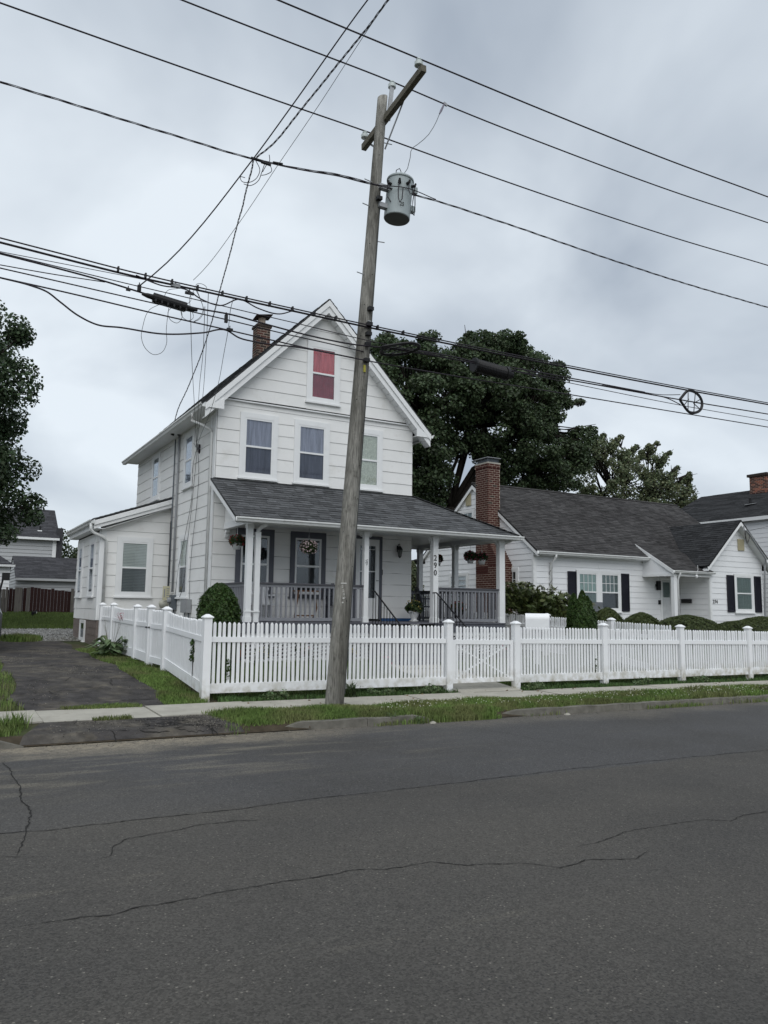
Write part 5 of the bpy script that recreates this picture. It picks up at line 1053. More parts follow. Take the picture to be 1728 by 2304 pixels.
# side fence towards the house
F2 = thing('side_fence', 'white vinyl picket side fence running back beside the driveway', 'fence', (3.78, 14.9, 0.4))
sy = [12.34, 14.90, 16.15, 17.40, 20.0, 21.5]; st_ = [1.512, 1.62, 1.65, 1.655, 1.688, 1.687]
sb = [0.17, 0.41, 0.42, 0.45, 0.46, 0.47]
for i in range(5):
    if i == 1: continue
    a, b = sy[i], sy[i + 1]
    panel(F2, (3.78, a), (3.78, b), lambda s: sb[i] + (sb[i + 1] - sb[i]) * s, lambda s: st_[i] + (st_[i + 1] - st_[i]) * s - .075, lambda s: st_[i] + (st_[i + 1] - st_[i]) * s - .36, scallop=0.045 if b - a > 2 else 0.012, brail=(0.08, 0.26))
for y, t_, b_ in list(zip(sy, st_, sb))[1:]: fpost(F2, 3.78, y, b_ - .1, t_)
G2 = thing('side_gate', 'narrow white picket gate with black latch in the side fence', 'gate', (3.78, 15.5, 0.42))
panel(G2, (3.78, 14.97), (3.78, 16.08), lambda s: .44, lambda s: 1.55, lambda s: 1.27, brail=(0.08, 0.2))
for y in (15.03, 16.02): MB().box(3.755, 3.805, y - .03, y + .03, 0.52, 1.27).build('stile', M_VINYL, G2)
lt = MB(); lt.bar((3.74, 16.06, 1.20), (3.70, 16.20, 1.20), 0.02, 0.03); lt.bar((3.72, 16.07, 1.12), (3.72, 16.07, 1.28), 0.02, 0.03); lt.build('latch', M_BLACK, G2)
# boundary fence between the two yards
F3 = thing('boundary_fence', 'white picket fence between the two yards, right of the porch', 'fence', (14.78, 16, 0.4))
by = [12.50, 14.44, 16.85, 19.25, 21.65, 24.05]; bt = [1.42, 1.479, 1.56, 1.64, 1.66, 1.68]
for i in range(5):
    a, b = by[i], by[i + 1]; panel(F3, (14.78, a), (14.78, b), lambda s: gz(14.78, a + (b - a) * s), lambda s: bt[i] - .085 + (bt[i + 1] - bt[i]) * s, lambda s: bt[i] - .34 + (bt[i + 1] - bt[i]) * s, scallop=0.0)
    fpost(F3, 14.78, b, gz(14.78, b) - .1, bt[i + 1])

# ---------------------------------------------------------------- utility pole
def pc(z): return Vector((5.522 + 0.0672 * (z - .12), 11.25, z))
PO = thing('utility_pole', 'leaning weathered wooden utility pole on the verge', 'utility pole', (5.52, 11.25, 0.12))
nseg = 40; vs = []; fs = []; nn_ = 22
for i in range(nseg + 1):
    z = -0.1 + (10.62 + 0.1) * i / nseg; r = 0.149 - 0.0058 * z * 1.0 if z > 0 else .15; r = max(r, .088); c = pc(z)
    for k in range(nn_):
        a = 2 * math.pi * k / nn_; rr = r * (1 + 0.012 * math.sin(a * 5 + z * .7) + 0.008 * math.sin(a * 9 + z * 2.1) + random.gauss(0, .0035)); vs.append((c.x + rr * math.cos(a), c.y + rr * math.sin(a), z + (0.02 * math.cos(a) if i == nseg else 0)))
for i in range(nseg):
    for k in range(nn_): k2 = (k + 1) % nn_; fs.append((i * nn_ + k, i * nn_ + k2, (i + 1) * nn_ + k2, (i + 1) * nn_ + k))
fs.append(tuple(nseg * nn_ + k for k in range(nn_))); MB().add(vs, fs).build('shaft', M_POLE, PO, smooth=True)
# crossarm in y direction, on the right side of the pole
MB().bar((6.185, 9.82, 10.25), (6.30, 12.08, 10.13), 0.09, 0.115).build('crossarm', M_ARM, PO)
for (p0, p1) in (((6.285, 10.62, 10.19), (6.262, 11.20, 9.62)), ((6.345, 11.90, 10.12), (6.262, 11.30, 9.62))): MB().bar(p0, p1, 0.012, 0.035).build('arm_brace', M_STEEL, PO)
def insulator(x, y, z, lab):
    o = MB().tube([(x, y, z - .14), (x, y, z)], 0.012).build('insulator_pin', M_STEEL, PO); MB().lathe((x, y, z - .045), [(0.045, -.012), (0.062, -.016), (0.070, -.010), (0.071, 0.045), (0.058, 0.060), (0.034, 0.066), (0.032, 0.082), (0.044, 0.092), (0.042, .105), (.02, .115)], 20).build('insulator', M_PORC, PO); MB().lathe((x, y, z - .045), [(.044, -.010), (.020, -.004)], 16).build('insulator_hollow', M_UNDERSHADE, PO)  # hollow coloured dark to paint the shade in the recess
insulator(6.155, 9.93, 10.405, ''); insulator(6.40, 11.22, 10.90, ''); insulator(6.30, 12.04, 10.36, '')
MB().bar((6.285, 11.135, 10.14), (6.385, 11.19, 10.84), 0.075, 0.025, (0, 1, 0)).build('top_bracket', M_STEEL, PO)
for z, s in ((9.75, 1), (8.95, -1), (8.50, -1), (7.9, 1), (7.25, -1)): c = pc(z); MB().tube([c + Vector((s * .05, -.02, 0)), c + Vector((s * .24, -.04, .01))], 0.009, 5).build('bolt', M_STEEL, PO)
for z in (6.62, 6.35, 6.18, 6.0, 5.72, 8.62):
    c = pc(z); MB().box(c.x - .03, c.x + .06, c.y - .19, c.y - .11, z - .03, z + .03).build('cable_clamp', M_BLACK, PO)
MB().box(pc(6.3).x + .0, pc(6.3).x + .06, 11.25 - .135, 11.25 - .10, 6.34, 6.42).build('tag_plate', M_STEEL, PO); MB().box(pc(5.55).x - .015, pc(5.55).x + .02, 11.25 - .138, 11.25 - .10, 5.52, 5.64).build('yellow_tag', mat('yellow_tag', (.35, .32, .05), .6), PO)
# ground wire down the pole, on the right side
MB().tube([pc(z) + Vector((.149 - .0058 * z + .004, -.03, 0)) for z in np.linspace(0.3, 8.6, 12)], 0.008, 5).build('ground_wire', M_WIREG, PO)
for z in np.arange(1.2, 9.6, .55):
    c = pc(z); a = random.uniform(3.6, 5.4); r = .149 - .0058 * z; MB().lathe((c.x + math.cos(a) * (r - .004), c.y + math.sin(a) * (r - .004), z), [(.010, 0), (.010, .006)], 7, (math.cos(a), math.sin(a), 0)).build('bolt_hole', M_BLACK, PO)
# number tags nailed on the pole: bar, 2, 2, 0, nail head with 7, ring
def onpole(z, du):   # a point on the camera-side surface, du metres to the right
    c = pc(z); r = .149 - .0058 * z + .002; a = math.radians(-118) + du / r; return (c.x + r * math.cos(a), c.y + r * math.sin(a), z), a
def poletext(s, z, du, size):
    (x, y, zz_), a = onpole(z, du); me = text_mesh(s, size, .002); me.materials.append(M_NUM); place('pole_number', me, PO, (x + math.cos(a) * .003, y + math.sin(a) * .003, zz_), (math.pi / 2, 0, a + math.pi / 2))
def polez(v): return 1.755 - (v - 1352.0) / 1761 * 12.35
(x, y, z), a = onpole(polez(1313), .0); s_ = Vector((-math.sin(a), math.cos(a), 0)); MB().bar(Vector((x, y, z)) - s_ * .045, Vector((x, y, z)) + s_ * .045, .006, .016).build('number_plate', M_NUM, PO)
poletext('2', polez(1321), -.014, .052); poletext('2', polez(1330), .005, .052); poletext('0', polez(1338), .018, .050); poletext('7', polez(1346), .034, .046)
for (v, du, rr) in ((1347, .015, .014), (1356.5, .008, .013)):
    (x, y, z), a = onpole(polez(v), du); MB().lathe((x, y, z), [(rr, 0), (rr * .6, .006)], 10, (math.cos(a), math.sin(a), 0)).build('nail_head', M_NUM, PO)

t = thing('utility_pole', 'plain wooden utility pole across the road where the drop wires end', 'utility pole', (9, -9.7, 0)); MB().tube([(9, -9.7, -.2), (9, -9.7, 10.2)], [.15, .10], 14).build('shaft', M_POLE, t, smooth=True); MB().bar((7.9, -9.6, 9.7), (10.1, -9.6, 9.7), .09, .11).build('crossarm', M_ARM, t)

# transformer
T = thing('transformer', 'grey cylindrical pole transformer marked 25', 'transformer', (6.50, 11.15, 8.36))
ax = (Vector((6.563, 11.15, 9.187)) - Vector((6.488, 11.15, 8.363))).normalized(); tb = Vector((6.488, 11.15, 8.363))
MB().lathe(tb, [(0.218, 0), (0.228, .01), (0.228, .72)], 36, ax).build('tank', M_TANK, T, smooth=False)
MB().lathe(tb, [(0.219, -.003), (0.218, .004)], 36, ax).build('tank_bottom', M_UNDERSHADE, T)
MB().lathe(tb + ax * .72, [(0.238, -.02), (0.242, 0), (0.238, .02), (0.19, .055), (0.10, .08), (0.02, .085)], 36, ax).build('lid', M_TANK, T, smooth=True)
MB().lathe(tb + ax * .78, [(0.045, 0), (0.05, .05), (0.035, .09), (0.02, .12)], 12, ax).build('bushing', M_PORC, T, smooth=True)
fdir = Vector((-0.40, -0.91, 0)).normalized(); rdir = Vector((.91, -.40, 0))
def tp(u, h, out=.23):  # angle offset u, height
    a = math.atan2(fdir.y, fdir.x) + u; return tb + ax * h + Vector((math.cos(a) * out, math.sin(a) * out, 0))
for u in (-.85, -.12, .5, 1.05): MB().tube([tp(u, .57, .21), tp(u, .57, .29), tp(u, .61, .30)], [.03, .026, .018], 8).build('terminal', M_BLACK, T)
ld = MB()
ld.tube([tp(-.85, .57, .29), tp(-1.0, .45, .27), tp(-.9, .32, .26), tp(-.65, .22, .24)], .008, 5); ld.tube([tp(-.12, .57, .29), tp(-.15, .4, .29), tp(-.1, .25, .30), tp(0.0, .16, .3), tp(.12, .22, .31), tp(.1, .42, .33)], .009, 5)
ld.tube([tp(.5, .57, .29), tp(.48, .42, .3), tp(.55, .34, .32), tp(.7, .36, .33), tp(.75, .42, .33)], .009, 5); ld.tube([tp(1.05, .57, .29), tp(1.1, .3, .27), tp(1.15, .08, .27), tp(1.3, .05, .3), tp(1.3, .25, .3), tp(.9, .40, .33)], .009, 5)
ld.build('leads', M_WIRE, T)
MB().box(6.70, 6.79, 11.02, 11.12, 8.52, 8.62).build('side_box', M_TANK, T); MB().box(6.72, 6.82, 11.0, 11.10, 8.86, 8.97).build('side_box', M_TANK, T)
for z in (8.52, 8.86): MB().box(6.12, 6.32, 11.10, 11.20, z - .03, z + .05).build('bracket', M_STEEL, T)
me = text_mesh('25', .10, .002); me.materials.append(M_BLACK); a = math.atan2(fdir.y, fdir.x) + .22; q = tb + ax * .17 + Vector((math.cos(a) * .2315, math.sin(a) * .2315, 0)); place('number', me, T, tuple(q), (math.pi / 2, 0.08, a + math.pi / 2), (.8, 1, 1))
mb = MB().tube([tb + ax * .90, tb + ax * .96 + Vector((-.04, 0, 0)), tb + ax * .91 + Vector((-.10, 0, 0)), tb + ax * .77 + Vector((-.12, -.03, 0))], .008, 6).build('jumper', M_WIRE, T)
t = thing('fuse_lead', 'thin wire with grey fuse hanging from the middle line to the transformer', 'wire', (7.2, 11.25, 10.2))
MB().tube([(7.55, 11.25, 10.98), (7.46, 11.24, 10.78), (7.42, 11.23, 10.70)], [.016, .022, .012], 8).build('fuse', mat('fuse_grey', (.16, .15, .19), .5), t); MB().bar((7.52, 11.25, 10.97), (7.60, 11.25, 10.94), .03, .045).build('clamp', M_STEEL, t)
MB().tube([(7.42, 11.23, 10.70), (7.344, 11.21, 10.52), (7.27, 11.2, 10.37), (7.172, 11.2, 10.20), (7.06, 11.2, 10.06), (6.937, 11.2, 9.93), (6.84, 11.2, 9.84), (6.785, 11.19, 9.74), (6.77, 11.18, 9.62), (6.71, 11.17, 9.38), (6.62, 11.15, 9.24)], .006, 5).build('lead', M_WIREG, t)

# ---------------------------------------------------------------- wires
def smooth_path(pts, per=8):
    P = [Vector(p) for p in pts]; n = len(P); out_ = []; T = []
    for i in range(n):
        a, b, c = P[max(i - 1, 0)], P[i], P[min(i + 1, n - 1)]; d1, d2 = (b - a).length, (c - b).length
        if d1 < 1e-6: T.append((c - b) / max(d2, 1e-6))
        elif d2 < 1e-6: T.append((b - a) / d1)
        else: T.append(((b - a) / d1 * d2 + (c - b) / d2 * d1) / (d1 + d2))
    for i in range(n - 1):
        L = (P[i + 1] - P[i]).length; k_ = per if L < 4 else per * 2
        for k in range(k_):
            t = k / k_; h = 1 - t
            out_.append(P[i] * ((1 + 2 * t) * h * h) + T[i] * (L * t * h * h) + P[i + 1] * (t * t * (3 - 2 * t)) - T[i + 1] * (L * t * t * h))
    out_.append(P[-1]); return out_
def line(name, label, cat, pts, r, group=None, m=None, twist=0, per=8, n=6):
    P = smooth_path(pts, per)
    if not twist: o = MB().tube(P, r, n).build(name, m or M_WIRE)
    else:
        L = [0]
        for a, b in zip(P, P[1:]): L.append(L[-1] + (b - a).length)
        # resample finely for the twisted strands
        tot = L[-1]; N_ = int(tot / 0.05) + 2; Q = []; j = 0
        for i in range(N_):
            s = tot * i / (N_ - 1)
            while j < len(L) - 2 and L[j + 1] < s: j += 1
            f = (s - L[j]) / max(1e-6, L[j + 1] - L[j]); Q.append(P[j].lerp(P[j + 1], f))
        mb = MB()
        for ph in range(3):
            pts2 = []
            for i, q in enumerate(Q):
                s = tot * i / (N_ - 1); d = (Q[min(i + 1, N_ - 1)] - Q[max(i - 1, 0)]).normalized(); a = d.cross(Vector((0, 0, 1)));
                a = a.normalized() if a.length > .01 else Vector((1, 0, 0)); b = d.cross(a); an = s * twist + ph * 2.094; pts2.append(q + a * math.cos(an) * r * 1.25 + b * math.sin(an) * r * 1.25)
            mb.tube(pts2, r * (0.75 if ph else .6), 5)
        o = mb.build(name, m or M_WIRE)
    return _meta(o, label, cat, group)
def ext(y, pts, x0=-26, x1=38, z0=None, z1=None):
    a, b = pts[0], pts[-1]; P = [(x, y, z) for x, z in pts]
    zl = a[1] + (z0 if z0 is not None else .7); zr_ = b[1] + (z1 if z1 is not None else .5)
    L = [(x0, y, zl), ((x0 + a[0]) / 2, y, a[1] + (zl - a[1]) * .22)] + P + [((x1 + b[0]) / 2, y, b[1] + (zr_ - b[1]) * .35), (x1, y, zr_)]
    return L
def simp(pts, c0=None):  # least-squares parabola through measured points keeps the sag smooth
    xs_ = np.array([p[0] for p in pts]); zs_ = np.array([p[1] for p in pts]); co_ = np.polyfit(xs_, zs_, 2); return [(float(x), float(np.polyval(co_, x))) for x in np.linspace(xs_[0], xs_[-1], 7)]
PG = 'bare overhead lines on the insulators'
line('power_line', 'highest overhead line, on the near end of the crossarm', 'power line', ext(9.93, [(0.2, 10.50), (3.691, 10.47), (6.1, 10.475), (8.798, 10.485), (11.693, 10.53), (15.142, 10.66)]), .013, PG)
line('power_line', 'overhead line over the insulator on the pole top', 'power line', ext(11.25, [(0, 10.99), (2.622, 10.968), (4.4, 10.97), (6.40, 10.985), (7.8, 10.945), (10.5, 10.945), (13.5, 11.0), (17.105, 11.17)]), .013, PG)
line('power_line', 'overhead line on the far end of the crossarm, lowest of the three', 'power line', ext(12.05, [(0.188, 10.45), (2.8, 10.44), (4.6, 10.44), (6.34, 10.45), (8.5, 10.43), (11.6, 10.44), (14.7, 10.50), (18.234, 10.65)]), .013, PG)
line('secondary_cable', 'black twisted cable meeting the pole at the transformer', 'cable', ext(11.05, [(0.245, 8.59), (1.158, 8.59), (2.503, 8.588), (3.820, 8.60), (4.649, 8.68), (5.288, 8.78), (5.970, 8.81), (7.161, 8.865), (8.679, 8.86), (11.428, 8.80), (13.45, 8.785), (16.642, 8.84)]), .0085, twist=4)
TG = 'telecom cables strung below the power lines'
T1 = [(0.388, 6.43), (1.156, 6.395), (2.027, 6.355), (3.229, 6.335), (4.421, 6.325), (5.914, 6.319), (7.443, 6.328), (10.053, 6.36), (14.048, 6.436), (16.5, 6.505)]
line('telecom_cable', 'topmost thick telecom bundle across the gable', 'cable', ext(11.07, T1), .0105, TG)
line('telecom_cable', 'thick companion cable lashed just under the topmost bundle', 'cable', ext(11.12, [(a, b - (.040 - .02 * min(1, max(0, (a - 1.5) / 2)))) for a, b in T1]), .0155, TG)
line('telecom_cable', 'cable carrying the black splice case', 'cable', ext(11.07, [(0.402, 6.215), (1.73, 6.133), (2.358, 6.065), (2.921, 6.012), (3.6, 6.02), (4.064, 5.985), (4.89, 5.935), (5.598, 5.932), (6.225, 5.98), (7.2, 6.02), (8.077, 6.030), (8.873, 6.035), (10.24, 6.075), (13.545, 6.145), (16.48, 6.235)]), .0125, TG)
line('telecom_cable', 'thinner cable just above the splice case', 'cable', ext(11.0, [(0.398, 6.20), (2.128, 6.135), (3.102, 6.110), (3.819, 6.087), (4.638, 6.065), (5.584, 6.03), (7.397, 6.008), (10.174, 5.995), (13.3, 5.995), (16.364, 6.055)]), .007, TG)
line('telecom_cable', 'thin cable passing under the splice case to the pole', 'cable', [(-26, 11.1, 6.7), (-12, 11.1, 6.2), (0.416, 11.1, 6.031), (2.238, 11.1, 5.975), (3.861, 11.1, 5.925), (4.247, 11.1, 5.905), (5.451, 11.12, 5.88), (5.88, 11.14, 5.87)], .009, TG)
line('telecom_cable', 'lowest straight telecom cable on the pole', 'cable', ext(11.07, [(0.423, 5.890), (1.285, 5.862), (2.4, 5.81), (3.478, 5.773), (4.2, 5.745), (5.68, 5.704), (6.085, 5.703), (7.446, 5.722), (10.043, 5.783), (13.065, 5.848), (16.457, 5.924)]), .0105, TG)
line('telecom_cable', 'slack black cable hanging in a wide bow at the left', 'cable', [(-6, 11.0, 6.0), (-2, 11.0, 5.9), (0.421, 11, 5.862), (0.80, 11, 5.835), (0.989, 11, 5.795), (1.161, 11, 5.69), (1.396, 11, 5.548), (1.658, 11, 5.465), (1.955, 11, 5.485), (2.536, 11, 5.502), (3.123, 11, 5.63), (3.483, 11.02, 5.745), (3.673, 11, 5.66), (3.934, 11, 5.642), (4.674, 11, 5.685), (5.64, 11.05, 5.70)], .012, TG)
line('telecom_cable', 'short thin cable joining the splice cable from the left', 'cable', [(-8, 11.1, 6.1), (0.413, 11.1, 6.074), (1.066, 11.1, 6.095), (1.735, 11.09, 6.13)], .007, TG)
line('telecom_cable', 'thin wire below the topmost bundle at the left', 'cable', [(-8, 11.15, 6.2), (0.403, 11.15, 6.276), (2.15, 11.15, 6.31), (2.898, 11.13, 6.31)], .005, TG)
line('telecom_cable', 'slack loop hanging under the topmost bundle before the gable', 'cable', [(2.15, 11.1, 6.33), (2.5, 11.1, 6.26), (2.9, 11.1, 6.27), (3.1, 11.1, 6.18), (3.4, 11.1, 6.14), (3.7, 11.1, 6.30), (4.0, 11.1, 6.22), (4.35, 11.1, 6.20), (4.6, 11.1, 6.31)], .010, TG)
DG = 'drop wires to the houses'
def over(pts, f=2.2): a, b = Vector(pts[-2]), Vector(pts[-1]); return list(pts) + [(b.x + .9, 3.0, b.z + .45), (b.x + 2.4, -3.5, b.z + .45), (8.9, -9.6, 9.1)]
line('drop_wire', 'straight dark cable rising to the top edge, leftmost of three', 'wire', over([(2.191, 11.07, 6.16), (2.347, 10.897, 6.303), (3.255, 9.468, 7.578), (3.544, 8.834, 8.087), (3.982, 7.6, 8.886)]), .009, DG)
line('drop_wire', 'twisted service cable rising to the top edge', 'wire', over([(3.842, 11.05, 8.60), (3.874, 10.963, 8.628), (3.937, 10.842, 8.665), (4.197, 9.982, 8.992), (4.37, 9.139, 9.232), (4.468, 8.416, 9.355), (4.487, 8.0, 9.393)]), .0075, DG, twist=11)
line('drop_wire', 'thin straight wire rising to the top edge, rightmost of three', 'wire', over([(2.968, 11.07, 6.43), (3.028, 10.994, 6.50), (3.4, 10.428, 7.12), (3.754, 9.745, 7.843), (4.014, 9.204, 8.365), (4.468, 8.0, 9.354)]), .004, DG, M_WIREG)
line('drop_wire', 'twisted service drop from the mid-span joint to the left eave', 'wire', [(3.827, 11.07, 8.595), (3.95, 11.5, 8.67), (4.029, 11.842, 8.70), (4.14, 12.3, 8.76), (4.296, 12.917, 8.81), (4.426, 13.532, 8.83), (4.704, 14.856, 8.763), (4.94, 16.161, 8.581), (5.197, 17.689, 8.223), (5.30, 18.6, 7.93), (5.36, 20.0, 7.36), (5.36, 21.2, 6.75), (5.36, 21.42, 6.40)], .0075, DG, twist=8)
for nm_, pts in {'thin telephone drop, leftmost at the wall bracket': [(2.944, 11.07, 6.016), (3.824, 14.103, 6.278 - .1), (4.763, 17.191, 6.145), (5.56, 19.7, 5.754)],
      'thin telephone drop, second at the wall bracket': [(3.159, 11.07, 6.061), (4.04, 14.164, 6.333 - .05), (4.495, 15.888, 6.306), (5.56, 19.7, 5.824)],
      'thin telephone drop, third at the wall bracket': [(3.203, 11.07, 6.298), (4.229, 14.614, 6.492), (4.816, 16.723, 6.321), (5.56, 19.7, 5.73)],
      'curving telephone drop, rightmost at the wall bracket': [(3.594, 11.07, 6.299), (3.752, 11.676, 6.368), (4.124, 12.944, 6.453), (4.467, 14.224, 6.459), (4.883, 15.839, 6.355), (5.3, 17.926, 6.06), (5.45, 19.079, 5.80), (5.56, 19.7, 5.641)]}.items(): line('drop_wire', nm_, 'wire', pts, .005, DG, M_WIREG)
WGp = 'thin wires stapled down the left house wall'
line('wall_wire', 'thin dark wire down the side wall to the electric meter', 'wire', [(5.57, 19.66, 5.70), (5.575, 20.0, 5.3), (5.575, 20.0, 4.4), (5.575, 20.4, 3.6), (5.575, 21.0, 2.6), (5.575, 21.2, 1.9)], .006, WGp)
line('wall_wire', 'thin dark wire down the side wall to the grey boxes', 'wire', [(5.57, 19.62, 5.70), (5.575, 19.45, 5.0), (5.575, 19.5, 4.2), (5.575, 19.75, 3.2), (5.575, 19.85, 2.4), (5.575, 19.8, 1.8)], .006, WGp)
line('wall_wire', 'pale wire looped across the side window', 'wire', [(5.57, 19.64, 5.68), (5.57, 19.8, 4.9), (5.56, 19.95, 4.0), (5.55, 20.2, 3.0), (5.55, 20.3, 2.3), (5.565, 20.6, 1.95), (5.56, 20.9, 1.75)], .006, WGp)
t = thing('wire_coil', 'coiled slack wire hanging at the bracket on the side wall', 'wire', (5.57, 19.5, 5.5)); c = MB()
for k in range(3): c.tube([(5.55 - .01 * k, 19.35 + .05 * math.cos(a), 5.60 + .12 * math.sin(a)) for a in np.linspace(0, 6.3, 14)], .005, 4)
c.tube([(5.55, 19.35, 5.7), (5.52, 19.6, 5.78), (5.55, 19.7, 5.7), (5.54, 19.9, 5.85)], .006, 4); c.build('coil', M_WIRE, t); MB().box(5.55, 5.60, 19.62, 19.68, 5.66, 5.76).build('bracket', M_STEEL, t)
# splice case and strand hardware
t = thing('splice_case', 'long black splice case hanging on the cable at the left', 'splice case', (2.64, 11.07, 5.95)); a = Vector((2.30, 11.07, 6.055)); b = Vector((2.98, 11.07, 5.985)); d = (b - a).normalized()
MB().tube([a + d * .10, b - d * .10], .070, 14).build('case', M_BLACK, t); MB().tube([a - d * .06, a + d * .02, a + d * .10], [.018, .035, .04], 10).build('end_cap', M_BLACK, t); MB().tube([b + d * .07, b - d * .02, b - d * .10], [.018, .035, .04], 10).build('end_cap', M_BLACK, t)
for k in range(6): q = a.lerp(b, .18 + .13 * k); MB().box(q.x - .012, q.x + .012, q.y - .09, q.y - .06, q.z - .08, q.z - .045).build('bolt', M_BLACK, t)
MB().bar(a + d * .12 + Vector((0, 0, -.06)), b - d * .12 + Vector((0, 0, -.06)), .05, .03).build('flange', M_BLACK, t)
smallb = [((2.20, 11.07, 6.135), (.05, .04, .09), 'small black clip box left of the splice case'), ((2.72, 11.1, 6.30), (.13, .05, .05), 'small grey tap on the topmost bundle above the splice case'), ((2.93, 11.1, 6.23), (.13, .04, .035), 'second tap block under the topmost bundle'), ((3.49, 11.07, 5.94), (.045, .04, .12), 'small black box hanging on the cable left of the gable'), ((2.05, 11.07, 6.08), (.06, .03, .03), 'black clamp at far left of the splice cable'), ((3.53, 11.0, 5.755), (.09, .04, .04), 'clamp where the slack cable meets the lowest cable')]
for (p, s, lab) in smallb:
    t = thing('cable_clamp', lab, 'cable clamp', p, 'small hardware clipped on the telecom cables'); MB().box(p[0] - s[0] / 2, p[0] + s[0] / 2, p[1] - s[1] / 2, p[1] + s[1] / 2, p[2] - s[2] / 2, p[2] + s[2] / 2).build('clamp_body', M_BLACK if 'grey' not in lab else M_METERG, t); MB().tube([(p[0], p[1], p[2] + s[2] / 2), (p[0], p[1], p[2] + s[2] / 2 + .04)], .008, 5).build('clamp_bolt', M_BLACK, t)
mb = MB()
for x in list(np.arange(1.9, 5.7, .38)) + [6.1, 6.6]: zt = float(np.interp(x, [p[0] for p in T1], [p[1] for p in T1])); mb.box(x - .012, x + .012, 11.05, 11.12, zt - .04, zt + .028)
_meta(mb.build('cable_spacers', M_BLACK), 'row of small black spacers clipped along the topmost bundle', 'cable spacers', None, 'stuff')
LPg = 'loose loops of thin wire under the splice case'
loops = [([(2.50, 11.07, 5.96), (2.36, 11.07, 5.85), (2.28, 11.07, 5.6), (2.27, 11.07, 5.40), (2.34, 11.07, 5.26), (2.45, 11.07, 5.20), (2.56, 11.07, 5.25), (2.62, 11.07, 5.38), (2.61, 11.07, 5.6), (2.63, 11.07, 5.93)], 'largest wire loop hanging below the splice case'),
  ([(2.68, 11.07, 5.96), (2.62, 11.07, 5.86), (2.66, 11.07, 5.76), (2.76, 11.07, 5.73), (2.82, 11.07, 5.80), (2.82, 11.07, 5.9), (2.75, 11.07, 5.97)], 'middle small wire loop right of the large one'),
  ([(2.80, 11.07, 5.95), (2.84, 11.07, 5.83), (2.92, 11.07, 5.80), (2.99, 11.07, 5.85), (2.98, 11.07, 5.93), (2.92, 11.07, 5.98)], 'smallest wire loop at right end of the splice case'),
  ([(3.03, 11.09, 6.31), (3.02, 11.09, 6.38), (3.10, 11.09, 6.41), (3.18, 11.09, 6.37), (3.16, 11.09, 6.30)], 'small wire ring on top of the bundle where a drop starts'),
  ([(3.0, 11.09, 6.33), (3.1, 11.09, 6.15), (3.15, 11.09, 6.0), (3.08, 11.09, 5.85), (3.0, 11.09, 5.80), (3.09, 11.09, 5.88), (3.14, 11.09, 6.02), (3.08, 11.09, 6.2), (3.02, 11.09, 6.33)], 'narrow hanging wire loop between the two bundles'),
  ([(2.76, 11.08, 6.26), (2.60, 11.08, 6.19), (2.55, 11.08, 6.05)], 'short wire dropping into the left end of the splice case'),
  ([(2.92, 11.08, 6.25), (2.95, 11.08, 6.12), (2.88, 11.08, 6.03)], 'short wire dropping into the right end of the splice case'),
  ([(3.0, 11.08, 6.30), (2.93, 11.08, 6.16), (2.94, 11.08, 6.03)], 'thick short tail at the right end of the splice case')]
for pts, lab in loops: line('wire_loop', lab, 'wire', pts, .004, LPg, M_WIREG, per=5)
# mid-span joint of the service drops
t = thing('cable_joint', 'tangle of black connectors at the mid-span joint', 'cable joint', (3.95, 11.05, 8.5))
j = MB(); j.tube([(3.78, 11.04, 8.60), (3.98, 11.04, 8.60)], .022, 8); j.tube([(3.94, 11.02, 8.57), (4.10, 11.02, 8.565)], .020, 8); j.tube([(4.14, 11.03, 8.63), (4.30, 11.03, 8.65)], .020, 8); j.build('connectors', M_BLACK, t); j = MB()
for pts in ([(3.85, 11.04, 8.59), (3.95, 11.1, 8.48), (3.93, 11.2, 8.38), (3.82, 11.3, 8.33), (3.74, 11.35, 8.36), (3.72, 11.35, 8.42), (3.78, 11.3, 8.40)], [(4.0, 11.03, 8.56), (3.98, 11.1, 8.44), (3.97, 11.2, 8.36), (3.86, 11.3, 8.29), (3.78, 11.35, 8.32)], [(4.10, 11.03, 8.56), (4.13, 11.05, 8.50), (4.06, 11.1, 8.44), (3.98, 11.1, 8.40)], [(4.05, 10.97, 8.70), (4.07, 11.0, 8.62), (4.03, 11.03, 8.55), (3.99, 11.08, 8.45)]): j.tube(smooth_path(pts, 5), .006, 5)
j.build('jumpers', M_WIRE, t)
line('secondary_cable', 'second strand of the twisted cable between the joint and the pole', 'cable', [(3.80, 11.03, 8.59), (4.2, 11.03, 8.61), (4.65, 11.04, 8.66), (5.3, 11.05, 8.755), (5.95, 11.05, 8.80), (6.5, 10.9, 8.83), (7.2, 11.0, 8.86)], .008)
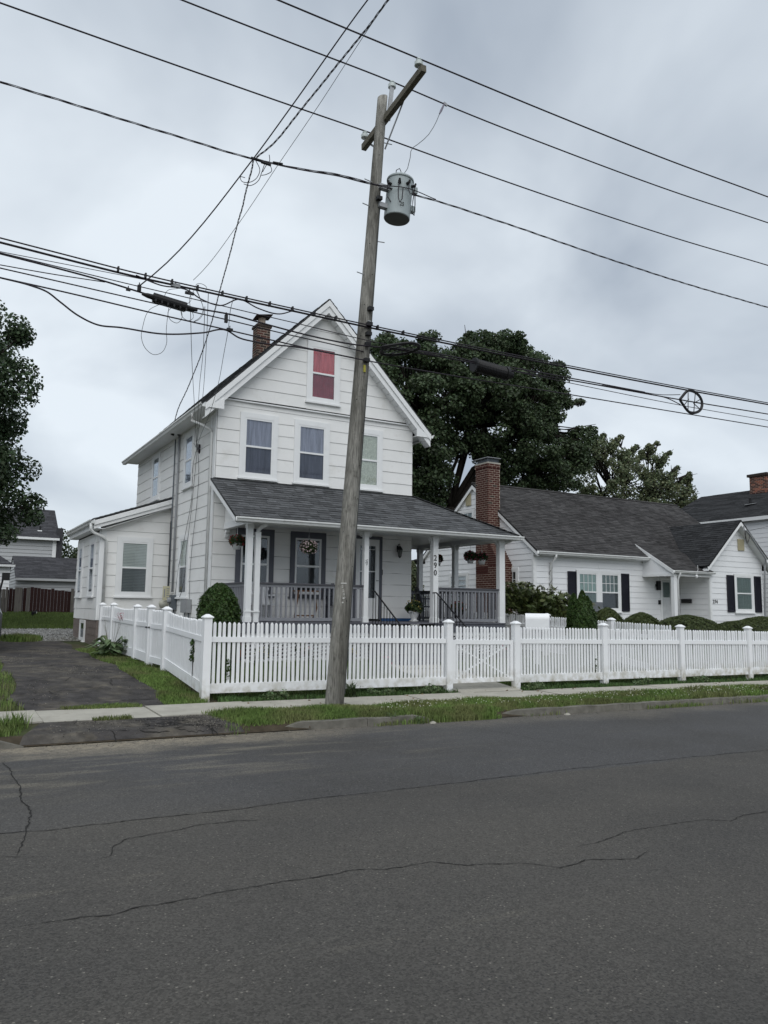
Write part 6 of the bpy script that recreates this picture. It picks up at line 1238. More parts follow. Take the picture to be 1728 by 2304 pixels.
# snowshoes (slack storage ovals) and the ribbed coil case
def snowshoe(c, ax_, up_, w, h, label):
    c, ax_, up_ = Vector(c), Vector(ax_).normalized(), Vector(up_).normalized(); t = thing('cable_storage_frame', label, 'cable frame', tuple(c), 'cable storage frames on the telecom line'); r = MB(); P = []
    for i in range(33):
        a = 2 * math.pi * i / 32; k = math.cos(a); wd = h / 2 * (1.0 if k > -.2 else 1 - .75 * (-(k + .2) / .8) ** 1.5); P.append(c + ax_ * (k * w / 2) + up_ * (math.sin(a) * wd))
    r.tube(P, .024, 6); P2 = [c + (p - c) * .92 for p in P]; r.tube(P2, .018, 5); r.build('rim', M_BLACK, t); s = MB()
    s.tube([c - ax_ * w * .48, c + ax_ * w * .48], .014, 5)
    for (u0, v0, u1, v1) in ((.1, -.45, .2, .45), (-.15, -.40, -.12, .38), (.45, .2, .1, -.05), (.4, -.28, .1, -.05), (-.35, -.25, -.1, .1)): s.tube([c + ax_ * u0 * w + up_ * v0 * h, c + ax_ * u1 * w + up_ * v1 * h], .010, 5)
    s.build('spokes', M_BLACK, t)
snowshoe((6.47, 11.0, 5.985), (1, 0, .05), (.35, -.75, .12), .60, .60, 'oval cable storage frame just right of the pole')
snowshoe((13.78, 11.02, 6.13), (1, 0, .02), (0, 0, 1), .72, .50, 'teardrop cable storage frame near the right edge')
line('telecom_cable', 'slack cable fanning into the right storage frame', 'cable', [(12.2, 11.05, 6.13), (12.9, 11.05, 6.16), (13.2, 11.04, 6.20), (13.45, 11.03, 6.24)], .008, TG); line('telecom_cable', 'second slack cable fanning into the right storage frame', 'cable', [(11.2, 11.05, 6.10), (12.5, 11.05, 6.12), (13.1, 11.04, 6.10), (13.45, 11.03, 6.02)], .010, TG)
line('telecom_cable', 'cable between the pole-side frame and the ribbed case', 'cable', [(6.7, 11.05, 6.03), (7.2, 11.05, 6.055), (7.7, 11.06, 6.065), (8.1, 11.06, 6.05)], .012, TG); line('telecom_cable', 'doubled cable leaving the ribbed case to the right', 'cable', [(8.85, 11.05, 6.08), (9.6, 11.05, 6.10), (10.5, 11.05, 6.115), (11.6, 11.05, 6.13), (12.4, 11.05, 6.14)], .012, TG)
t = thing('ribbed_cable_case', 'ribbed black cylindrical cable case in front of the maple', 'cable case', (8.45, 11.07, 5.9)); rb = MB(); a = Vector((8.09, 11.07, 6.00)); b = Vector((8.80, 11.07, 5.955)); P = []; R_ = []
for i in range(41): P.append(a.lerp(b, i / 40)); R_.append(.120 if i % 2 else .104)
rb.tube(P, R_, 16); rb.build('case', M_BLACK, t); MB().tube([a + Vector((-.02, 0, 0)), a + Vector((.02, 0, 0))], .128, 16).build('end_ring', M_BLACK, t); MB().tube([b + Vector((-.03, 0, 0)), b + Vector((.03, 0, 0))], .130, 16).build('end_ring', M_BLACK, t); MB().tube([b + Vector((.03, 0, 0)), b + Vector((.14, 0, 0))], .075, 12).build('end_cap', M_BLACK, t)
line('telecom_cable', 'curl of thin wire right of the ribbed case', 'cable', [(8.85, 11.05, 6.0), (9.0, 11.05, 6.06), (9.15, 11.05, 6.10), (9.3, 11.05, 6.07), (9.6, 11.05, 6.09)], .007, TG)

# ---------------------------------------------------------------- neighbouring house 274
K = thing('house', 'white one-and-a-half storey cottage with brick chimney, number 274', 'house', (17.7, 20.8, 0.7))
KX0, KX1, KY0, KYB = 17.7, 29.0, 20.8, 27.7
KE, KRY, KRZ = 3.66, 24.25, 6.45
KF = wall_frame((0, KY0, 0), (1, 0, 0), (0, -1, 0)); KL = wall_frame((KX0, 0, 0), (0, 1, 0), (-1, 0, 0))
wall(K, KF, [(KX0, .6), (KX1, .6), (KX1, 3.7), (KX0, 3.7)], M_LAP); lp = [(KY0, .6), (KYB, .6), (KYB, 3.78), (KRY, 6.38), (KY0, 3.78)]
wall(K, KL, [(KY0 + .16, .6), (KYB, .6), (KYB, 3.72), (KRY, 6.32), (KY0 + .16, 3.85)], M_LAP); wall(K, wall_frame((KX1, 0, 0), (0, 1, 0), (1, 0, 0)), [(KY0 + .16, .6), (KYB, .6), (KYB, 3.72), (KRY, 6.32), (KY0 + .16, 3.85)], M_LAP)
wall(K, wall_frame((0, KYB, 0), (1, 0, 0), (0, 1, 0)), [(KX0 + .16, .6), (KX1 - .16, .6), (KX1 - .16, 3.7), (KX0 + .16, 3.7)], M_LAP)
LX = 0.205
kh = [(19.60, 21.78, 1.62, 3.08), (23.86, 24.50, .8, 2.92)]
boards(K, KF, [(KX0, .9), (24.9, .9), (24.9, 3.58), (KX0, 3.58)], kh, 3.58, LX, M_LAP, 0.016, 0.003, None, 3.6)
gh = [(21.60, 22.20, 1.9, 3.10), (24.2, 25.30, 4.55, 5.50), (22.7, 23.4, .9, 3.6)]
boards(K, KL, lp, gh, 3.58, LX, M_LAP, 0.016, 0.003, None, 3.6)
wall(K, KL, [(KYB, .6), (31.5, .6), (31.5, 3.5), (KYB, 3.5)], M_LAP); boards(K, KL, [(KYB, .9), (31.5, .9), (31.5, 3.5), (KYB, 3.5)], [], 3.58, LX, M_LAP, .016, .003, None, 4)
roof_plane(K, (KX0 - .1, 31.7, 3.45), (24, 31.7, 3.45), (KX0 - .1, KYB, 3.75), (24, KYB, 3.75), M_ROOF274, .3, .6)
for a_, w_ in ((KX0, 1), ): MB().box(KX0 - .03, KX0, KY0 - .02, KY0 + .09, .7, 3.66).build('corner_board', M_TRIM, K); MB().box(KX0, KX0 + .10, KY0 - .03, KY0, .7, 3.6).build('corner_board', M_TRIM, K)
def roof2(P, sgn): pass
SL = (KRZ - KE) / (KRY - (KY0 - .3)); 
roof_plane(K, (KX0 - .1, KY0 - .3, KE), (KX1 + .1, KY0 - .3, KE), (KX0 - .1, KRY, KRZ), (KX1 + .1, KRY, KRZ), M_ROOF274, .125, .30)
roof_plane(K, (KX0 - .1, KYB + .3, KE), (KX1 + .1, KYB + .3, KE), (KX0 - .1, KRY, KRZ), (KX1 + .1, KRY, KRZ), M_ROOF274, .3, .6)
MB().tube([(KX0 - .1, KRY, KRZ + .01), (KX1 + .1, KRY, KRZ + .01)], .05, 6).build('ridge_cap', M_ROOF274, K)
for s in (-1, 1):
    ye = KRY + s * (KRY - KY0 + .3); MB().prism([(KX0 - .1, KRY, KRZ - .02), (KX0 - .1, ye, KE - .02), (KX0 - .1, ye, KE - .19), (KX0 - .1, KRY, KRZ - .21)], (.025, 0, 0)).build('rake_board', M_TRIM, K)
    MB().prism([(KX0 - .075, KRY, KRZ - .20), (KX0 - .075, ye, KE - .18), (KX0, ye, KE - .18), (KX0, KRY, KRZ - .20)], (0, 0, .01)).build('soffit', M_TRIM, K)
MB().box(KX0 - .07, 23.0, KY0 - .29, KY0 - .265, KE - .15, KE - .01).build('fascia_board', M_TRIM, K); MB().box(KX0 - .05, 24.9, KY0 - .26, KY0, KE - .15, KE - .135).build('soffit', M_TRIM, K)
gutter(K, (KX0 - .1, KY0 - .30, KE - .01), (23.0, KY0 - .30, KE - .01), (0, -1, 0)); pipe([(18.4, KY0 - .34, KE - .1), (18.4, KY0 - .34, KE - .2), (18.4, KY0 - .08, KE - .42), (18.4, KY0 - .06, .7)], .045, 'downspout', K)
vine = MB(); vine.tube([(18.4 + .055 * math.cos(a), KY0 - .06 + .055 * math.sin(a), 1.2 + a * .062) for a in np.arange(0, 34, .5)], .008, 4); vine.build('vine', M_BARK, K)
# windows: double front window between shutters
for (a, b, cu, bot) in ((19.62, 20.70, (C_GREENL, C_GREEN), None), (20.70, 21.78, (C_GREEN, C_BLACK), None)):
    window(K, KF, a, b, 1.62, 3.08, .10, .10, .07, cur=cu, grid=(4, 2, False), mid=.48, sil=True)
def shutter(parent, W, a, b, z0, z1):
    f = MB(); f.wbox(W, a, a + .05, z0, z1, .026, .055); f.wbox(W, b - .05, b, z0, z1, .026, .055); f.wbox(W, a + .05, b - .05, z0, z0 + .06, .026, .055); f.wbox(W, a + .05, b - .05, z1 - .06, z1, .026, .055); o = f.build('shutter', M_SHUT, parent); z = z0 + .06; s = MB()
    while z < z1 - .07: s.hexa([W(a + .05, z, .048), W(b - .05, z, .048), W(b - .05, z, .052), W(a + .05, z, .052), W(a + .05, z + .035, .028), W(b - .05, z + .035, .028), W(b - .05, z + .035, .032), W(a + .05, z + .035, .032)]); z += .038
    s.wbox(W, a + .05, b - .05, z0 + .06, z1 - .06, .026, .028); s.build('louvres', M_SHUT, o)
shutter(K, KF, 19.20, 19.60, 1.64, 3.02); shutter(K, KF, 21.80, 22.20, 1.64, 3.02)
# air conditioner in the left half
t = thing('air_conditioner', 'grey window air conditioner under the left sash', 'air conditioner', (20.2, 20.6, 1.6)); MB().box(20.0, 20.55, 20.45, 20.76, 1.62, 1.95).build('case', M_METERD, t)
gr = MB()
for i in range(7): gr.box(20.03, 20.52, 20.444, 20.45, 1.65 + i * .04, 1.665 + i * .04)
gr.build('grille', M_METERG, t)
# gable-side windows and vent
window(K, KL, 21.60, 22.20, 1.75, 3.12, .10, .10, .06, cur=(C_BLACK, C_BLACK), grid=(2, 2, True)); window(K, KL, 24.2, 25.30, 4.50, 5.48, .10, .10, .06, cur=(C_GREEN, C_BLACK), grid=(3, 2, True))
vt = MB(); vt.wbox(KL, 24.42, 24.74, 5.62, 6.08, 0.02, .045); 
for i in range(9): vt.wbox(KL, 24.44, 24.72, 5.64 + i * .048, 5.665 + i * .048, .045, .058)
vt.build('gable_vent', M_VENT, K)
window(K, KL, 24.6, 25.9, 1.7, 3.05, .10, .10, .06, cur=(C_BLACK, C_BLACK), grid=(2, 3, True))
# chimney: shaft and sloped shoulders
CX0, CX1, CY0, CY1 = 17.14, 17.70, 22.64, 23.38
bricks(K, CX0, CX1, CY0, CY1, 2.9, 6.80, M_BRICK, .215, .080, limit=300, altm=M_SOOT, alt=.06)
bricks(K, CX0 - .02, CX1, CY0 - .02, CY1 + .02, 6.80, 6.94, M_BRICK, .215, .080, limit=0)
bricks(K, CX0 - .0, CX1, 21.95, CY1, .5, 3.2, M_BRICK, .215, .080, limit=0)
MB().prism([(CX0 + .01, 21.955, 3.2), (CX0 + .01, CY0, 4.12), (CX0 + .01, CY0, 3.2)], (.59, 0, 0)).build('chimney_shoulder', M_MORTAR, K)
sh = MB(); zz_ = 3.2
while zz_ < 4.08:   # brick courses stepping up the shoulder
    yy_ = 21.95 + (zz_ - 3.2) / .92 * (CY0 - 21.95)
    for q in (0, 1, 2): sh.box(CX0 + q * .2, min(CX0 + q * .2 + .185, CX1), yy_, yy_ + .10, zz_, zz_ + .065)
    sh.box(CX0 - .001, CX0 + .05, yy_ + .015, CY0 - .004, zz_ + .001, zz_ + .064); zz_ += .08
sh.build('brickwork', M_BRICK, K, kind='stuff')
cp = MB(); cp.box(CX0 - .02, CX1 + .02, CY0 - .02, CY1 + .02, 6.94, 7.00); cp.build('chimney_crown', M_CONC, K)
sc2 = MB(); 
for x in np.linspace(CX0 + .03, CX1 - .03, 11): sc2.box(x - .006, x + .006, CY0 + .03, CY0 + .04, 7.00, 7.16)
for y in np.linspace(CY0 + .03, CY1 - .03, 15): sc2.box(CX0 + .03, CX0 + .04, y - .006, y + .006, 7.00, 7.16)
sc2.box(CX0 + .06, CX1 - .06, CY0 + .06, CY1 - .06, 7.00, 7.15); sc2.build('spark_screen', M_METERD, K); MB().box(CX0 - .03, CX1 + .03, CY0 - .03, CY1 + .03, 7.16, 7.18).build('chimney_cap', M_STEEL, K)
# gabled extension at the right with shuttered window and number
EX0, EX1, EYF = 24.95, 28.05, 19.42; EM = 26.5
KE2 = wall_frame((0, EYF, 0), (1, 0, 0), (0, -1, 0)); KS = wall_frame((EX0, 0, 0), (0, 1, 0), (-1, 0, 0)); ep = [(EX0, .6), (EX1, .6), (EX1, 3.60), (EM, 5.00), (EX0, 3.60)]
wall(K, KE2, ep, M_LAP); wall(K, KS, [(EYF + .155, .6), (KY0, .6), (KY0, 3.6), (EYF + .155, 3.6)], M_LAP); boards(K, KE2, [(EX0, .9), (EX1, .9), (EX1, 3.60), (EM, 5.0), (EX0, 3.60)], [(26.32, 27.46, 1.63, 3.13)], 3.58, LX, M_LAP, .016, .003, None, 4.5)
boards(K, KS, [(EYF + .02, .9), (KY0, .9), (KY0, 3.6), (EYF + .02, 3.6)], [], 3.58, LX, M_LAP, .016, .003, None, 3)
wall(K, wall_frame((EX1, 0, 0), (0, 1, 0), (1, 0, 0)), [(EYF + .155, .6), (KY0, .6), (KY0, 3.6), (EYF + .155, 3.6)], M_LAP)
MB().box(EX0 - .03, EX0, EYF - .02, EYF + .08, .7, 3.6).build('corner_board', M_TRIM, K); MB().box(EX0, EX0 + .08, EYF - .03, EYF, .7, 3.6).build('corner_board', M_TRIM, K)
w_ = window(K, KE2, 26.32, 27.46, 1.66, 3.13, .10, .10, .07, cur=(C_GREEN, C_GREEN)); shutter(K, KE2, 25.88, 26.30, 1.67, 3.06); shutter(K, KE2, 27.50, 27.90, 1.67, 3.06)
vt = MB(); vt.wbox(KE2, 26.62, 26.98, 4.02, 4.46, .02, .05)
for i in range(9): vt.wbox(KE2, 26.64, 26.96, 4.04 + i * .045, 4.065 + i * .045, .05, .062)
vt.build('gable_vent', M_VENT, K)
me = text_mesh('274', .19, .004); me.materials.append(M_BLACK); place('house_number', me, K, (25.19, EYF - .032, 2.04), (math.pi / 2, 0, 0))
ybk = 22.6; er = 3.62
for s in (-1, 1):
    xe = EM + s * 1.98; roof_plane(K, (xe, EYF - .3, er - .28), (xe, KY0 + .4, er - .28), (EM, EYF - .3, 5.17), (EM, ybk, 5.17), M_ROOFD if s < 0 else M_ROOFD, .125, .3)
    MB().prism([(EM, EYF - .3, 5.14), (xe, EYF - .3, er - .31), (xe, EYF - .3, er - .47), (EM, EYF - .3, 4.96)], (0, .025, 0)).build('rake_board', M_TRIM, K); MB().prism([(EM, EYF - .275, 4.97), (xe, EYF - .275, er - .46), (xe, EYF, er - .46), (EM, EYF, 4.97)], (0, 0, .01)).build('soffit', M_TRIM, K)
# little porch roof, post, door
roof_plane(K, (22.88, 19.30, 3.14), (25.02, 19.30, 3.14), (23.0, 21.15, 4.20), (25.02, 21.15, 4.20), M_ROOF274, .125, .3, slab=.04)
MB().prism([(22.86, 19.30, 3.13), (22.98, 21.15, 4.19), (22.98, 21.15, 4.05), (22.86, 19.30, 2.99)], (.025, 0, 0)).build('rake_board', M_TRIM, K); MB().prism([(22.95, 19.42, 3.03), (22.95, KY0, 3.03), (22.95, KY0, 3.85), (22.95, 19.42, 3.08)], (.03, 0, 0)).build('gable_infill', M_LAP, K)
MB().box(22.92, 24.94, 19.36, 19.46, 2.93, 3.04).build('porch_beam', M_TRIM, K); MB().box(22.92, 23.02, 19.46, KY0, 2.93, 3.03).build('porch_beam', M_TRIM, K); MB().box(23.02, 24.94, 19.46, KY0, 3.02, 3.035).build('porch_ceiling', M_TRIM, K)
gutter(K, (22.86, 19.30, 3.13), (25.06, 19.30, 3.13), (0, -1, 0), .1, .09); MB().box(22.95, 23.11, 19.36, 19.50, .8, 2.93).build('porch_post', M_TRIM, K); pipe([(23.18, 19.26, 3.06), (23.18, 19.3, 2.95), (23.18, 19.38, 2.8), (23.18, 19.38, .8)], .04, 'downspout', K)
MB().box(22.9, 24.94, 19.3, KY0, .5, .88).build('porch_floor', M_CONC, K)
f = MB(); f.wbox(KF, 23.86, 23.95, .88, 2.92, 0, .04); f.wbox(KF, 24.42, 24.50, .88, 2.92, 0, .04); f.wbox(KF, 23.95, 24.42, 2.84, 2.92, 0, .04); kd = f.build('door', M_TRIM, K); MB().wbox(KF, 23.955, 24.415, .88, 2.835, .004, .03).build('storm_door', mat('pale_grey_door', (.55, .57, .58), .5), kd); MB().wbox(KF, 24.02, 24.36, 2.2, 2.75, .032, .036).build('pane', G_PANE, kd); MB().wbox(KF, 24.01, 24.37, 2.19, 2.76, .0305, .0315).build('unlit_interior_panel', C_GREEN, kd)
t = thing('wall_lantern', 'black lantern left of the door of house 274', 'lantern', (23.7, 20.7, 2.5)); MB().wbox(KF, 23.64, 23.80, 2.46, 2.80, .03, .12).build('lamp_body', M_BLACK, t); MB().wbox(KF, 23.60, 23.66, 2.58, 2.68, .03, .08).build('arm', M_BLACK, t)
t = thing('mail_slot', 'black wall mailbox beside the door of house 274', 'mailbox', (24.93, 20.4, 1.98)); MB().wbox(KS, 20.22, 20.66, 1.98, 2.12, .025, .10).build('box', M_BLACK, t); MB().wbox(KS, 20.21, 20.67, 2.12, 2.135, .025, .11).build('lid', M_BLACK, t)
t = thing('letter_box', 'small black box below the lantern of house 274', 'box', (23.8, 20.76, 1.9)); MB().wbox(KF, 23.74, 23.84, 1.92, 2.08, .02, .06).build('case', M_BLACK, t)
# service mast and loops on the extension gable
t = thing('service_mast', 'grey service head with looped cables on the gable of house 274', 'cable mast', (26.75, 19.3, 4.7)); MB().tube([(26.62, 19.10, 4.95), (26.62, 19.10, 4.75)], .03).build('bracket', M_STEEL, t); MB().tube([(26.72, 19.08, 4.78), (26.95, 19.08, 4.62), (27.5, 19.08, 4.05), (27.88, 19.10, 3.72), (27.93, 19.2, 3.5), (27.93, 19.3, 1.0)], .035, 8).build('conduit', M_METERG, t)
lo = MB()
for k in range(3): lo.tube(smooth_path([(26.62, 19.06, 4.80), (26.60 + .03 * k, 19.05, 4.55), (26.70, 19.05, 4.36 - .05 * k), (26.84, 19.05, 4.45), (26.86, 19.06, 4.70)], 5), .009, 4)
lo.build('loops', M_WIRE, t)
t = line('drop_wire', 'thin wire swooping from the right to the gable of house 274', 'wire', [(26.8, 19.05, 4.75), (27.3, 18.0, 5.0), (28.2, 15, 5.6), (29, 11.2, 6.2)], .006, DG, M_WIREG)
t = thing('antenna', 'small white bracket lamp on the little porch gutter of house 274', 'lamp', (23.9, 19.2, 2.9)); MB().lathe((24.02, 19.24, 2.86), [(.01, 0), (.045, .05), (.05, .10), (.02, .14)], 10).build('lamp_shade', M_TRIM, t); MB().tube([(24.02, 19.24, 3.0), (24.06, 19.2, 3.2), (24.04, 19.2, 3.34)], .008, 5).build('arm', M_TRIM, t)

# ---------------------------------------------------------------- third house at the right
B3 = thing('house', 'white clapboard house with black roof and brick chimney at the right edge', 'house', (31, 20, .9)); X3, YB3, YF3, RX3, RZ3, EZ3 = 31.0, 27.6, 14.0, 35.0, 7.72, 5.86
W3 = wall_frame((X3 + .25, 0, 0), (0, 1, 0), (-1, 0, 0)); wall(B3, W3, [(YF3, .8), (YB3 - .3, .8), (YB3 - .3, 5.75), (YF3, 5.75)], M_LAP)
boards(B3, W3, [(YF3, 1.0), (YB3 - .3, 1.0), (YB3 - .3, 5.72), (YF3, 5.72)], [], 5.72, .20, M_LAP, .016, .003, None, 6)
wall(B3, wall_frame((0, YF3, 0), (1, 0, 0), (0, -1, 0)), [(X3 + .4, .6), (38.7, .6), (38.7, 5.7), (RX3, 7.55), (X3 + .4, 5.7)], M_LAP); boards(B3, wall_frame((0, YF3, 0), (1, 0, 0), (0, -1, 0)), [(X3 + .25, 1.0), (38.7, 1.0), (38.7, 5.7), (RX3, 7.5), (X3 + .25, 5.7)], [], 5.72, .20, M_LAP, .016, .003, None, 8)
wall(B3, wall_frame((0, YB3 - .3, 0), (1, 0, 0), (0, 1, 0)), [(X3 + .4, .8), (38.7, .8), (38.7, 5.7), (RX3, 7.55), (X3 + .4, 5.7)], M_LAP)
for s in (-1, 1):
    xe = RX3 + s * 4.0; roof_plane(B3, (xe, YF3, EZ3), (xe, YB3, EZ3), (RX3, YF3, RZ3), (RX3, YB3, RZ3), M_ROOFD, .2, .5)
MB().box(X3 - .0, X3 + .025, YF3, YB3, EZ3 - .17, EZ3 - .01).build('fascia_board', M_TRIM, B3); MB().box(X3 + .02, X3 + .25, YF3, YB3 - .05, EZ3 - .13, EZ3 - .115).build('soffit', M_TRIM, B3)
bricks(B3, 34.3, 35.3, 23.3, 24.2, 7.2, 8.25, M_BRICK, .205, .07, altm=mat('orange_worn_brick', (.26, .085, .05), .9, .3, 14), alt=.35); MB().box(34.22, 35.38, 23.22, 24.28, 8.25, 8.38).build('chimney_crown', M_SOOT, B3)
t = MB().tube([(32.6, 23.0, 6.6), (32.6, 23.0, 6.95)], .06, 8).build('vent_pipe', M_BLACK, B3); MB().bar((32.45, 23.2, 6.63), (32.75, 22.8, 6.70), .22, .02).build('flashing', M_STEEL, B3)

# ---------------------------------------------------------------- back yard: red board fence, garage, far house
R = thing('board_fence', 'dark red board fence behind the back lawn', 'fence', (3, 38.2, 1.2)); bm_ = MB().box(0, .135, 0, .022, 0, 1.0).mesh('board', M_REDF); bm2 = MB().box(0, .135, 0, .022, 0, 1.0).mesh('board', M_GREYB); x = -6.0
while x < 6.8:
    g_ = gz(x, 38.2); mm = bm2 if random.random() < .05 else bm_; hh = 1.08 + random.uniform(-.035, .035) + .05 * math.sin(x * 2.1); place('board', mm, R, (x, 38.2 + random.uniform(-.008, .008), g_), None, (1, 1, hh)); x += .142 + (random.random() < .1) * .012
for x_, w_ in ((2.62, .08), (2.98, .30), (5.3, .12), (5.55, .10)): MB().box(x_, x_ + w_, 38.08, 38.17, gz(x_, 38.1), gz(x_, 38.1) + 1.13).build('fence_post', M_GREYB, R)
GA = thing('garage', 'low grey-sided garage with dark roof behind the red fence', 'garage', (3.4, 44, 1.3)); GXa = 3.45; GYa = 44.0
WGf = wall_frame((0, GYa, 0), (1, 0, 0), (0, -1, 0)); wall(GA, WGf, [(GXa, 1.2), (8, 1.2), (8, 2.95), (GXa, 2.95)], M_BGSID); boards(GA, WGf, [(GXa, 1.9), (8, 1.9), (8, 2.93), (GXa, 2.93)], [], 2.93, .155, M_BGSID, .03, .004, .02, 6)
WGl = wall_frame((GXa, 0, 0), (0, 1, 0), (-1, 0, 0)); wall(GA, WGl, [(44.15, 1.2), (49, 1.2), (49, 2.95), (46.5, 4.0), (44.15, 2.95)], M_BGSID); boards(GA, WGl, [(44.0, 1.9), (49, 1.9), (49, 2.93), (46.5, 4.0), (44.0, 2.93)], [], 2.93, .155, M_BGSID, .03, .004, .02, 6)
roof_plane(GA, (GXa - .05, 43.75, 2.93), (8.2, 43.75, 2.93), (GXa - .05, 46.5, 4.16), (8.2, 46.5, 4.16), M_ROOFB, .2, .4); roof_plane(GA, (GXa - .05, 49.25, 2.93), (8.2, 49.25, 2.93), (GXa - .05, 46.5, 4.16), (8.2, 46.5, 4.16), M_ROOFB, .3, .5); MB().box(GXa - .05, 8.2, 43.72, 43.75, 2.80, 2.92).build('fascia_board', M_BGSID, GA)
LH = thing('house', 'grey-sided house with dark roof behind the left tree', 'house', (0, 60, 1.4)); WH = wall_frame((0, 60, 0), (1, 0, 0), (0, -1, 0)); HX = 7.15
wall(LH, WH, [(-8, 1.2), (HX, 1.2), (HX, 6.2), (-8, 6.2)], M_BGSID); boards(LH, WH, [(-2, 4.2), (HX, 4.2), (HX, 6.15), (-2, 6.15)], [], 6.15, .26, M_BGSID, .04, .004, .02, 5)
wall(LH, wall_frame((HX, 0, 0), (0, 1, 0), (1, 0, 0)), [(60.15, 1.2), (67, 1.2), (67, 6.2), (63.6, 8.0), (60.15, 6.2)], M_BGSID)
roof_plane(LH, (-8.2, 59.6, 6.25), (HX + .15, 59.6, 6.25), (-8.2, 63.6, 8.65), (HX + .15, 63.6, 8.65), M_ROOFB, .25, .5); roof_plane(LH, (-8.2, 67.4, 6.25), (HX + .15, 67.4, 6.25), (-8.2, 63.6, 8.65), (HX + .15, 63.6, 8.65), M_ROOFB, .5, .8)
MB().prism([(HX + .15, 59.6, 6.24), (HX + .15, 63.6, 8.64), (HX + .15, 63.6, 8.40), (HX + .15, 59.6, 6.0)], (.03, 0, 0)).build('rake_board', M_ROOFD, LH); MB().box(-8.2, HX + .15, 59.56, 59.6, 6.08, 6.24).build('fascia_board', M_TRIM, LH); MB().box(HX - .25, HX, 59.93, 59.97, 3, 6.1).build('downspout', M_TRIM, LH)
MB().box(HX, HX + .4, 59.9, 60.4, 1.3, 7.0).build('side_wall', M_ROOFB, LH); MB().box(5.9, 6.2, 60.4, 60.6, 6.70, 6.82).build('flashing', M_TRIM, LH); MB().tube([(6.08, 60.5, 6.8), (6.08, 60.5, 7.1)], .06, 6).build('vent_pipe', M_BLACK, LH)
SH = thing('shed', 'small pale shed with hipped roof at the far left', 'shed', (2.3, 42, 1.2)); Ws = wall_frame((0, 42, 0), (1, 0, 0), (0, -1, 0)); wall(SH, Ws, [(0.5, 1.2), (3.0, 1.2), (3.0, 3.42), (0.5, 3.42)], M_LAP); boards(SH, Ws, [(.5, 1.9), (3.0, 1.9), (3.0, 3.42), (.5, 3.42)], [], 3.42, .17, M_LAP, .03, .004, None, 4)
roof_plane(SH, (.3, 41.8, 3.45), (3.2, 41.8, 3.45), (.3, 43, 4.0), (2.5, 43, 4.0), M_ROOFB, .2, .4); MB().box(.3, 3.2, 41.76, 41.8, 3.38, 3.48).build('fascia_board', M_TRIM, SH)

# ---------------------------------------------------------------- plants and small things
def flowers(parent, c, r, n, m, size=.03, flat=.8, nm='flowers'):
    k = n; d = RNG.normal(size=(k, 3)); d /= np.linalg.norm(d, axis=1)[:, None]; d[:, 2] *= flat; P = np.array(c) + d * r * RNG.uniform(.8, 1.08, k)[:, None]; V = []
    for j in range(3):
        nn = d + RNG.normal(size=(k, 3)) * .5; nn /= np.linalg.norm(nn, axis=1)[:, None]; A = np.cross(nn, RNG.normal(size=(k, 3))); A /= np.linalg.norm(A, axis=1)[:, None]; B = np.cross(nn, A); A *= size / 2; B *= size / 2; V.append(np.stack([P - A, P - B, P + A, P + B], 1).reshape(-1, 3))
    V = np.concatenate(V) - np.array(WLOC[parent]); _meta(place(nm, npmesh(nm, V, m, 4), parent, tuple(WLOC[parent])), None, None, None, 'stuff')
def basket(c, label, fm, r=.19, hang=.35, pot=True, nf=90, chains=False, ztop=3.47):
    t = thing('hanging_basket', label, 'hanging basket', tuple(c), 'hanging flower baskets on the porch'); c = Vector(c)
    if pot: MB().lathe(c + Vector((0, 0, -.16)), [(.075, 0), (.11, .13), (.12, .15)], 16).build('pot', M_POT, t, smooth=True)
    h = MB()
    for k in range(3): a = 2.09 * k; h.tube([c + Vector((.11 * math.cos(a), .11 * math.sin(a), 0)), c + Vector((0, 0, hang * .75))], .004, 4)
    h.tube([c + Vector((0, 0, hang * .75)), Vector((c.x, c.y, ztop - .03)), Vector((c.x + .02, c.y, ztop))], .005, 4); h.build('hanger', M_TRIM if pot else M_STEEL, t)
    V = leafquads(np.array([c + Vector((0, 0, .04))]), 700, r, .045, .75, 1.3) - np.array(WLOC[t]); place('foliage', npmesh('foliage', V, L_PLANT, 4), t, tuple(WLOC[t])); flowers(t, c + Vector((0, 0, .04)), r, nf, fm, .036); return t
basket((5.97, 17.45, 3.11), 'red flower basket hanging left of the porch corner post', L_RED, .19, .30)
basket((7.42, 16.62, 2.99), 'ball of pale pink flowers hanging before the middle porch window', L_WHITE, .215, .42, pot=False, nf=170)
basket((12.3, 18.6, 3.02), 'red flower basket partly behind the numbered post', L_RED, .17, .3, ztop=3.58)
basket((12.9, 17.85, 3.08), 'pink and red flower basket, left of the right-hand pair', L_PINK, .20, .3); basket((12.95, 17.38, 3.03), 'green and pink flower basket, right of the right-hand pair', L_PINK, .17, .3, nf=35)
def pot_plant(c, label, potm, fm, r=.2, prof=None, nf=40, ph=.28):
    t = thing('flower_pot', label, 'flower pot', tuple(c)); c = Vector(c); prof = prof or [(.10, 0), (.13, .02), (.07, .06), (.08, .09), (.15, .24), (.16, ph)]; MB().lathe(c, prof, 18).build('pot', potm, t, smooth=True)
    V = leafquads(np.array([c + Vector((0, 0, ph + .08))]), 500, r, .07, .7, 1.5) - np.array(WLOC[t]); place('foliage', npmesh('foliage', V, L_PLANT, 4), t, tuple(WLOC[t])); flowers(t, c + Vector((0, 0, ph + .1)), r, nf, fm, .05)
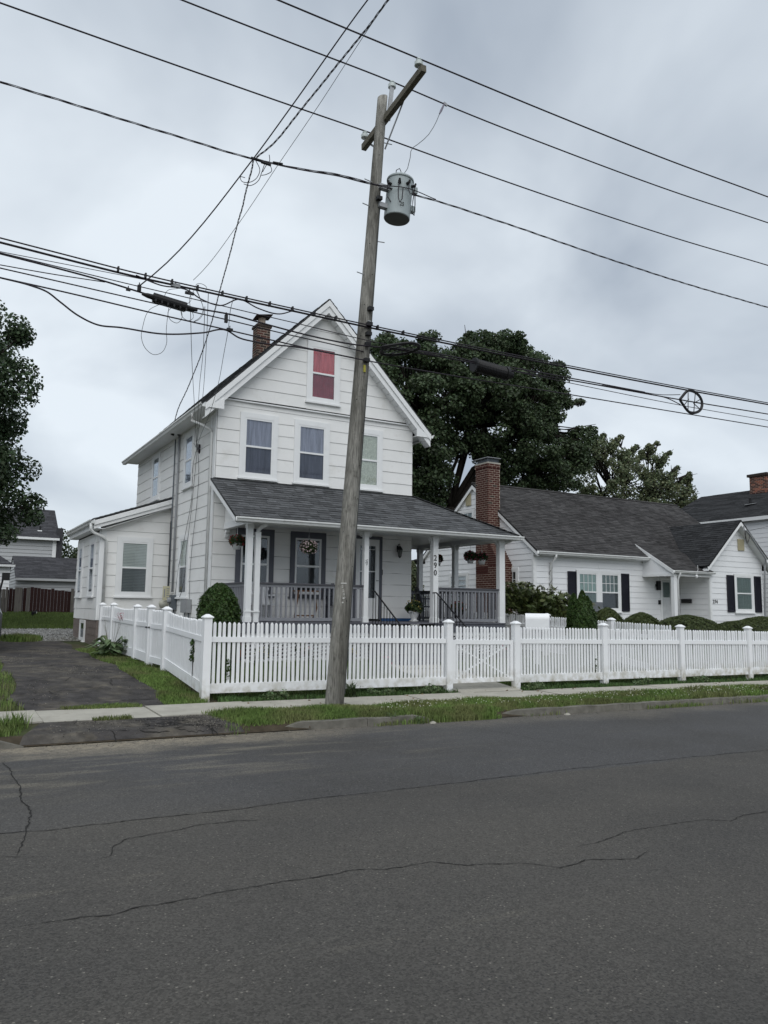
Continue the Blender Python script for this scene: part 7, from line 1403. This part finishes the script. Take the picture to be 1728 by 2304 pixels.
pot_plant((10.88, 17.55, 1.30), 'white urn with yellow flowers on the porch beside the steps', M_POT, L_YELL, .24); pot_plant((12.1, 17.3, 1.30), 'dark pot with red flowers behind the right railing', M_IRON, L_RED, .22); pot_plant((5.75, 16.6, gz(5.7, 16.6)), 'terracotta pot with flowers by the side of the porch', mat('terracotta', (.22, .08, .04), .8), L_PINK, .18)
# chairs
def chair(x, y, rot, m, label, hh=.95, w=.55, back_slats=5):
    t = thing('porch_chair', label, 'chair', (x, y, PZ)); c, s = math.cos(rot), math.sin(rot)
    def L(u, v, z): return (x + u * c - v * s, y + u * s + v * c, PZ + z)
    def bx(mb, u0, u1, v0, v1, z0, z1, lean=0): mb.hexa([L(u0, v0, z0), L(u1, v0, z0), L(u1, v1, z0), L(u0, v1, z0), L(u0, v0 + lean, z1), L(u1, v0 + lean, z1), L(u1, v1 + lean, z1), L(u0, v1 + lean, z1)])
    a = MB(); bx(a, -w / 2, w / 2, -.28, .22, .38, .42); a.build('seat', m, t)
    for u in (-w / 2, w / 2 - .05):
        for v in (-.27, .18): a = MB(); bx(a, u, u + .05, v, v + .05, 0, .38 if v > 0 else .60); a.build('leg', m, t)
        a = MB(); bx(a, u - .02, u + .07, -.30, .22, .60, .63); a.build('armrest', m, t)
    for i in range(back_slats): u = -w / 2 + .02 + i * (w - .04) / back_slats; a = MB(); bx(a, u, u + (w - .04) / back_slats - .015, .20, .225, .40, hh - abs(i - 2) * .02, .14); a.build('back_slat', m, t)
    a = MB(); bx(a, -w / 2, w / 2, .30, .33, .74, .80); a.build('back_rail', m, t)
chair(11.85, 18.35, math.radians(70), M_CHAIRB, 'dark slatted armchair on the porch behind the white urn'); chair(6.75, 17.65, math.radians(5), M_CHAIRW, 'white chair with grey cushion at the left end of the porch'); chair(8.75, 17.7, 0, M_CHAIRB, 'dark chair half hidden behind the utility pole on the porch', w=.5)
t = thing('plant_stand', 'brown wooden stand against the porch wall under the middle window', 'stand', (7.95, 17.85, PZ)); MB().box(7.62, 8.28, 17.72, 17.98, 2.02, 2.05).build('stand_top', M_WOOD, t)
for (a, b) in (((7.70, 2.02), (7.60, 1.30)), ((8.12, 2.02), (8.20, 1.62)), ((8.20, 1.62), (8.08, 1.30))): MB().bar((a[0], 17.8, a[1]), (b[0], 17.8, b[1]), .03, .035, (0, 1, 0)).build('leg', M_WOOD, t)
MB().box(7.66, 8.14, 17.74, 17.96, 1.42, 1.45).build('shelf', M_WOOD, t)
# mailbox in the yard
t = thing('mailbox', 'big white plastic mailbox behind the fence right of the gate', 'mailbox', (12.2, 14.2, .4)); rot = math.radians(-68); ux = Vector((math.cos(rot + math.pi / 2), math.sin(rot + math.pi / 2), 0)); uf = Vector((math.cos(math.radians(-38)), math.sin(math.radians(-38)), 0)); us = Vector((-uf.y, uf.x, 0)); c = Vector((12.22, 14.25, 1.20))
prof = [(-.15, 0), (.15, 0), (.15, .24)] + [(.15 * math.cos(a), .24 + .13 * math.sin(a)) for a in np.linspace(.3, math.pi - .3, 8)] + [(-.15, .24)]
MB().prism([c - uf * .28 + us * a + Vector((0, 0, b)) for a, b in prof], uf * .54).build('body', M_VINYL, t); pr2 = [(a * .78, .02 + b * .86) for a, b in prof]; MB().prism([c + uf * .262 + us * a + Vector((0, 0, b)) for a, b in pr2], uf * .012).build('door', mat('light_grey_plastic', (.38, .38, .42), .5), t); MB().bar(c + uf * .285 - us * .05 + Vector((0, 0, .24)), c + uf * .285 + us * .05 + Vector((0, 0, .24)), .03, .05).build('handle', M_VINYL, t)
MB().bar(c - Vector((0, 0, .8)), c, .11, .11, (0, 1, 0)).build('post', M_VINYL, t)
# hosta with flower stalks
t = thing('hosta', 'hosta with striped drooping leaves outside the side fence', 'plant', (3.5, 18.6, gz(3.5, 18.6))); b_ = Vector(WLOC[t]); V = []
for i in range(120):
    a = random.uniform(0, 6.28); L_ = random.uniform(.25, .55); e = random.uniform(.3, 1.25); d = Vector((math.cos(a), math.sin(a) * 1.5, 0)); w = Vector((-math.sin(a), math.cos(a), 0)) * random.uniform(.045, .08); up_ = Vector((0, 0, 1)); r0 = random.uniform(0, .12); c0_ = b_ + d * r0
    P = [c0_ + d * (L_ * .35 * math.cos(e)) + up_ * (L_ * .7 * math.sin(e)), c0_ + d * (L_ * .75 * math.cos(e * .8)) + up_ * (L_ * 1.0 * math.sin(e)), c0_ + d * (L_ * 1.15 * math.cos(e * .6)) + up_ * (L_ * .78 * math.sin(e))]
    V += [P[0] - w * .3, P[1] - w, P[1], P[0]], [P[0], P[1], P[1] + w, P[0] + w * .3], [P[1] - w, P[2], P[2], P[1]][:0] or [P[1] - w, P[2] - w * .05, P[2] + w * .05, P[1] + w]
V = np.array([tuple(v) for q in V for v in q]) - np.array(b_); place('leaves', npmesh('leaves', V, L_HOSTA, 4), t, tuple(b_)); s = MB()
for i in range(9): a = random.uniform(0, 6.28); s.tube([b_, b_ + Vector((math.cos(a) * .1, math.sin(a) * .3, .5)), b_ + Vector((math.cos(a) * .15, math.sin(a) * .6, random.uniform(.7, .95)))], [.004, .003, .002], 4)
s.build('flower_stalks', mat('dry_stalk', (.09, .08, .05), .8), t)
def tuft(x, y, n, h, w, label, name='grass_tuft', m=None, sp=.05):
    t = thing(name, label, 'plant', (x, y, gz(x, y))); b_ = Vector(WLOC[t]); V = []
    for i in range(n):
        a = random.uniform(0, 6.28); q = b_ + Vector((random.gauss(0, sp), random.gauss(0, sp), 0)); d = Vector((math.cos(a), math.sin(a), 0)); hh = h * random.uniform(.5, 1.1); s = Vector((-d.y, d.x, 0)) * w / 2; m1 = q + d * hh * .25 + Vector((0, 0, hh * .7)); e = q + d * hh * random.uniform(.4, .8) + Vector((0, 0, hh * random.uniform(.6, 1)))
        V += [q - s, q + s, m1 + s, m1 - s, m1 - s, m1 + s, e + s * .1, e - s * .1]
    V = np.array([tuple(v) for v in V]) - np.array(b_); place('leaves', npmesh('leaves', V, m or L_HOSTA, 4), t, tuple(b_))
tuft(6.28, 12.15, 60, .30, .018, 'tall grass tuft at the fence foot right of the pole', m=L_PLANT); tuft(5.95, 10.2, 30, .14, .010, 'dry weed tuft in front of the kerb stub'); tuft(6.35, 10.08, 40, .13, .014, 'green weed tuft growing against the kerb stub')
for (x, y, lab) in ((6.9, 12.2, 'leafy weed by the fence left of the gate'), (7.9, 12.2, 'clump of round-leaved weeds next to the gate post'), (10.35, 12.15, 'leafy weed at the post right of the gate'), (13.3, 12.15, 'tall weed tuft under the fence before the third post'), (15.2, 12.15, 'weed tuft under the fence at right'), (4.9, 12.2, 'creeping weeds under the first fence panel')):
    t = thing('weed', lab, 'plant', (x, y, gz(x, y))); V = leafquads(np.array([(x + random.uniform(-.25, .25), y + random.uniform(-.05, .05), gz(x, y) + random.uniform(.03, .12)) for _ in range(9)]), 40, .09, .04, .8) - np.array(WLOC[t]); place('leaves', npmesh('leaves', V, L_HOSTA, 4), t, tuple(WLOC[t]))
for (x, y, z, lab) in ((4.13, 12.36, .65, 'small dark shrub poking through the first fence panel'), (12.14, 12.37, .48, 'small evergreen sprig poking through the fence below the tall arborvitae'), (3.76, 13.0, .9, 'thin vine caught in the side fence near the corner')):
    t = thing('sapling', lab, 'plant', (x, y, gz(x, y))); V = leafquads(np.array([(x, y, z - .12), (x + .01, y, z), (x, y, z + .12)]), 90, .06, .03, 1.2, 1.6) - np.array(WLOC[t]); place('leaves', npmesh('leaves', V, L_ARB, 4), t, tuple(WLOC[t])); MB().tube([(x, y, gz(x, y)), (x, y, z)], .006, 4).build('stem', M_BARK, t)
for i, (x, y, lab, fm) in enumerate([(6.0, 15.7, 'yellow flowering plant in front of the lattice, left', L_YELL), (7.1, 16.0, 'leafy plant in front of the lattice, centre', L_WHITE), (8.2, 15.9, 'yellow flowering plant near the steps', L_YELL), (8.0, 14.0, 'twiggy brown plant on the lawn left of the walk', L_PINK), (11.3, 15.6, 'white flowering plant right of the steps', L_WHITE), (12.4, 15.8, 'leafy plant under the right railing', L_PINK)]):
    t = thing('garden_plant', lab, 'plant', (x, y, gz(x, y))); V = leafquads(np.array([(x + random.uniform(-.15, .15), y, gz(x, y) + .12 + .1 * k) for k in range(3)]), 110, .16, .05, 1) - np.array(WLOC[t]); place('foliage', npmesh('foliage', V, L_PLANT, 4), t, tuple(WLOC[t])); flowers(t, (x, y, gz(x, y) + .28), .16, 22, fm, .04)
# red flower spikes over the side fence
t = thing('flower_spikes', 'reddish flower spikes leaning over the side fence', 'plant', (4.0, 18.9, .5)); s = MB()
for i in range(5): s.tube([(4.0, 18.9 + .1 * i, .5), (3.85, 18.9 + .08 * i, 1.1), (3.72, 18.7 + .12 * i, 1.35 + .05 * (i % 3))], .005, 4)
s.build('stems', mat('red_stem', (.2, .05, .05), .8), t); flowers(t, (3.74, 18.9, 1.38), .12, 40, L_PINK, .02)
# black cat with pale tail at the fence
CT = thing('cat', 'black cat standing on the back lawn before the red fence', 'cat', (3.62, 36.4, gz(3.6, 36.4))); cz = gz(3.9, 36.2)
me = bpy.data.meshes.new('body'); pts = [(0, 0, .24), (.16, 0, .25), (.24, 0, .28), (.31, -.02, .33), (.37, -.03, .33), (-.16, 0, .25), (-.20, .04, .14), (-.19, .04, .0), (-.20, -.04, .14), (-.18, -.04, .0), (.17, .04, .13), (.17, .04, .0), (.17, -.04, .13), (.18, -.04, .0), (-.25, 0, .28), (-.29, 0, .38), (.32, .02, .39), (.32, -.06, .39)]
ed = [(0, 1), (1, 2), (2, 3), (3, 4), (0, 5), (5, 6), (6, 7), (5, 8), (8, 9), (1, 10), (10, 11), (1, 12), (12, 13), (5, 14), (14, 15), (3, 16), (3, 17)]; rads = [.085, .08, .055, .055, .03, .08, .035, .02, .035, .02, .028, .02, .028, .02, .022, .018, .012, .012]
me.from_pydata(pts, ed, []); ob = bpy.data.objects.new('tmpcat', me); COL.objects.link(ob); sm = ob.modifiers.new('s', 'SKIN'); ss = ob.modifiers.new('u', 'SUBSURF'); ss.levels = 1
for i, v in enumerate(me.skin_vertices[0].data if me.skin_vertices else []): v.radius = (rads[i],) * 2
if me.skin_vertices: me.skin_vertices[0].data[0].use_root = True
dg = bpy.context.evaluated_depsgraph_get(); dg.update(); cme = bpy.data.meshes.new_from_object(ob.evaluated_get(dg)); bpy.data.objects.remove(ob); cme.materials.clear(); cme.materials.append(M_CAT); place('body', cme, CT, (3.62, 36.4, cz), (0, 0, math.radians(62)), (.72, .72, .72))
MB().lathe((3.74, 36.58, cz + .14), [(.015, 0), (.03, .03), (.02, .09)], 8).build('white_bib', M_POT, CT)
# parked van just entering the frame at the left
VA = thing('parked_van', 'dark grey van at the left edge, only fender and mirror in view', 'van', (.25, 21.5, .5)); vz = gz(0.3, 21)
def sec(y, w, z0, z1, c=.08): xc = .42; return [(xc - w, y, z0 + c), (xc - w, y, z1 - c), (xc - w + c, y, z1), (xc + w - c, y, z1), (xc + w, y, z1 - c), (xc + w, y, z0 + c), (xc + w - c, y, z0), (xc - w + c, y, z0)]
S_ = [sec(20.05, .86, vz + .35, vz + .85, .10), sec(20.2, .93, vz + .30, vz + 1.0, .10), sec(21.2, .95, vz + .28, vz + 1.12, .12), sec(21.25, .95, vz + .28, vz + 1.14, .12), sec(22.0, .95, vz + .28, vz + 1.85, .2), sec(23.0, .95, vz + .28, vz + 1.98, .2), sec(25.0, .95, vz + .28, vz + 1.98, .2)]
b = MB(); vs = [p for s in S_ for p in s]; fs = [(i * 8 + j, i * 8 + (j + 1) % 8, (i + 1) * 8 + (j + 1) % 8, (i + 1) * 8 + j) for i in range(len(S_) - 1) for j in range(8)] + [tuple(range(8)), tuple(range(48, 56))[::-1]]; b.add(vs, fs).build('body', M_MIRROR, VA)
MB().prism([(-.35, 21.22, vz + 1.20), (1.0, 21.22, vz + 1.20), (.92, 21.95, vz + 1.78), (-.28, 21.95, vz + 1.78)], (0, -.012, .01)).build('windscreen', M_BLACK, VA)
mr = MB(); mr.box(1.33, 1.50, 20.9, 21.0, vz + 1.70, vz + 1.88); mr.build('mirror', M_BLACK, VA); MB().bar((1.28, 20.96, vz + 1.25), (1.36, 20.96, vz + 1.75), .05, .04).build('mirror_arm', M_BLACK, VA)
for xx in (-.45, 1.0):
    for yy in (20.9, 24.2): w_ = MB().lathe((xx, yy, vz + .33), [(.22, 0), (.33, .02), (.33, .20), (.22, .22)], 20, (1, 0, 0)).build('wheel', M_TYRE, VA); MB().lathe((xx + .005, yy, vz + .33), [(.19, 0), (.19, .225)], 14, (1, 0, 0)).build('rim', M_STEEL, w_)
for xx in (-.35, 1.02): MB().box(xx - .12, xx + .12, 20.02, 20.07, vz + .62, vz + .78).build('headlight', M_PORC, VA)
# loose stones on the verge edge
for (x, y, lab) in ((6.55, 10.02, 'pale stone lying by the end of the kerb stub'), (9.9, 12.22, 'broken flat stone at the foot of the right gate post'), (9.2, 10.02, 'small pale stone in the gutter')):
    t = thing('stone', lab, 'stone', (x, y, gz(x, y))); mb = MB(); z = gz(x, y); mb.hexa([(x - .05, y - .03, z), (x + .05, y - .035, z), (x + .045, y + .03, z), (x - .04, y + .035, z), (x - .03, y - .02, z + .03), (x + .035, y - .02, z + .025), (x + .03, y + .02, z + .03), (x - .03, y + .02, z + .02)]); mb.build('stone_body', M_CONC, t)
